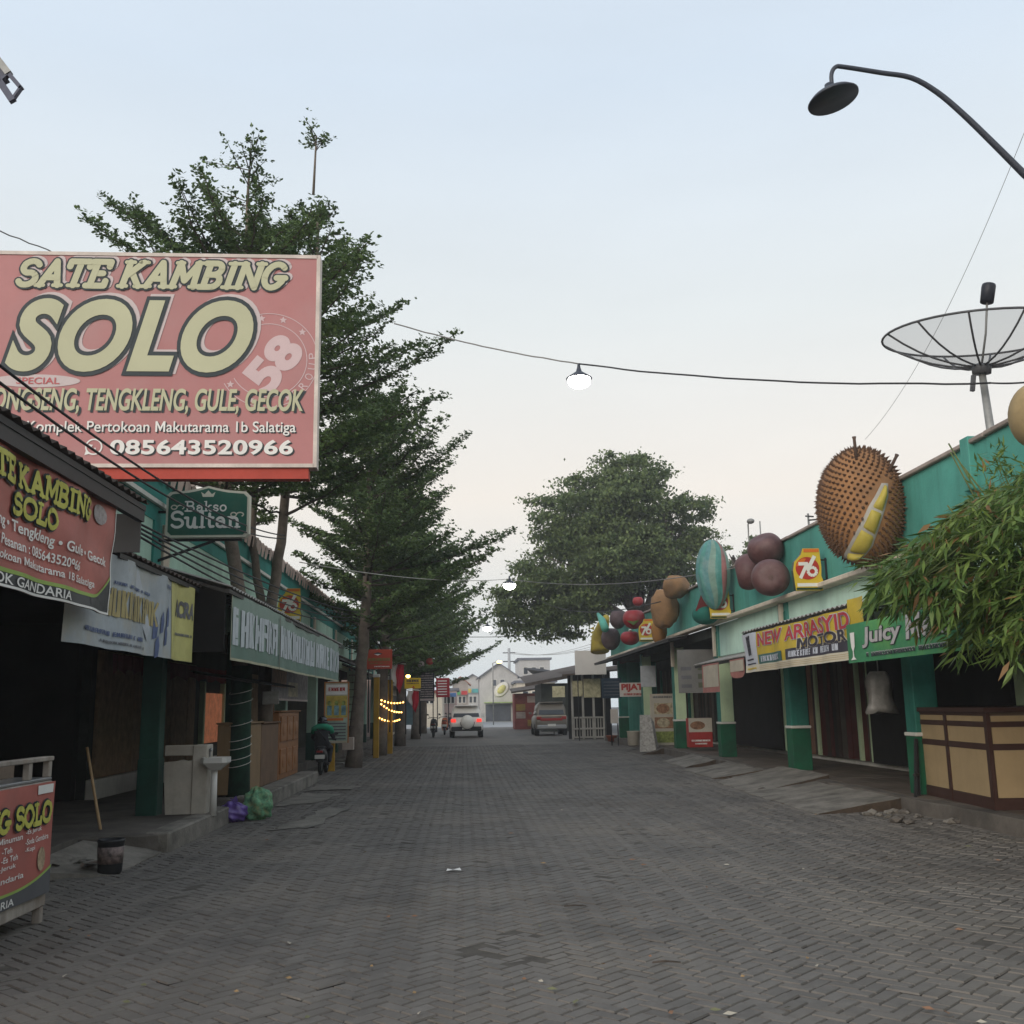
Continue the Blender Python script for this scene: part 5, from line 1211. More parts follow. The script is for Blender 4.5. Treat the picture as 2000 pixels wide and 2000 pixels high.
pb = gx(1938, 862, 6.93); g = MB(); g.tube([(pb.x+.02, pb.y, 3.75), pb, v0-ax*.05], [.055, .055, .045], GALV, 10); g.build('mast', t)
g = MB(); g.beam(v0+Vector((-.12, 0, -.12)), v0+Vector((-.16, 0, -.34)), .05, .05, DKS); g.build('actuator', t)
g = MB(); g.bbox(6.54, 6.70, pb.y-.11, pb.y+.11, 4.2, 4.9, TEAL, .01); g.build('mast_pier', t)

# ------------------------------------------------------------------ lamps and wires
LAMPM = mat('lamp_enamel_dark', (.035, .04, .055), rough=.45, spec=.5, var=.15); BULB = mat('lit_bulb_white', (1, 1, 1), emit=30, emit_col=(1.0, .97, .92), var=0); AMB = mat('lit_bulb_amber', (1, .7, .3), emit=9, emit_col=(1, .52, .12), var=0); WIRE = mat('wire_black', (.025, .025, .028), rough=.6, var=0); WIRE_G = mat('wire_grey', (.22, .21, .20), rough=.6, var=0)
Ya = 9.0
t = thing('street_lamp', 'dark gooseneck street lamp with disc shade at top right', 'street lamp', (6.05, Ya, 0))
arm = [gy(1625, 168, Ya), gy(1624, 145, Ya), gy(1632, 131, Ya), gy(1650, 131, Ya), gy(1720, 142, Ya), gy(1780, 152, Ya), gy(1830, 180, Ya), gy(1880, 222, Ya), gy(1940, 280, Ya), gy(2000, 340, Ya), gy(2060, 400, Ya)]
def smooth(pts, k=4):
    out = []
    for i in range(len(pts)-1):
        p0, p1, p2, p3 = pts[max(i-1, 0)], pts[i], pts[i+1], pts[min(i+2, len(pts)-1)]
        for j in range(k): t_ = j/k; out.append(.5*((2*p1)+(p2-p0)*t_+(2*p0-5*p1+4*p2-p3)*t_*t_+(3*p1-p0-3*p2+p3)*t_**3))
    return out+[pts[-1]]
_e = arm[-1]; arm += [_e+Vector(((6.05-_e.x)*.55, 0, -.72)), _e+Vector(((6.05-_e.x)*.88, 0, -1.5)), Vector((6.05, Ya, _e.z-2.5)), Vector((6.05, Ya, 2.0)), Vector((6.05, Ya, .0))]
g = MB(); sa = smooth(arm); g.tube(sa, [.021+.04*(i/len(sa))**2 for i in range(len(sa))], LAMPM, 10); g.build('arm', t)
hc = gy(1626, 190, Ya); hx = (Vector((-.20, .05, 1))).normalized()
g = MB(); g.lathe([(.0, .15), (.038, .15), (.05, .08), (.065, .055), (.21, .02), (.25, -.018), (.247, -.033), (.0, -.012)], hc, LAMPM, 28, hx); g.build('shade', t)
def wire_lamp(px, py, Y, r_, label, m=BULB):
    q = gy(px, py, Y); t = thing('hanging_lamp', label, 'lamp', q, 'lamps hung on wires over the street')
    g = MB(); g.lathe([(.0, .62*r_/.2*.2+.10), (.02, .22*r_/.2), (.03, .16*r_/.2), (.05, .10*r_/.2), (.55*r_, .055*r_/.2), (r_, -.01), (.98*r_, -.02), (.0, .03)], q, LAMPM, 20); g.build('shade', t)
    g = MB(); g.ell(q+Vector((0, 0, -.045*r_/.2)), (r_*.86, r_*.86, r_*.62), m, 16, 10); g.build('bulb', t); return q  # bulb drawn oversize so its shape takes in the lamp's glare
l1 = wire_lamp(1131, 738, 16, .215, 'lit white lamp hanging on the wire against the open sky')
l2 = wire_lamp(995, 1140, 34, .24, 'lit white lamp hung in front of the big spreading tree')
l3 = wire_lamp(952, 1225, 52, .26, 'lit pinkish lamp hung low by the left tree crowns')
def wire(a, b, sag, r_, label, m=WIRE, n=22, wob=0.0):
    a, b = Vector(a), Vector(b); g = MB()
    pts = [a.lerp(b, i/n)+Vector((0, 0, -4*sag*(i/n)*(1-i/n)+(random.uniform(-wob, wob) if 0 < i < n else 0))) for i in range(n+1)]
    g.tube(pts, r_, m, 5); o = g.build('overhead_wire'); tag(o, label, 'wire'); return o
wire(gy(770, 632, 17.5), l1+Vector((0, 0, .24)), .06, .012, 'grey wire from the tall tree to the lit lamp in the sky', WIRE_G, wob=.006)
wire(l1+Vector((0, 0, .24)), gx(1935, 748, 6.9), .12, .014, 'dark wire from the lit lamp to the dish mast', WIRE, wob=.008)
wire(gx(1935, 748, 6.9), gy(2040, 742, 11.5), .02, .012, 'dark wire leaving the dish mast past the right edge', WIRE)
wire(gy(585, 1098, 20), l2+Vector((0, 0, .16)), .18, .010, 'pale wire from the left trees to the lamp before the big tree', mat('wire_pale', (.42, .40, .36)))
wire(l2+Vector((0, 0, .16)), gx(1450, 1106, 6.6), .30, .012, 'thin wire from the tree lamp to the striped melon sculpture', WIRE_G)
wire(gy(890, 1244, 52), gy(1075, 1240, 52), .04, .018, 'short dark wire below the pinkish lamp', WIRE)
wire(l3+Vector((0, 0, .15)), gy(870, 1215, 46), .02, .012, 'short wire holding the pinkish lamp to the left crowns', WIRE)
wire(gx(1290, 1175, 5.5), gx(1020, 1240, 2.0) if False else gy(1050, 1170, 60), .5, .016, 'slack wire crossing before the brown sculpture towards the big tree', WIRE)
wire(gy(1690, 858, 16.2), gy(2010, 235, 9.5), .35, .0032, 'hair thin wire rising from the durian stem to the right edge', WIRE_G)
wire(gy(-20, 442, 12), gy(330, 560, 15.4), .08, .009, 'thin wire entering at the left edge above the billboard', WIRE_G, wob=.01)
for k in range(2):
    wire(gy(-12, 705+34*k, 6.1), gy(556, 1046+6*k, 18.0), .22+.03*k, .011, ('upper' if k == 0 else 'lower')+' of the two dark cables crossing the billboard and crown sign')
for k in range(4):
    wire(gy(262, 1018+8*k, 9.9), gy(700-6*k, 1196+5*k, 28.6), .14+.05*k, .012, ('topmost', 'second', 'third', 'lowest')[k]+' of four slack cables below the crown topped sign')
# flood lamp frame poking in at the top left
Yb = 7.2
t = thing('flood_lamp', 'dark open frame flood lamp poking in at the top left corner', 'flood lamp', (-4.6, Yb, 0))
A = [gy(*p, Yb) for p in ((18, 145), (41, 172), (24, 196), (0, 160))]
SLT = mat('slate_metal', (.07, .075, .11), rough=.5, var=.2)
for k, (i, j, w_) in enumerate(((0, 1, .03), (1, 2, .016), (2, 3, .05), (3, 0, .016))):
    d = (A[j]-A[i]).normalized()*.01; g = MB(); g.beam(A[i]-d, A[j]+d, .04, w_, SLT); g.build('frame_bar', t)
g = MB(); g.beam(gy(18, 145, Yb), gy(-40, 70, Yb), .05, .05, GALV); g.build('arm', t)
g = MB(); g.beam(gy(2, 158, Yb)+Vector((0, .03, 0)), gy(-40, 95, Yb)+Vector((0, .03, 0)), .06, .10, SLT); g.build('housing', t)
g = MB(); g.tube([(-4.6, Yb, 0), (-4.6, Yb, 6.2), gy(-40, 70, Yb)], [.05, .045, .03], GALV, 8); g.build('pole', t)
# bits on the right roof
q = gx(1462, 1045, 7.4); t = thing('roof_lamp', 'small lamp on a thin pole behind the purple fruit cluster', 'lamp', (q.x, q.y, 4.4)); g = MB(); g.tube([(q.x, q.y, 4.4), q, gx(1461, 1024, 7.4), gx(1466, 1018, 7.4)], .018, GALV, 6); g.build('pole', t); g = MB(); g.ell(gx(1466, 1018, 7.4), (.10, .12, .07), GALV, 12, 8); g.build('head', t)
q = gx(1485, 1035, 7.2); t = thing('roof_pipe', 'thin bare pipe stub standing above the purple fruit cluster', 'pipe', (q.x, q.y, 4.4)); g = MB(); g.tube([(q.x, q.y, 4.4), gx(1484, 1018, 7.2)], .016, GALV, 6); g.build('tube', t)
q = gx(1580, 1022, 7.0); t = thing('roof_antenna', 'small mast with cross arms just left of the durian', 'antenna', (q.x, q.y, 4.4)); g = MB(); g.tube([(q.x, q.y, 4.4), gx(1578, 1003, 7.0)], .022, GALV, 6); g.build('mast', t)
for a, b in (((1574, 1008), (1588, 1009)), ((1580, 1016), (1602, 1014))): g = MB(); g.beam(gx(*a, 7.0), gx(*b, 7.0), .03, .03, BLACKM); g.build('cross_arm', t)
# ------------------------------------------------------------------ vehicles and rider
RUB = mat('tyre_rubber', (.018, .018, .018), rough=.85, var=.2); GLS = mat('dark_glass', (.02, .024, .03), rough=.08, spec=.6, var=.1); CHR = mat('alloy', (.35, .35, .35), rough=.35, metal=.6, var=.1); BPL = mat('bumper_black', (.025, .025, .026), rough=.6, var=.15); PLT = mat('plate_white', (.62, .61, .56), rough=.5, var=.05)
TLIT = mat('tail_lamp_lit', (.6, .02, .02), rough=.3, emit=1.1, emit_col=(1, .06, .04), var=.05); TRED = mat('tail_lamp_red', (.28, .02, .018), rough=.3, spec=.5, var=.1)
def wheel(t, x, y, z, r, w_, side):
    g = MB(); w_ *= 1.25; g.lathe([(r*.62, -w_/2), (r*.93, -w_/2), (r, -w_*.35), (r, w_*.35), (r*.93, w_/2), (r*.62, w_/2)], (x, y, z), RUB, 22, (1, 0, 0)); ty = g.build('wheel', t)
    g = MB(); g.lathe([(0, -w_*.42), (r*.6, -w_*.42), (r*.62, 0), (r*.6, w_*.42), (0, w_*.42)], (x, y, z), CHR, 14, (1, 0, 0)); g.build('rim', ty)
def loft(mb, secs, m, smooth=True):
    """secs: list of closed rings with the same count"""
    n = len(secs[0]); V = [p for s in secs for p in s]
    F = [(i*n+j, i*n+(j+1) % n, (i+1)*n+(j+1) % n, (i+1)*n+j) for i in range(len(secs)-1) for j in range(n)]+[tuple(range(n-1, -1, -1)), tuple((len(secs)-1)*n+j for j in range(n))]
    mb.add(V, F, m, smooth)
def ring(y, hw, z0, z1, rnd_=.12, top=None, x0=0.0):
    tw = top if top is not None else hw; r_ = rnd_
    pts = [(-hw+r_*.6, z0), (hw-r_*.6, z0), (hw, z0+r_), (hw, (z0+z1)/2), (tw, z1-r_), (tw-r_, z1), (-tw+r_, z1), (-tw, z1-r_), (-hw, (z0+z1)/2), (-hw, z0+r_)]
    return [(x0+x, y, z) for x, z in pts]
def car(name, label, x, y, W_, L_, H, paint, kind):
    t = thing(name, label, 'car', (x, y+L_/2, 0)); hw = W_/2
    belt = H*.60
    g = MB(); loft(g, [ring(y+.02, hw*.93, .42, belt*.98, .10, None, x), ring(y+.18, hw, .34, belt, .10, None, x), ring(y+L_*.5, hw, .32, belt, .10, None, x), ring(y+L_*.74, hw, .32, belt*.99, .10, None, x), ring(y+L_*.94, hw*.97, .36, belt*.86, .1, None, x), ring(y+L_, hw*.88, .42, belt*.74, .08, None, x)], paint); g.build('body', t)
    g = MB(); loft(g, [ring(y+.10, hw*.88, belt-.06, belt+.02, .04, hw*.86, x), ring(y+.26 if kind == 'suv' else y+.16, hw*.90, belt-.06, H-.03, .12, hw*.80, x), ring(y+L_*.28, hw*.90, belt-.06, H, .12, hw*.80, x), ring(y+L_*.55, hw*.90, belt-.06, H-.04, .12, hw*.78, x), ring(y+L_*.74, hw*.90, belt-.06, belt+.03, .04, hw*.86, x)], paint); g.build('cabin', t)
    zr0, zr1 = belt+.05, H-.17; yb = y+.155 if kind == 'suv' else y+.115
    g = MB(); g.add([(x-hw*.80, yb-.06, zr0), (x+hw*.80, yb-.06, zr0), (x+hw*.70, yb+.085, zr1), (x-hw*.70, yb+.085, zr1)], [(0, 1, 2, 3)], GLS); g.build('rear_window', t)
    for s in (-1, 1):
        g = MB(); g.add([(x+s*hw*.925, y+.5, zr0+.02), (x+s*hw*.925, y+L_*.66, zr0+.02), (x+s*hw*.84, y+L_*.54, zr1+.02), (x+s*hw*.84, y+.42, zr1+.02)], [(0, 1, 2, 3)], GLS); g.build('side_window', t)
        g = MB(); zt = belt*.80; g.bbox(x+s*hw*.80-.14 if s > 0 else x-hw*.80-.12, x+s*hw*.80+.12 if s > 0 else x-hw*.80+.14, y-.03, y+.14, zt, zt+.17, TLIT if kind == 'suv' else TRED, .02); g.build('tail_lamp', t)
        g = MB(); g.bbox(x+s*(hw+.02)-(.0 if s > 0 else .16), x+s*(hw+.02)+(.16 if s > 0 else 0), y+L_*.68, y+L_*.71, belt+.04, belt+.18, paint, .02); g.build('mirror', t)
        for yy in (y+.72, y+L_-.78): wheel(t, x+s*(hw-.10), yy, .32, .32, .20, s)
    g = MB(); g.bbox(x-hw*.92, x+hw*.92, y-.08, y+.12, .36, .58, BPL if kind == 'suv' else CHR, .04); g.build('bumper', t)
    g = MB(); g.bbox(x-.22, x+.22, y-.10, y-.07, .44 if kind == 'suv' else .50, .57 if kind == 'suv' else .63, PLT, .004); g.build('number_plate', t)
    g = MB(); g.bbox(x-hw*.74, x+hw*.74, y+.0, y+.25, H-.06, H+.0, paint, .02); g.build('spoiler', t)
    return t
CARW = mat('car_cream_white', (.82, .79, .73), rough=.3, spec=.5, var=.04, scale=2); VANP = mat('van_dusty_tan', (.15, .13, .105), rough=.4, spec=.5, var=.1, scale=2)
q = gz(911, 1441, 0)
cr_ = car('sport_utility_car', 'cream white off-road car driving away with lit red tail lamps', q.x, q.y, 1.74, 4.1, 1.70, CARW, 'suv')
g = MB(); g.lathe([(.0, -.10), (.26, -.10), (.34, -.06), (.36, .02), (.34, .08), (0, .08)], (q.x+.06, q.y-.10, .82), CARW, 26, (0, -1, 0)); sp = g.build('spare_wheel', cr_)
g = MB(); g.tube([(q.x+.06+.365*math.cos(a), q.y-.10, .82+.365*math.sin(a)) for a in np.linspace(math.pi, 2*math.pi, 15)], .022, BPL, 6); g.build('cover_band', sp)
q = gz(1078, 1437, 0)
vn = car('parked_van', 'dusty tan van parked at the right kerb before the white stall', q.x, q.y, 1.72, 4.2, 1.80, VANP, 'van')
g = MB(); g.bbox(q.x-.60, q.x+.60, q.y-.005, q.y+.03, .80, .93, TRED, .01); g.build('reflector_strip', vn)
g = MB(); g.bbox(q.x-.80, q.x+.80, q.y-.02, q.y+.03, 1.02, 1.08, mat('van_trim_cream', (.45, .4, .32)), .01); g.build('trim_strip', vn)

def skin(verts, edges, radii, root, m, name, parent, sub=2):
    me = bpy.data.meshes.new('s'); me.from_pydata(verts, edges, []); o = bpy.data.objects.new('s', me); COL.objects.link(o)
    md = o.modifiers.new('k', 'SKIN')
    for i, r_ in enumerate(radii): me.skin_vertices[0].data[i].radius = (r_, r_) if not hasattr(r_, '__len__') else r_
    me.skin_vertices[0].data[root].use_root = True
    md.use_smooth_shade = True; sb = o.modifiers.new('u', 'SUBSURF'); sb.levels = sub; sb.render_levels = sub
    dg = bpy.context.evaluated_depsgraph_get(); dg.update(); ev = bpy.data.meshes.new_from_object(o.evaluated_get(dg)); bpy.data.objects.remove(o)
    g = MB(); g.add([v.co[:] for v in ev.vertices], [tuple(p.vertices) for p in ev.polygons], m, True); bpy.data.meshes.remove(ev)
    return g.build(name, parent)
BIKE = mat('scooter_black', (.02, .02, .022), rough=.35, spec=.5, var=.15); BGRN = mat('scooter_green', (.02, .16, .09), rough=.35, spec=.5, var=.1)
def scooter(label, x, y, body, group=None, turn=0.0):
    t = thing('scooter', label, 'scooter', (x, y, 0), group)
    def tyre(yy): 
        g = MB(); R_, w_ = .27, .055
        V = [(x+w_*math.cos(b), yy+(R_-.055+w_*math.sin(b))*math.cos(a), .275+(R_-.055+w_*math.sin(b))*math.sin(a)) for a in np.linspace(0, 6.2832, 25)[:-1] for b in np.linspace(0, 6.2832, 9)[:-1]]
        g.add(V, [(i*8+j, i*8+(j+1) % 8, ((i+1) % 24)*8+(j+1) % 8, ((i+1) % 24)*8+j) for i in range(24) for j in range(8)], RUB, True); w = g.build('wheel', t)
        g = MB(); g.lathe([(0, -.03), (.17, -.03), (.19, 0), (.17, .03), (0, .03)], (x, yy, .275), CHR, 14, (1, 0, 0)); g.build('rim', w)
    tyre(y); tyre(y+1.25)
    g = MB(); loft(g, [ring(y-.28, .07, .66, .80, .03, .05, x), ring(y-.1, .13, .55, .82, .05, .10, x), ring(y+.25, .16, .42, .80, .05, .12, x), ring(y+.55, .14, .34, .66, .05, .11, x)], body); g.build('tail_body', t)
    g = MB(); loft(g, [ring(y-.22, .10, .80, .86, .02, .09, x), ring(y+.1, .14, .80, .87, .02, .12, x), ring(y+.5, .11, .74, .80, .02, .10, x)], BPL); g.build('seat', t)
    g = MB(); g.bbox(x-.16, x+.16, y+.45, y+1.0, .26, .33, body, .03); g.build('foot_board', t)
    g = MB(); loft(g, [ring(y+.93, .19, .34, .50, .04, .20, x), ring(y+.98, .20, .34, .98, .05, .16, x), ring(y+1.12, .10, .5, 1.0, .04, .1, x)], body); g.build('leg_shield', t)
    g = MB(); g.tube([(x-.33, y+.82, 1.02), (x-.16, y+.92, 1.05), (x+.16, y+.92, 1.05), (x+.33, y+.82, 1.02)], .02, BPL, 8); g.build('handlebar', t)
    for s in (-1, 1):
        g = MB(); g.tube([(x+s*.2, y+.9, 1.05), (x+s*.3, y+.86, 1.2)], .01, BPL, 6); g.ell((x+s*.33, y+.86, 1.22), (.065, .02, .045), BPL, 12, 8); g.build('mirror', t)
    g = MB(); g.bbox(x-.09, x+.09, y-.33, y-.26, .68, .74, TRED, .01); g.build('tail_lamp', t)
    g = MB(); g.bbox(x-.10, x+.10, y-.26, y-.10, .40, .56, BPL, .02); g.build('mudguard', t)
    g = MB(); g.bbox(x-.13, x+.15, y-.345, y-.33, .50, .62, PLT, .004); g.build('number_plate', t)
    g = MB(); g.tube([(x+.15, y+.4, .32), (x+.17, y+.1, .33), (x+.18, y-.24, .38)], [.03, .055, .06], BPL, 10); g.build('exhaust', t)
    g = MB(); g.tube([(x, y+1.25, .275), (x, y+1.02, .9)], .03, BPL, 8); g.build('fork', t)
    return t
q = gz(626, 1514, 0); bx, by = q.x, q.y+.0
rs_ = scooter('black scooter with white number plate ridden along the left kerb', bx, by, BIKE)
pr_ = thing('person', 'rider in green and grey jacket and dark helmet sitting on the scooter', 'person', (bx, by+.25, .8))
JK = mat('jacket_charcoal', (.035, .037, .042), rough=.85, var=.25, scale=6); JG = mat('jacket_green', (.02, .26, .15), rough=.7, var=.15, scale=6); SKN = mat('skin_brown', (.22, .12, .075), rough=.6, var=.08); HEL = mat('helmet_dark', (.02, .022, .028), rough=.25, spec=.6, var=.1)
by2 = by+.22
vs_ = [(bx, by2, .90), (bx, by2+.02, 1.12), (bx, by2+.04, 1.32), (bx, by2+.07, 1.44), (bx, by2+.10, 1.56),      # pelvis, waist, chest, neck base, head
       (bx-.20, by2+.05, 1.35), (bx-.30, by2+.20, 1.12), (bx-.27, by2+.52, 1.06), (bx+.20, by2+.05, 1.35), (bx+.30, by2+.20, 1.12), (bx+.27, by2+.52, 1.06),
       (bx-.14, by2+.06, .86), (bx-.20, by2+.46, .80), (bx-.17, by2+.42, .40), (bx-.17, by2+.52, .36), (bx+.14, by2+.06, .86), (bx+.20, by2+.46, .80), (bx+.17, by2+.42, .40), (bx+.17, by2+.52, .36)]
ed_ = [(0, 1), (1, 2), (2, 3), (3, 4), (2, 5), (5, 6), (6, 7), (2, 8), (8, 9), (9, 10), (0, 11), (11, 12), (12, 13), (13, 14), (0, 15), (15, 16), (16, 17), (17, 18)]
rd_ = [(.17, .14), (.17, .13), (.19, .13), .075, .07, .09, .062, .05, .09, .062, .05, .10, .085, .06, .05, .10, .085, .06, .05]
skin(vs_, ed_, rd_, 0, JK, 'body', pr_)
def yoke(d): return 1.0
g = MB(); g.tube([(bx-.27, by2+.10, 1.26), (bx-.235, by2+.03, 1.37), (bx-.12, by2-.005, 1.43), (bx, by2-.005, 1.45), (bx+.12, by2-.005, 1.43), (bx+.235, by2+.03, 1.37), (bx+.27, by2+.10, 1.26)], [.075, .095, .10, .09, .10, .095, .075], JG, 12); g.build('jacket_yoke', pr_)
g = MB(); g.ell((bx, by2+.10, 1.62), (.13, .15, .15), HEL, 22, 16); g.lathe([(.125, -.03), (.14, -.02), (.14, .02), (.125, .03)], (bx, by2+.1, 1.57), HEL, 20); hm = g.build('helmet', pr_)
g = MB(); g.lathe([(.128, -.008), (.1445, -.006), (.1445, .006), (.128, .008)], (bx, by2+.1, 1.60), mat('helmet_stripe', (.25, .25, .27)), 20); g.build('stripe', hm)
for s in (-1, 1):       # gloved hands closed on the grips
    hx, hy, hz = bx+s*.29, by2+.58, 1.045; g = MB(); g.ell((hx, hy, hz), (.045, .05, .03), JK, 10, 8)
    for k in range(4): g.tube([(hx+s*(-.035+.023*k), hy+.03, hz+.015), (hx+s*(-.035+.023*k), hy+.075, hz+.005), (hx+s*(-.035+.023*k), hy+.065, hz-.03)], [.011, .010, .009], JK, 6)
    g.tube([(hx-s*.045, hy-.01, hz), (hx-s*.055, hy+.04, hz-.015), (hx-s*.045, hy+.06, hz-.02)], [.013, .011, .009], JK, 6); g.build('glove', pr_)
g = MB(); g.tube([(bx-.13, by2-.115, 1.38), (bx, by2-.15, 1.22), (bx+.13, by2-.145, 1.02)], .016, BPL, 6); g.build('strap', pr_)

for o_ in (rs_, pr_): o_.scale = (.86, .80, .80)
pr_.location = (bx, by+.25*.80, .8*.80)
# ------------------------------------------------------------------ things under the left awnings
def board(name, label, cat, x0, y0, x1, y1, Y, m, th=.03, group=None, legs=0.0, frame=None):
    """upright board facing the camera side, corners from the photograph, standing at distance Y"""
    P = Panel((0, Y, 0), (1, 0, 0), (0, 0, 1)); u0, u1, v0, v1 = pbox(P, x0, y0, x1, y1)
    t = thing(name, label, cat, ((u0+u1)/2, Y, max(0, v0-legs)), group)
    g = MB(); g.bbox(u0, u1, Y, Y+th, v0, v1, m, min(.006, th*.3)); g.build('panel', t)
    if frame:
        for a in ((u0-.015, u0+.012, v0, v1), (u1-.012, u1+.015, v0, v1), (u0-.015, u1+.015, v1-.004, v1+.022)): g = MB(); g.box(a[0], a[1], Y-.012, Y+th+.01, a[2], a[3], frame); g.build('frame_bar', t)
    if legs:
        for u in (u0+.08*(u1-u0), u1-.08*(u1-u0)): g = MB(); g.tube([(u, Y+th+.02, v0-legs), (u, Y+th+.02, v1-.05)], .022, BLACKM, 8); g.build('post', t)
    return t, P, (u0, u1, v0, v1)
def sub(b, a0, a1, c0, c1): u0, u1, v0, v1 = b; return u0+(u1-u0)*a0, u0+(u1-u0)*a1, v0+(v1-v0)*c0, v0+(v1-v0)*c1
# food cart with red sheet
CX = -3.2; CE = gx(103, 1600, CX).y; DY = CE-7.95; t = thing('food_cart', 'red fronted food cart cut by the left edge with yellow lettering', 'cart', (CX-.3, 6.5+DY, 0))
GRT = mat('cart_white_weathered', (.33, .29, .25), rough=.7, var=.3, scale=3, streak=.6, dirt=(.16, .10, .06), dirt_amt=.7)
g = MB(); g.bbox(CX-.6, CX-.012, 4.9+DY, 7.94+DY, .12, 1.05, GRT, .01); g.build('body', t)
for y in (4.95+DY, 7.9+DY): 
    for x in (CX-.56, CX-.05): g = MB(); g.bbox(x-.03, x+.03, y-.035, y+.03, 0, .12, GRT, .005); g.build('leg', t)
g = MB(); g.bbox(CX-.62, CX-.03, 4.9+DY, 7.96+DY, 1.052, 1.075, CHR, .006); g.build('counter_top', t)
for y in (4.93+DY, 6.2+DY, 7.55+DY, 7.92+DY): g = MB(); g.bbox(CX-.08, CX-.03, y-.03, y+.03, 1.076, 1.20, GRT, .005); g.build('upright', t)
g = MB(); g.bbox(CX-.10, CX-.02, 4.9+DY, 7.96+DY, 1.20, 1.235, GRT, .006); g.build('rail', t)
g = MB(); g.box(CX-.34, CX-.30, 4.95+DY, 7.9+DY, 1.077, 1.20, mat('cart_shelf_brown', (.20, .15, .11), var=.3)); g.build('back_board', t)
P = Panel((CX, DY, 0), (0, 1, 0), (0, 0, 1), lambda u, v: .006*math.sin(u*5+v*4))
g = MB(); P.rect(g, 4.95, 7.95, .22, 1.045, BRED, .004, 30, 8); P.rect(g, 4.95, 7.95, .22, .31, mat('cart_grey_band', (.10, .10, .105), var=.1), .008, 30, 1); n = 16
for i in range(n):
    f_ = lambda s: .31+.09*max(0, (s-7.2)/.75)**2; a_, b_ = 6.4+1.55*i/n, 6.4+1.55*(i+1)/n
    g.add([P.P(a_, .31, .009), P.P(b_, .31, .009), P.P(b_, f_(b_), .009), P.P(a_, f_(a_), .009)], [(0, 1, 2, 3)], MATS['cart_grey_band']); g.add([P.P(a_, f_(a_), .010), P.P(b_, f_(b_), .010), P.P(b_, f_(b_)+.02, .010), P.P(a_, f_(a_)+.02, .010)], [(0, 1, 2, 3)], LIME)
g.build('sheet', t)
g = MB(); slab_text(P, g, 'SATE KAMBING SOLO', 5.15, 7.88, .74, .915, INK, .22, .012, 0, .012); slab_text(P, g, 'SATE KAMBING SOLO', 5.15, 7.88, .74, .915, YEL, .22, .020, 0, 0); g.build('lettering', t, kind='stuff')
g = MB()
for i, (s_, a, b, v) in enumerate((('Minuman', 6.98, 7.36, .675), ('-Es Jeruk', 7.42, 7.72, .69), ('-Teh', 7.05, 7.2, .605), ('-Soda Gembira', 7.42, 7.86, .625), ('-Es Teh', 7.05, 7.3, .545), ('-Kopi', 7.42, 7.6, .565), ('-Jeruk', 7.03, 7.28, .485), ('Gandaria', 6.9, 7.42, .405))): P.text(g, s_, a, b, v, v+.04, WHT, .014, .01)
P.rect(g, 7.62, 7.90, .965, 1.03, WHT, .012); P.disc(g, 7.74, .49, .075, .085, mat('print_bowl', (.38, .28, .18), var=.5, scale=20), .013); P.text(g, 'SOTO LOMBOK GANDARIA', 5.6, 7.3, .235, .285, WHT, .014, .012); g.build('print', t, kind='stuff')
for k, (x, y, c_, lab) in enumerate(((-4.55, 10.2, (.30, .26, .03), 'yellow plastic crate stacked on the green one inside the dark stall'), (-4.55, 10.2, (.04, .20, .05), 'green plastic crate on the dark stall floor'))):
    z0 = .22+.27*(1-k); CRt = mat('crate_%d' % k, c_, rough=.5, var=.2); t = thing('plastic_crate', lab, 'crate', (x, y, z0), 'plastic crates in the left stall')
    for (a, b, c, d) in ((x-.28, x+.28, y-.2, y-.185), (x-.28, x+.28, y+.185, y+.2), (x-.28, x-.265, y-.184, y+.184), (x+.265, x+.28, y-.184, y+.184)): g = MB(); g.box(a, b, c, d, z0+.005, z0+.25, CRt); g.build('side', t)
    g = MB(); g.box(x-.28, x+.28, y-.2, y+.2, z0-.01, z0+.003, CRt); g.build('floor', t)
t = thing('wooden_bench', 'dark wooden bench in the gloom of the left stall', 'bench', (-5.6, 12, .2)); WDK = WOODS[3]
g = MB(); g.bbox(-5.8, -5.4, 10.8, 13.6, .62, .67, WDK, .01); g.build('seat', t)
for y in (10.95, 13.4):
    for x in (-5.75, -5.45): g = MB(); g.bbox(x-.03, x+.03, y-.03, y+.03, .21, .62, WDK, .005); g.build('leg', t)
# bucket and stick
q = gz(214, 1706, 0); t = thing('paint_bucket', 'scorched black bucket with worn print beside the wooden stick', 'bucket', q)
g = MB(); g.lathe([(.105, 0), (.115, .02), (.128, .30), (.135, .31), (.128, .33), (.10, .325), (.09, .30)], q, mat('bucket_black', (.02, .02, .022), rough=.5, var=.3), 24); g.build('pail', t)
g = MB(); g.lathe([(.1195, .10), (.1285, .26)], q, mat('bucket_print', (.16, .12, .11), rough=.6, var=.8, scale=22), 24); g.build('label_band', t)
a = gz(196, 1660, 0)+Vector((0, .1, 0)); b = gy(170, 1460, a.y+.35); t = thing('wooden_stick', 'long pale wooden broom stick leaning beside the black bucket', 'stick', a); g = MB(); g.tube([a+Vector((0, 0, .02)), a.lerp(b, .5), b], [.020, .018, .017], mat('stick_wood', (.42, .28, .15), rough=.7, var=.2, scale=8), 8); g.build('handle', t)
g = MB(); q0 = gz(150, 1700, 0)
for i in range(26):
    x, y = q0.x+rnd(-.35, .3), q0.y+rnd(-.25, .35); s = rnd(.05, .14); an = rnd(0, 3); z = rnd(.01, .07)
    g.add([(x+s*math.cos(an+k*1.57+rnd(-.3, .3)), y+s*math.sin(an+k*1.57), z+rnd(-.012, .05)) for k in range(4)], [(0, 1, 2, 3)], random.choice((mat('rag_buff', (.26, .22, .17)), mat('rag_brown', (.12, .085, .06)), CONC)))
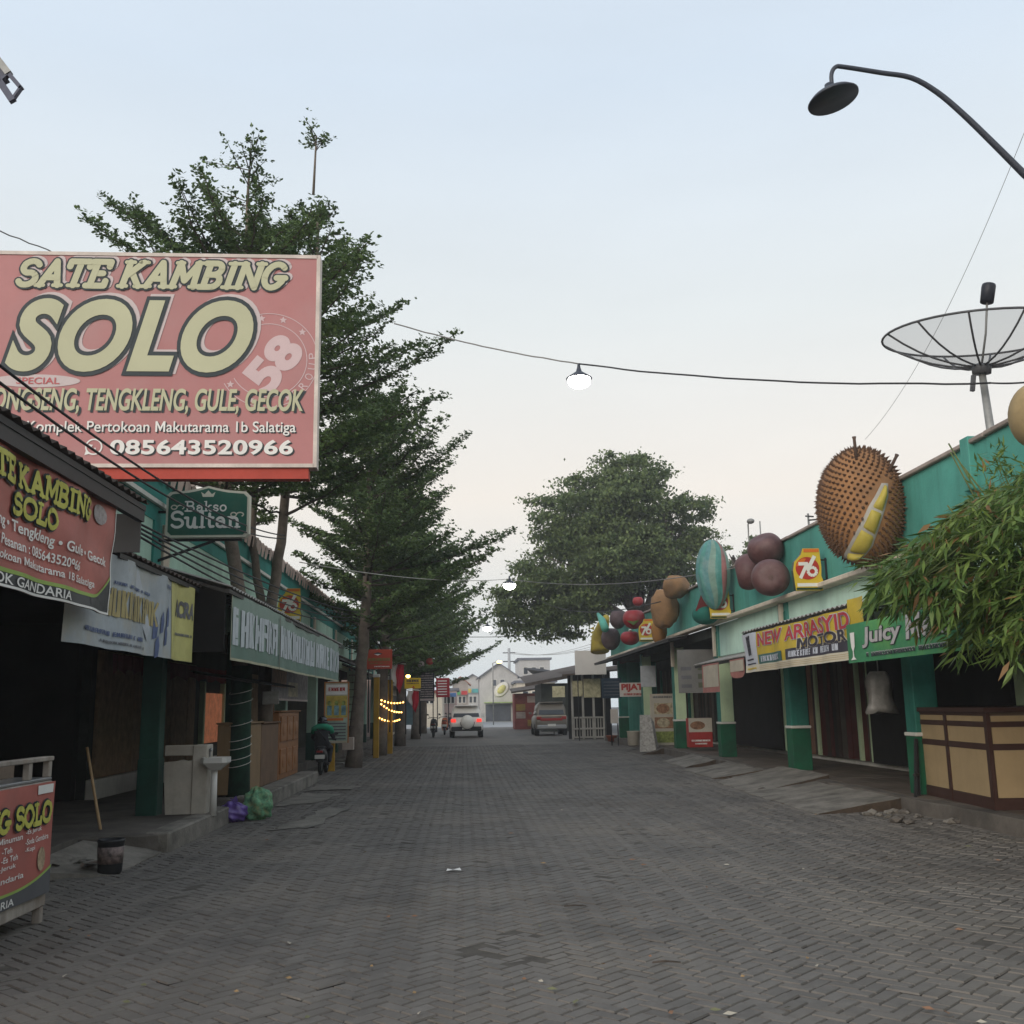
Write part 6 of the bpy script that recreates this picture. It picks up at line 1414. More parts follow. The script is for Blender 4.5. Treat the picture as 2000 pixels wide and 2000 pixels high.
o = g.build('rag_heap', kind='stuff'); tag(o, 'heap of rags and torn card by the bucket', 'rubbish')
# white boards and wash basin
WD = mat('white_board_worn', (.46, .42, .36), rough=.8, var=.14, scale=3, streak=.3, dirt=(.25, .20, .15), dirt_amt=.5)
Yw = 14.35; Pz = Panel((0, Yw, 0), (1, 0, 0), (0, 0, 1)); u0, u1, v0, v1 = pbox(Pz, 322, 1570, 376, 1456)
t = thing('washstand_screen', 'worn white box panel leaning beside the dark green column', 'panel', ((u0+u1)/2, Yw, .2)); v0, v1 = min(v0, v1), max(v0, v1)
g = MB(); g.bbox(u0, u1, Yw, Yw+.06, v1-.14, v1, WD, .01); g.build('top_board', t)
out = [(u0+.04, .22), (u1, .22), (u1, v1-.20)]+[(u1-(u1-u0)*s, v1-.20+rnd(-.03, .02)) for s in (.2, .4, .6, .8)]+[(u0, v1-.22), (u0+.01, v1-.5)]
g = MB(); g.prism([(x, Yw+.01, z) for x, z in out], (0, .05, 0), WD); g.build('lower_board', t)
a0, a1, _, _ = pbox(Pz, 376, 1570, 402, 1456); g = MB(); g.bbox(a0+.01, a1, Yw-.02, Yw+.3, .215, v1, WD, .012); g.build('side_board', t)
u0, u1, _, _ = pbox(Pz, 398, 1500, 448, 1475); zt = pbox(Pz, 398, 1478, 448, 1476)[3]; t = thing('wash_basin', 'small white wash basin on a thin pedestal before the netted trunk', 'basin', ((u0+u1)/2, Yw-.1, .2)); PORC = mat('porcelain', (.62, .60, .56), rough=.25, spec=.5, var=.06)
g = MB(); loft(g, [[((u0+u1)/2+sx*k*(u1-u0)/2, Yw-.05+sy*k*.17, z) for sx, sy in ((-1, -.6), (-.7, -1), (.7, -1), (1, -.6), (1, .8), (.8, 1), (-.8, 1), (-1, .8))] for k, z in ((.35, zt-.17), (.8, zt-.10), (1.0, zt-.07), (1.0, zt), (.86, zt), (.7, zt-.06))], PORC, False); g.build('bowl', t)
g = MB(); g.tube([((u0+u1)/2-.02, Yw-.02, .2), ((u0+u1)/2-.02, Yw-.02, zt-.13)], [.05, .04], PORC, 10); g.build('pedestal', t)
g = MB(); g.tube([(u0+.06, Yw+.08, zt), (u0+.06, Yw+.08, zt+.1), (u0+.10, Yw+.0, zt+.11), (u0+.10, Yw-.02, zt+.08)], .014, CHR, 8); g.build('tap', t)
# bags of rubbish
def bag(name, label, px, py, r_, m, tie=True, seed=1, z0=0.0, mats=None):
    q = gz(px, py, z0); rr = random.Random(seed); ph = [rr.uniform(0, 6) for _ in range(6)]; c = q+Vector((0, r_[1]*.5, r_[2]*.86))
    fn = lambda d: (1+.10*math.sin(6*math.atan2(d.y, d.x)+ph[0]+3*d.z)+.07*math.sin(11*d.z+ph[1]+4*d.x)+.05*math.sin(15*d.x+ph[2])*math.sin(13*d.y+ph[3]))*(1 if d.z > -.75 else .93)
    t = thing(name, label, 'bag', q); g = MB(); g.ell(c, r_, m, 30, 22, fn=fn); g.build('sack', t)
    if tie: g = MB(); top = c+Vector((0, 0, r_[2]*.93)); g.add([top+Vector((0, 0, -.03)), top+Vector((-.07, .01, .08)), top+Vector((-.02, .0, .05)), top+Vector((.03, 0, .10)), top+Vector((.06, -.01, .03))], [(0, 2, 1), (0, 3, 2), (0, 4, 3)], m); g.build('knot', t)
    return t
bag('rubbish_bag', 'shiny purple plastic bag of rubbish on the kerb', 453, 1607, (.19, .17, .15), mat('plastic_purple', (.12, .07, .28), rough=.3, spec=.6, var=.3, scale=9), seed=2)
bag('net_sack', 'round green net sack of waste beside the purple bag', 500, 1603, (.21, .20, .24), mat('net_green', (.13, .30, .17), rough=.7, var=.6, scale=16, dirt=(.30, .26, .10), dirt_amt=.8), tie=False, seed=5)
bag('rubbish_bag', 'small leafy green bag behind the purple one', 447, 1572, (.20, .16, .11), mat('bag_leaf_green', (.06, .16, .07), rough=.5, var=.6, scale=18), tie=False, seed=7)
# counters of the food stall between the trunks
GY = lambda px, X_: gx(px, 1470, X_).y
for lab, y0, y1, h, m, nm in (('plain tan plywood counter front next to the netted trunk', GY(472, -3.6), GY(509, -3.6), 1.12, PLY, 'stall_counter'), ('brown timber counter between plywood and carved cabinet', GY(510, -3.6), GY(543, -3.6), 1.10, mat('counter_brown', (.17, .10, .06), rough=.6, var=.2, scale=3, streak=.4), 'stall_counter'), ('carved orange wooden cabinet at the end of the stall', GY(544, -3.6), GY(582, -3.6), 1.30, ORANGE_W, 'carved_cabinet')):
    t = thing(nm, lab, 'counter', (-3.75, (y0+y1)/2, .23)); g = MB(); g.bbox(-4.0, -3.6, y0, y1, .235, .23+h, m, .01); g.build('body', t)
    g = MB(); g.bbox(-4.02, -3.56, y0-.02, y1+.02, .232+h, .262+h, m, .008); g.build('top', t)
    if nm == 'carved_cabinet':
        for k in range(3):
            for r2 in range(2): g = MB(); st_ = (y1-y0-.2)/3; ya = y0+.1+k*st_; za = .33+r2*.62; g.bbox(-3.602, -3.57, ya, ya+st_-.1, za, za+.5, ORANGE_W, .02); dr = g.build('door_panel', t); g = MB(); g.ell((-3.572, ya+(st_-.1)/2, za+.25), (.02, st_*.25, .14), ORANGE_W, 14, 8); g.build('carving', dr)
        for k in range(5): g = MB(); g.bbox(-4.0, -3.62, y0-.02-.03*0, y0-.005, .40+.16*k, .50+.16*k, mat('slat_grey', (.22, .17, .13)), .004); g.build('slat', t)
ua_, ub_ = gx(530, 1340, -3.66).y, gx(600, 1340, -3.66).y; P = Panel((-3.66, ua_-19.6*(ub_-ua_)/4.4, 0), (0, (ub_-ua_)/4.4, 0), (0, 0, 1), lambda u, v: .01*math.sin(u*4))
PH = [mat('print_%s' % n, cc, rough=.5, var=.55, scale=s) for n, cc, s in (('meat', (.30, .16, .09), 9), ('greens', (.25, .30, .08), 11), ('rice', (.45, .38, .25), 10), ('mauve', (.22, .19, .20), 6), ('sky', (.16, .30, .33), 5))]
t = thing('food_poster', 'faded food photograph banner hung above the carved cabinet', 'poster', (-3.66, 21.8, 1.7)); g = MB(); P.rect(g, 19.6, 24.0, 1.76, 2.36, PH[3], 0, 12, 4); P.rect(g, 19.6, 21.2, 2.02, 2.36, PH[0], .006, 5, 3); P.rect(g, 21.5, 22.6, 1.85, 2.15, PH[2], .006, 4, 3); P.rect(g, 19.6, 24.0, 1.76, 1.80, MATS['sign_faded_white'], .008, 12, 1); g.build('sheet', t)
t, P, b = board('menu_board', 'small grey menu board hung in front of the dark stall roof', 'sign', 512, 1350, 545, 1376, 19.0, mat('board_grey', (.28, .27, .25), var=.3, scale=8), .02)
t = thing('stall_roof', 'small black sheet roof tucked under the grey green banner', 'roof', (-3.8, 17.5, 2.0)); g = MB(); corr_sheet(g, (-4.2, 16.2, 2.18), (-4.2, 21.0, 2.18), (-3.35, 16.2, 2.02), (-3.35, 21.0, 2.02), BLACKM, 20); g.build('sheet', t)
# drinks poster stand
t, P, b = board('drinks_poster', 'tall yellow and blue drinks poster standing behind the rider', 'poster', 633, 1333, 681, 1452, 27.2, mat('poster_cream', (.45, .40, .30), var=.15), .03, frame=mat('poster_orange_frame', (.40, .16, .05), var=.2))
g = MB(); a = sub(b, .05, .95, .80, .97); P.rect(g, *a, WHT, .003); scrib(P, g, *sub(b, .15, .85, .86, .92), SR, 6, .008, 41); P.rect(g, *sub(b, .05, .95, .42, .78), mat('poster_yellow', (.50, .38, .08), var=.3, scale=6), .003)
for k in range(3): P.rect(g, *sub(b, .1+.3*k, .3+.3*k, .46, .62), PH[4], .008); P.disc(g, b[0]+(b[1]-b[0])*(.2+.3*k), b[2]+(b[3]-b[2])*.66, .05, .06, PH[1], .008)
P.rect(g, *sub(b, .05, .95, .04, .40), mat('poster_mint', (.30, .40, .33), var=.3), .003)
for k in range(6): P.rect(g, *sub(b, .1, .9, .06+.05*k, .085+.05*k), GRI, .007)
P.rect(g, *sub(b, .1, .8, .37, .41), SO, .009); g.build('print', t)
# roadside boards and flags further on
t, P, b = board('roadside_sign', 'bright red orange board nailed up between two trunks', 'sign', 716, 1268, 766, 1307, 33.5, mat('board_vermilion', (.46, .06, .03), rough=.5, var=.12, scale=3), .04, legs=2.0)
g = MB(); cu, cv = (b[0]+b[1])/2-.05, b[2]+(b[3]-b[2])*.78; P.poly(g, [(cu-.15, cv), (cu-.05, cv-.04), (cu+.06, cv-.04), (cu+.15, cv), (cu, cv+.05)], INK, .008); P.poly(g, [(cu-.13, cv-.01), (cu, cv-.06), (cu+.10, cv-.01)], WHT, .010)
scrib(P, g, *sub(b, .06, .94, .40, .56), mat('ink_olive', (.22, .17, .05)), 14, .008, 51); scrib(P, g, *sub(b, .1, .9, .26, .32), mat('ink_olive', (.22, .17, .05)), 20, .008, 52); scrib(P, g, *sub(b, .3, .9, .10, .15), WHT, 12, .008, 53); g.build('lettering', t)
t, P, b = board('roadside_sign', 'small bright yellow notice board under the amber bulb', 'sign', 790, 1324, 822, 1345, 42, mat('board_yellow', (.60, .42, .02), var=.08), .03, legs=1.8); g = MB(); scrib(P, g, *sub(b, .12, .88, .62, .86), IM, 7, .008, 54); scrib(P, g, *sub(b, .12, .88, .42, .52), IM, 10, .008, 55); P.poly(g, [(b[0]+.3, b[2]+.02), (b[0]+.42, b[2]+.02), (b[0]+.36, b[2]+.12)], SR, .008); g.build('lettering', t)
t, P, b = board('menu_board', 'tall dark menu board of white lines beside the far trunk', 'sign', 819, 1310, 848, 1370, 46, mat('menu_slate', (.05, .05, .06), var=.2), .04, legs=1.5); g = MB()
for k in range(11): scrib(P, g, *sub(b, .08, .92, .14+.075*k, .18+.075*k), WHT_F, 9, .008, 60+k)
P.rect(g, *sub(b, .04, .96, .02, .09), WHT_F, .008); g.build('lettering', t)
for px, py, m in ((822, 1298, WHT_F), (839, 1292, SR)): q = gy(px, py, 46.1); g = MB(); g.lathe([(0, -.02), (.15, -.02), (.16, 0), (.15, .02), (0, .02)], q, m, 18, (0, -1, 0)); g.build('round_badge', t)
t, P, b = board('menu_board', 'tall crimson board with white lines past the dark menu board', 'sign', 852, 1324, 878, 1362, 52, mat('board_crimson', (.34, .02, .03), var=.12), .04, legs=1.4); g = MB()
for k in range(6): P.rect(g, *sub(b, .12, .80, .12+.14*k, .17+.14*k), WHT, .008)
g.build('lettering', t)
def flag(label, px, py, Y, h, w_):
    q = gy(px, py, Y); t = thing('flag', label, 'flag', (q.x, q.y, q.z-h), 'red and white flags hung limp by the left kerb'); RF = mat('flag_red', (.42, .02, .04), rough=.8, var=.15); WF = mat('flag_white', (.6, .58, .56), rough=.8, var=.08)
    for m, a0, a1 in ((WF, 0, .5), (RF, .5, 1.0)):
        g = MB(); n = 10; V = []
        for i in range(n+1):
            for j in range(n+1):
                u = a0+(a1-a0)*i/n; v = j/n; V.append((q.x-w_*.5+w_*u*(1-.25*v)+.03*math.sin(v*6+u*5), q.y+.05*math.sin(u*14+v*2), q.z-h*(v*(.45+.55*u))-.05*u))
        g.add(V, [(i*(n+1)+j, (i+1)*(n+1)+j, (i+1)*(n+1)+j+1, i*(n+1)+j+1) for i in range(n) for j in range(n)], m, True); g.build('cloth_half', t)
    g = MB(); g.tube([(q.x-w_*.6, q.y+.02, q.z+.06), (q.x+w_*.6, q.y+.02, q.z-.02)], .018, WHITE_P, 6); g.build('staff', t)
flag('limp red and white flag right of the vermilion board', 776, 1296, 36, 1.0, .5); flag('lower limp red and white flag below the yellow notice', 807, 1348, 42, .85, .5)
# yellow posts with strings of amber lamps
YP = mat('post_yellow', (.42, .24, .02), rough=.6, var=.2, scale=3)
for k, (px, Y, lab) in enumerate(((735, 34.5, 'yellow post just behind the ringed trunk'), (762, 37.5, 'yellow post between the lamp strings'), (648, 27.4, 'tan yellow post at the left of the drinks poster'))):
    q = gy(px, 1400, Y); t = thing('painted_post', lab, 'post', (q.x, Y, 0)); g = MB(); g.bbox(q.x-.09, q.x+.09, Y-.09, Y+.09, 0, 2.6 if k < 2 else 2.2, YP, .01); g.build('shaft', t); g = MB(); g.bbox(q.x-.11, q.x+.11, Y-.11, Y+.11, 2.6 if k < 2 else 2.2, 2.7 if k < 2 else 2.3, WHITE_P, .01); g.build('cap', t)
for k, (a, b, lab) in enumerate((((735, 1362), (790, 1370), 'top string of amber lamps between the yellow posts'), ((742, 1372), (786, 1390), 'middle string of amber lamps between the yellow posts'), ((738, 1400), (782, 1404), 'lowest string of amber lamps between the yellow posts'))):
    A_, B_ = gy(*a, 35), gy(*b, 39.5); t = thing('lamp_string', lab, 'lamp string', A_); g = MB(); g.tube([A_.lerp(B_, i/8)+Vector((0, 0, -.10*math.sin(math.pi*i/8))) for i in range(9)], .008, WIRE, 4); g.build('cable', t)
    for i in range(9): 
        q = A_.lerp(B_, (i+.5)/9)+Vector((0, 0, -.10*math.sin(math.pi*(i+.5)/9)-.02)); g = MB(); g.ell(q, (.028, .028, .03), AMB, 8, 6); g.build('bulb', t)
q = gy(797, 1321, 41); t = thing('wall_lamp', 'glowing amber bulb above the yellow notice board', 'lamp', q); g = MB(); g.ell(q, (.09, .09, .07), AMB, 12, 8); g.build('bulb', t); g = MB(); g.tube([q+Vector((0, .05, .05)), q+Vector((-.3, .3, .1))], .012, WIRE, 5); g.build('arm', t)
t, P, b = board('tarpaulin', 'pale blue tarpaulin sheet hanging behind the far trunk', 'tarpaulin', 783, 1362, 806, 1416, 47, mat('tarp_blue', (.22, .34, .38), var=.2, scale=3), .02)
t, P, b = board('cardboard_stack', 'pale boxes stacked at the foot of the drinks poster', 'box', 668, 1440, 690, 1465, 28.3, mat('box_pale', (.40, .33, .28), var=.2), .3)
for k in range(3): q = gz(655+16*k, 1493-6*k, 0); s_ = tag(MB().bbox(q.x-.25, q.x+.25, q.y-.1, q.y+.12, -.01, .05+.02*k, CONC, .015).build('stone_slab'), ('nearest', 'middle', 'farthest')[k]+' of three loose slabs at the foot of the ringed trunk', 'slab')

# ------------------------------------------------------------------ things under the right arcade
t = thing('snack_counter', 'brown framed cream panelled counter at the right edge', 'counter', (7.6, 13.2, .2)); CP = mat('counter_cream', (.38, .275, .15), rough=.6, var=.07, scale=3, streak=.1); CB = mat('counter_brown_frame', (.055, .026, .020), rough=.5, var=.2, scale=4)
A_ = gz(1792, 1548, .205); B_ = gz(1944, 1583, .205); d_ = (B_-A_); L_ = d_.length; d_ = d_.normalized(); n_ = Vector((-d_.y, d_.x, 0)); n_ = n_ if n_.x > 0 else -n_
H_ = 1.24; 
def cbox(u0, u1, w0, w1, z0, z1, m, name):
    g = MB(); c0 = A_+d_*((u0+u1)/2)+n_*((w0+w1)/2); g.obox((c0.x, c0.y, .205+(z0+z1)/2), d_*(u1-u0)/2, n_*(w1-w0)/2, (0, 0, (z1-z0)/2), m); return g.build(name, t)
Wc = 2.4
cbox(.03, L_-.03, .03, Wc-.03, .05, H_-.06, mat('counter_core', (.10, .07, .05)), 'core')
for u in (0, L_*.47, L_-.09): cbox(u, u+(.09 if u else .05), 0, .05, 0, H_-.06, CB, 'stile')
for z0, z1 in ((0, .14), (.72, .79), (1.0, 1.06), (H_-.10, H_-.06)): cbox(.05, L_-.09, .006, .05, z0, z1, CB, 'rail')
for u0, u1 in ((.06, L_*.47-.005), (L_*.47+.095, L_-.095)):
    for z0, z1 in ((.145, .715), (.795, .995), (1.065, H_-.105)): cbox(u0, u1, .016, .03, z0, z1, CP, 'panel')
for w0, w1 in ((.06, 1.1), (1.2, 2.3)):
    for z0, z1 in ((.145, .715), (.795, .995), (1.065, H_-.105)): cbox(L_-.03, L_-.012, w0, w1, z0, z1, CP, 'panel')
for z0, z1 in ((0, .14), (.72, .79), (1.0, 1.06)): cbox(L_-.04, L_-.002, .05, Wc, z0, z1, CB, 'rail')
for w in (1.1, 2.3): cbox(L_-.04, L_-.002, w, w+.09, .14, H_-.06, CB, 'stile')
cbox(-.03, L_+.03, -.03, Wc, H_-.058, H_, CB, 'top')
q = gy(1718, 1352, 15.9); t = thing('hanging_sack', 'grey plastic sack hung from the arcade ceiling', 'sack', q); SK = mat('sack_grey', (.17, .16, .145), rough=.4, spec=.5, var=.35, scale=7)
g = MB(); V = []
for i in range(9):
    v = i/8; z = q.z+.32-.62*v; w_ = .12+.12*v**.6+.03*math.sin(7*v)
    for j in range(16): a = j/16*6.2832; V.append((q.x+w_*math.cos(a)*(1+.12*math.sin(5*a+3*v)), q.y+.6*w_*math.sin(a)*(1+.1*math.sin(4*a)), z+(.04*math.sin(3*a) if i == 8 else 0)))
g.add(V, [(i*16+j, i*16+(j+1) % 16, (i+1)*16+(j+1) % 16, (i+1)*16+j) for i in range(8) for j in range(16)]+[tuple(128+j for j in range(16))], SK, True); g.build('bag', t); g = MB(); g.tube([(q.x, q.y, q.z+.3), (q.x, q.y, 3.0)], .01, WIRE_G, 5); g.build('string', t)
# old cart wheel stand by the right column
t = thing('iron_stand', 'dark iron stand leaning on the last right column', 'stand', (6.5, 14.85, .2))
for a, b in (((6.52, 14.9, .2), (6.58, 14.97, 1.0)), ((6.40, 14.75, .2), (6.56, 14.95, 1.0)), ((6.42, 14.78, .5), (6.55, 14.93, .5))): g = MB(); g.beam(a, b, .035, .035, BLACKM); g.build('leg', t)
t, P, b = board('notice_banner', 'dull grey notice banner hanging between two right columns', 'banner', 1326, 1268, 1396, 1354, 29.0, mat('banner_dull_grey', (.20, .195, .185), var=.15, scale=2), .015); g = MB()
for k in range(3): P.rect(g, *sub(b, .08, .35, .12+.2*k, .20+.2*k), GRI, .006); P.rect(g, *sub(b, .52, .86, .12+.2*k, .24+.2*k), mat('ink_moss', (.11, .12, .08)), .006)
g.build('print', t)
PKP = mat('pennant_pink', (.36, .15, .13), rough=.7, var=.15, scale=4); PKC = mat('pennant_cream', (.45, .40, .32), rough=.7, var=.15)
for k, (x0, y0, x1, y1, lab) in enumerate(((1371, 1312, 1408, 1351, 'square pink and cream pennant under the sagging awning'), (1426, 1296, 1457, 1323, 'rounded pink pennant under the sagging awning near the yellow banner'))):
    X_ = 5.72; a_ = gx(x0, y0, X_); b_ = gx(x1, y1, X_); P = Panel((X_, 0, 0), (0, -1, 0), (0, 0, 1), lambda u, v: .02*math.sin(u*6)); u0, u1, v0, v1 = -a_.y, -b_.y, b_.z, 2.46
    t = thing('pennant', lab, 'pennant', (X_, a_.y, v0), 'pink pennants under the right awning'); g = MB()
    if k == 0: P.rect(g, u0, u1, v0, v1, PKP, 0, 6, 4); P.rect(g, u0+.1, u1-.1, v0+.12, v1-.04, PKC, .006, 6, 4)
    else:
        um = (u0+u1)/2; hw = (u1-u0)/2; P.poly(g, [(u0, v1)]+[(um-hw*math.cos(R(s)), v0+.12+(v1-v0-.12)*0-.12*math.sin(R(s))) for s in range(0, 181, 20)]+[(u1, v1)], PKP, 0); P.rect(g, u0+.06, u1-.06, v0+.14, v1-.03, PKC, .006)
    g.build('cloth', t)
t, P, b = board('food_poster', 'tall framed poster of three dishes leaning at the fourth column', 'poster', 1274, 1356, 1317, 1456, 35.0, mat('poster_white', (.50, .46, .38), var=.12), .03, frame=CREAM); g = MB()
for k, m in enumerate((PH[1], PH[0], PH[2])): P.rect(g, *sub(b, .14, .9, .05+.28*k, .27+.28*k), m, .004); P.disc(g, b[0]+(b[1]-b[0])*.5, b[2]+(b[3]-b[2])*(.16+.28*k), .22, .16, PH[(k+1) % 3], .008)
scrib(P, g, *sub(b, .1, .9, .93, .97), GRI, 12, .006, 71); g.build('print', t)
t, P, b = board('massage_sign', 'white board lettered in red hung over the dark doorway', 'sign', 1211, 1333, 1259, 1361, 38.5, mat('board_white', (.58, .53, .48), var=.08), .03); g = MB(); P.text(g, 'PIJAT', *sub(b, .08, .92, .36, .90), SR, .008, .05); scrib(P, g, *sub(b, .15, .85, .10, .25), SR, 12, .008, 73); g.build('lettering', t)
t = board('snack_display', 'red and white snack display box between two right columns', 'display', 1347, 1402, 1390, 1460, 30.3, mat('display_red', (.34, .035, .03), rough=.5, var=.15), .35); t, P, b = t; g = MB(); P.rect(g, *sub(b, .0, 1, .52, 1.0), mat('poster_white', (.5, .46, .38)), .004); P.disc(g, b[0]+(b[1]-b[0])*.38, b[2]+(b[3]-b[2])*.75, .22, .12, PH[0], .008); scrib(P, g, *sub(b, .1, .9, .2, .26), WHT, 14, .006, 75); scrib(P, g, *sub(b, .25, .75, .1, .15), WHT, 8, .006, 76); g.build('print', t)
t, P, b = board('menu_board', 'white paper notices pinned on the far right column', 'sign', 1252, 1300, 1280, 1342, 36.0, mat('paper_bluish', (.44, .46, .48), var=.15, scale=5), .015)
t, P, b = board('menu_board', 'dark blue notice board over the far right doorway', 'sign', 1176, 1324, 1213, 1364, 42.0, mat('board_navy', (.025, .045, .07), var=.25), .03); g = MB()
for k in range(5): P.rect(g, *sub(b, .1, .9, .15+.16*k, .18+.16*k), GRI, .006)
g.build('lettering', t)
NP = mat('newsprint', (.36, .34, .31), rough=.8, var=.4, scale=14)
t = thing('newspaper_rack', 'leaning rack of pale newspapers by the kerb before the tall poster', 'rack', tuple(gz(1262, 1470, .05)))
q0 = gz(1262, 1470, .05)
for k in range(3):
    a = gy(1250+3*k, 1468-2*k, q0.y+.3*k); g = MB(); w_, h_ = .52, 1.15-.1*k; x, y, z = a.x, a.y, .08; g.add([(x, y, z), (x+w_, y-.05, z), (x+w_*.85, y+.3, z+h_), (x+.1, y+.32, z+h_), (x, y+.05, z), (x+w_, y, z), (x+w_*.85, y+.35, z+h_), (x+.1, y+.37, z+h_)], [(0, 1, 2, 3), (7, 6, 5, 4), (0, 4, 5, 1), (3, 2, 6, 7), (1, 5, 6, 2), (0, 3, 7, 4)], NP); g.build('sheet', t)
q = gz(1238, 1456, .2); t = thing('white_tub', 'plain cream plastic tub on the pavement under the massage sign', 'tub', q); g = MB(); g.lathe([(.17, 0), (.2, .02), (.22, .46), (.24, .48), (.2, .48), (.19, .44)], q, mat('tub_cream', (.5, .45, .37), var=.08), 20); g.build('tub', t)
t, P, b = board('menu_board', 'small white tilted notice on a stick near the kerb', 'sign', 1193, 1385, 1207, 1413, 41.0, mat('board_white', (.58, .53, .48)), .02, legs=.9)
q = gz(1195, 1448, .05); t = thing('flower_pot', 'terracotta pot at the foot of the tilted notice', 'pot', q); g = MB(); g.lathe([(.16, 0), (.24, .22), (.26, .25), (.2, .25)], q, mat('terracotta', (.26, .08, .045), var=.15), 18); g.build('pot', t)
# white railed stall at the end of the arcade
Yk = 48.5; WS = mat('stall_white', (.33, .31, .28), rough=.7, var=.15, scale=3, streak=.2); t = thing('railed_stall', 'white railed food stall with yellow name boards behind the van', 'stall', (6.2, Yk+1, 0)); Pk = Panel((0, Yk, 0), (1, 0, 0), (0, 0, 1))
u0, u1, _, _ = pbox(Pk, 1116, 1430, 1182, 1300); zb = pbox(Pk, 1116, 1402, 1182, 1402)[2]
for u in np.linspace(u0, u1, 4): g = MB(); g.bbox(u-.05, u+.05, Yk, Yk+.1, 0, 3.0, WS, .01); g.build('post', t)
for k in range(12): u = u0+(u1-u0)*(k+.5)/12; g = MB(); g.box(u-.025, u+.025, Yk+.02, Yk+.06, .12, zb, WS); g.build('picket', t)
for z in (.12, zb*.5, zb): g = MB(); g.bbox(u0, u1, Yk-.02, Yk+.015, z-.04, z+.04, WS, .008); g.build('rail', t)
g = MB(); g.box(u0, u1+.6, Yk+2.0, Yk+2.1, 0, 3.2, DARK); g.build('back_wall', t); g = MB(); g.add([(u0-.5, Yk-.5, 3.0), (u1+1.2, Yk-.5, 3.25), (u1+1.2, Yk+2.2, 3.5), (u0-.5, Yk+2.2, 3.2), (u0-.5, Yk-.5, 2.92), (u1+1.2, Yk-.5, 3.17)], [(0, 1, 2, 3), (0, 4, 5, 1)], RUST); g.build('roof', t)
for x0, x1 in ((1117, 1138), (1139, 1173)): a = pbox(Pk, x0, 1360 if x0 < 1139 else 1362, x1, 1330 if x0 < 1139 else 1326); g = MB(); g.bbox(a[0], a[1], Yk-.10, Yk-.06, min(a[2:]), max(a[2:]), mat('board_old_cream', (.42, .38, .24), var=.35, scale=6), .008); nb = g.build('name_board', t)
t, P, b = board('blank_billboard', 'blank white board rising over the far stall roofs', 'billboard', 1124, 1270, 1183, 1318, 47.5, mat('board_chalk', (.58, .54, .50), rough=.7, var=.06), .12, legs=3.2)
t, P, b = board('small_signboard', 'small cream signboard hung above the parked van', 'sign', 1079, 1340, 1103, 1362, 58, mat('board_old_cream', (.42, .38, .24)), .04, legs=2.2)
# ------------------------------------------------------------------ far end of the street
def house(name, label, x0, x1, y0, y1, h, wall, roof=None, gable=0.0, wins=(), win_m=GLS, cat='building'):
    t = thing(name, label, cat, ((x0+x1)/2, (y0+y1)/2, 0)); g = MB(); g.box(x0, x1, y0, y1, -.05, h, wall); g.build('wall', t)
    if gable:
        xm = (x0+x1)/2; e = .35; g = MB(); g.add([(x0, y0+.01, h), (x1, y0+.01, h), (xm, y0+.01, h+gable)], [(0, 1, 2)], wall); g.build('gable', t)
        g = MB(); g.add([(x0-e, y0-e, h-.12), (xm, y0-e, h+gable), (xm, y1+e, h+gable), (x0-e, y1+e, h-.12), (x1+e, y0-e, h-.12), (x1+e, y1+e, h-.12), (x0-e, y0-e, h-.24), (xm, y0-e, h+gable-.12), (x1+e, y0-e, h-.24)], [(0, 1, 2, 3), (1, 4, 5, 2), (0, 6, 7, 1), (1, 7, 8, 4)], roof); g.build('roof', t)
    else: g = MB(); g.box(x0-.25, x1+.25, y0-.25, y1+.25, h+.002, h+.25, roof or wall); g.build('roof', t)
    for (a, b, c, d) in wins:
        g = MB(); g.box(a-.06, b+.06, y0-.05, y0-.005, c-.06, d+.06, WHITE_P); w_ = g.build('window', t); g = MB(); g.box(a, b, y0-.07, y0-.052, c, d, win_m); g.build('pane', w_)
    return t
GREYW = mat('far_wall_grey', (.42, .41, .40), var=.15, scale=.6, streak=.2); PINKW = mat('far_wall_pink', (.48, .36, .33), var=.15, scale=.6); CRW = mat('far_wall_cream', (.50, .45, .37), var=.15, scale=.6, streak=.2); SLR = mat('far_roof_slate', (.14, .145, .17), var=.2); TER = mat('far_roof_red', (.32, .13, .09), var=.2); SHUT = mat('shop_shutter_dim', (.08, .09, .11), var=.3, scale=1)
X = lambda px, Y: gy(px, 1383, Y).x
Z = lambda py, Y: gy(940, py, Y).z
Yh = 118
hs_ = house('gabled_shop', 'pale grey gabled shop house facing down the street with an oval sign', X(938, Yh), X(1012, Yh), Yh, Yh+12, Z(1322, Yh), GREYW, SLR, 1.6, [(X(962, Yh), X(970, Yh), Z(1340, Yh), Z(1328, Yh)), (X(978, Yh), X(986, Yh), Z(1340, Yh), Z(1328, Yh)), (X(948, Yh), X(998, Yh), 0.0, Z(1376, Yh))], SHUT)
g = MB(); g.lathe([(0, -.03), (.9, -.03), (1.0, 0), (.9, .05), (0, .06)], (X(980, Yh), Yh-.1, Z(1347, Yh)), WHITE_P, 28, (0, -1, 0), sc_=(1, .66)); sg = g.build('oval_sign', hs_); g = MB(); g.lathe([(0, 0), (.6, 0), (.6, .02), (0, .02)], (X(980, Yh), Yh-.18, Z(1347, Yh)), YEW, 22, (0, -1, 0), sc_=(1, .6)); g.build('disc', sg)
g = MB(); g.box(X(945, Yh), X(1004, Yh), Yh-1.4, Yh-.05, Z(1372, Yh)-.08, Z(1372, Yh), mat('far_lime', (.30, .42, .12))); g.build('canopy', hs_)
house('far_block', 'grey flat roofed block rising behind the gabled shop', X(1016, 135), X(1076, 135), 135, 146, Z(1290, 135), GREYW, SLR, 0, [(X(1024+16*k, 135), X(1032+16*k, 135), Z(1318, 135), Z(1305, 135)) for k in range(3)])
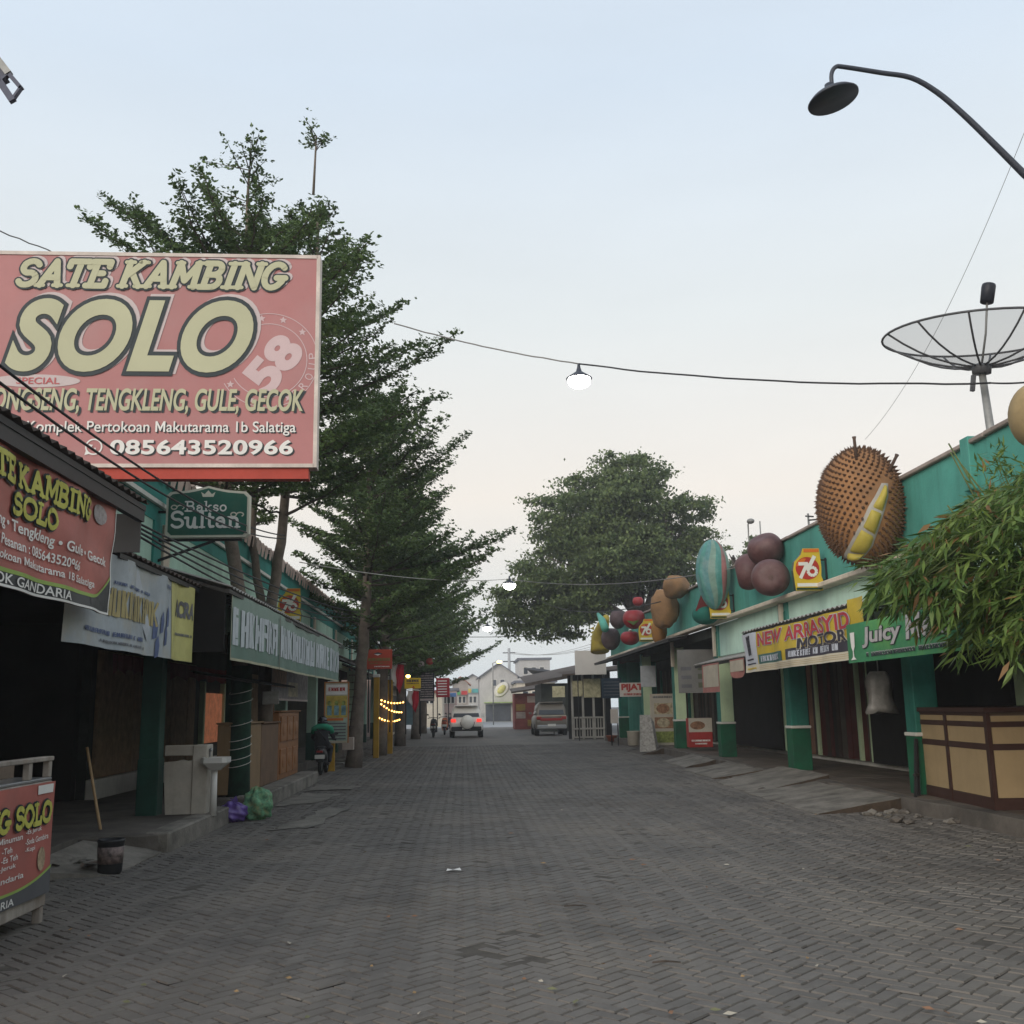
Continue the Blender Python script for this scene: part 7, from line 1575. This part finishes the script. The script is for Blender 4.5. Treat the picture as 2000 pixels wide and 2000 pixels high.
house('far_block', 'low cream block right of the gabled shop', X(1010, 110), X(1085, 110), 110, 120, Z(1335, 110), CRW, SLR, 0, [(X(1022+18*k, 110), X(1032+18*k, 110), Z(1366, 110), Z(1352, 110)) for k in range(3)])
for k, (a, b, Y, zt, w_, lab) in enumerate(((862, 892, 100, 1348, PINKW, 'pink far shop left of the cream car'), (884, 915, 125, 1335, mat('far_wall_taupe', (.30, .27, .25), var=.2, scale=.6), 'taupe far shop above the cream car roof'), (905, 942, 150, 1328, GREYW, 'pale far house behind the cream car'), (820, 864, 90, 1352, CRW, 'cream far shop half hidden by the crimson board'))):
    house('far_shop', lab, X(a, Y), X(b, Y), Y, Y+10, Z(zt, Y), w_, TER if k % 2 else SLR, .9 if k in (1, 2) else 0, [(X(a+4+8*j, Y), X(a+9+8*j, Y), Z(1372, Y), Z(1360, Y)) for j in range(3)])
    for j in range(2):
        t, P, b_ = board('shop_sign', ('orange', 'blue', 'green', 'red', 'yellow', 'teal', 'white', 'mauve')[2*k+j]+' strip sign on the '+lab.split(' left')[0].split(' above')[0].split(' behind')[0].split(' half')[0], 'sign', a+3+14*j, 1353-4*k, a+15+14*j, 1361-4*k, Y-.6, mat('far_sign_%d%d' % (k, j), ((.45, .12, .04), (.06, .14, .32), (.10, .32, .12), (.40, .04, .04), (.5, .38, .06), (.08, .3, .3), (.55, .53, .5), (.3, .2, .33))[2*k+j], var=.15), .1)
for k, (y0, y1, h, w_, lab) in enumerate(((53, 61, 3.7, PINKW, 'pinkish low shop after the end of the left row'), (61.3, 70, 4.2, CRW, 'cream low shop behind the dark menu board'), (70.3, 80, 3.6, MINT_L, 'mint low shop at the far end of the left kerb'))):
    t = house('far_shop', lab, -10, -4.4, y0, y1, h, w_, ROOF)
    for j in range(3):
        ya = y0+.5+j*(y1-y0-1)/3; g = MB(); g.box(-4.395, -4.36, ya, ya+(y1-y0-1)/3-.4, .15, 2.4, (SHUT, DARK, WOODS[3])[(j+k) % 3]); g.build('shutter', t)
    g = MB(); corr_sheet(g, (-4.4, y0, 3.0), (-4.4, y1, 3.0), (-3.5, y0, 2.7), (-3.5, y1, 2.7), RUST, 24); g.build('canopy', t)
Yr = 74; t = thing('red_kiosk', 'small dark red kiosk with printed panels beyond the parked van', 'kiosk', (X(1028, Yr), Yr, 0)); KR = mat('kiosk_red', (.24, .06, .05), var=.3, scale=2)
g = MB(); g.box(X(1005, Yr), X(1052, Yr), Yr, Yr+3, 0, 2.5, KR); g.build('wall', t); g = MB(); g.add([(X(998, Yr), Yr-.6, 2.62), (X(1060, Yr), Yr-.6, 2.9), (X(1060, Yr), Yr+3.2, 3.2), (X(998, Yr), Yr+3.2, 2.9), (X(998, Yr), Yr-.6, 2.5), (X(1060, Yr), Yr-.6, 2.78)], [(0, 1, 2, 3), (0, 4, 5, 1)], RUST); g.build('roof', t)
for k in range(4):
    for j in range(2): g = MB(); g.box(X(1008+22*j, Yr), X(1026+22*j, Yr), Yr-.04, Yr-.01, .2+.55*k, .65+.55*k, (KR, mat('kiosk_pale', (.42, .34, .30), var=.3), mat('kiosk_ochre', (.34, .22, .06), var=.3), KR)[(k+j*2) % 4]); g.build('panel', t)
t = thing('tin_shed', 'dark rusty roofed shed stretching behind the parked van', 'shed', (X(1090, 66), 66, 0)); g = MB(); g.box(X(1058, 66), X(1180, 66), 66, 72, 0, 3.0, DKWALL); g.build('wall', t); g = MB(); g.add([(X(1025, 66), 65.2, 3.0), (X(1185, 66), 65.2, 3.9), (X(1185, 66), 72, 4.6), (X(1025, 66), 72, 3.6), (X(1025, 66), 65.2, 2.8), (X(1185, 66), 65.2, 3.7)], [(0, 1, 2, 3), (0, 4, 5, 1)], RUST); g.build('roof', t)
q = gy(1050, 1318, 78); t = thing('far_dish', 'dark satellite dish on a pole above the far shed', 'dish', (q.x, q.y, 0)); g = MB(); g.tube([(q.x, q.y, 0), q], .07, BLACKM, 8); g.build('pole', t); g = MB(); g.lathe([(.05, -.02), (.5, .08), (.95, .38), (.93, .40), (.5, .11), (.05, .02)], q, mat('dish_dark', (.07, .07, .075), var=.2), 28, (.1, -.12, 1)); g.build('bowl', t)
q = gy(994, 1266, 125); t = thing('utility_pole', 'pale concrete utility pole behind the gabled shop roof', 'pole', (q.x, 125, 0)); g = MB(); g.tube([(q.x, 125, 0), q], [.2, .16], mat('pole_concrete', (.36, .37, .38), var=.1), 10); g.build('shaft', t)
for z in (-.55, -1.6): g = MB(); g.beam((q.x-.75, 125, q.z+z), (q.x+.75, 125, q.z+z), .1, .12, BLACKM); g.build('cross_arm', t)
for k in range(3): wire(q+Vector((-.6+.6*k, 0, -.5)), gy(1200+20*k, 1240, 90), .9, .02, ('left', 'middle', 'right')[k]+' of three power lines from the far concrete pole', WIRE_G)
q = gy(975, 1293, 95); t = thing('street_lamp', 'glowing yellow street lamp on a thin pole at the far end', 'street lamp', (q.x-.6, 95, 0)); g = MB(); g.tube([(q.x-.6, 95, 0), (q.x-.6, 95, q.z-.1), q+Vector((0, 0, .1))], .05, GALV, 6); g.build('pole', t); g = MB(); g.ell(q, (.24, .18, .13), AMB, 12, 8); g.build('head', t)
for k, (px, Y, m, lab) in enumerate(((868, 62, mat('scooter_orange', (.4, .1, .03), rough=.4), 'orange scooter parked at the far left kerb'), (880, 68, mat('scooter_blue', (.06, .1, .2), rough=.4), 'blue scooter parked just beyond the orange one'), (846, 57, BIKE, 'black scooter parked by the crimson board post'))):
    scooter(lab, X(px, Y), Y, m, 'scooters parked at the far left kerb')
# ------------------------------------------------------------------ litter on the paving
LT = [mat('litter_%s' % n, c_, var=.2, scale=20) for n, c_ in (('dry', (.30, .20, .10)), ('pale', (.40, .36, .29)), ('rust', (.22, .12, .07)), ('green', (.15, .15, .08)))]
g = MB()
for i in range(110):
    px, py = rnd(60, 1950), 1480+520*rnd(0, 1)**.8; q = gz(px, py, .012)
    if not (-3.2 < q.x < 5.6): continue
    s = rnd(.010, .028); a = rnd(0, 6.28); g.add([q+Vector((s*1.7*math.cos(a), s*1.7*math.sin(a), .004)), q+Vector((-s*.7*math.sin(a), s*.7*math.cos(a), .012)), q+Vector((-s*1.5*math.cos(a), -s*1.5*math.sin(a), .004)), q+Vector((s*.7*math.sin(a), -s*.7*math.cos(a), .001))], [(0, 1, 2, 3)], random.choice(LT))
o = g.build('leaf_litter', kind='stuff'); tag(o, 'dry leaves and crumbs scattered over the paving', 'litter')
q = gz(886, 1700, .014); g = MB(); g.add([q+Vector((-.07, -.02, .0)), q+Vector((.0, -.035, .012)), q+Vector((.075, -.01, .0)), q+Vector((.06, .03, .02)), q+Vector((-.01, .02, .004)), q+Vector((-.06, .03, .015))], [(0, 1, 4, 5), (1, 2, 3, 4)], WHT); tag(g.build('paper_scrap'), 'crumpled white paper scrap lying mid street', 'paper')
for k, (px, py, lab) in enumerate(((1122, 1770, 'thin dark twig lying right of the paper scrap'), (1300, 1880, 'short bent twig lying in the near street'))): q = gz(px, py, .016); tag(MB().tube([q+Vector((-.08, 0, .003)), q+Vector((0, .012, .006)), q+Vector((.09, -.01, .002))], [.006, .007, .004], BARK_D, 5).build('twig'), lab, 'twig')

# ------------------------------------------------------------------ thin dawn haze
hm_ = bpy.data.materials.new('dawn_haze'); hm_.use_nodes = True; nt = hm_.node_tree; nt.nodes.clear()
pv = nt.nodes.new('ShaderNodeVolumePrincipled'); pv.inputs['Density'].default_value = 0.0011; pv.inputs['Color'].default_value = (.92, .94, .97, 1); pv.inputs['Anisotropy'].default_value = 0.2
mo = nt.nodes.new('ShaderNodeOutputMaterial'); nt.links.new(pv.outputs[0], mo.inputs['Volume'])
g = MB(); g.box(-70, 70, -25, 175, -1.4, 19, hm_); hz = g.build('haze', kind='stuff')
sc.cycles.volume_bounces = 1; sc.cycles.volume_step_rate = 4
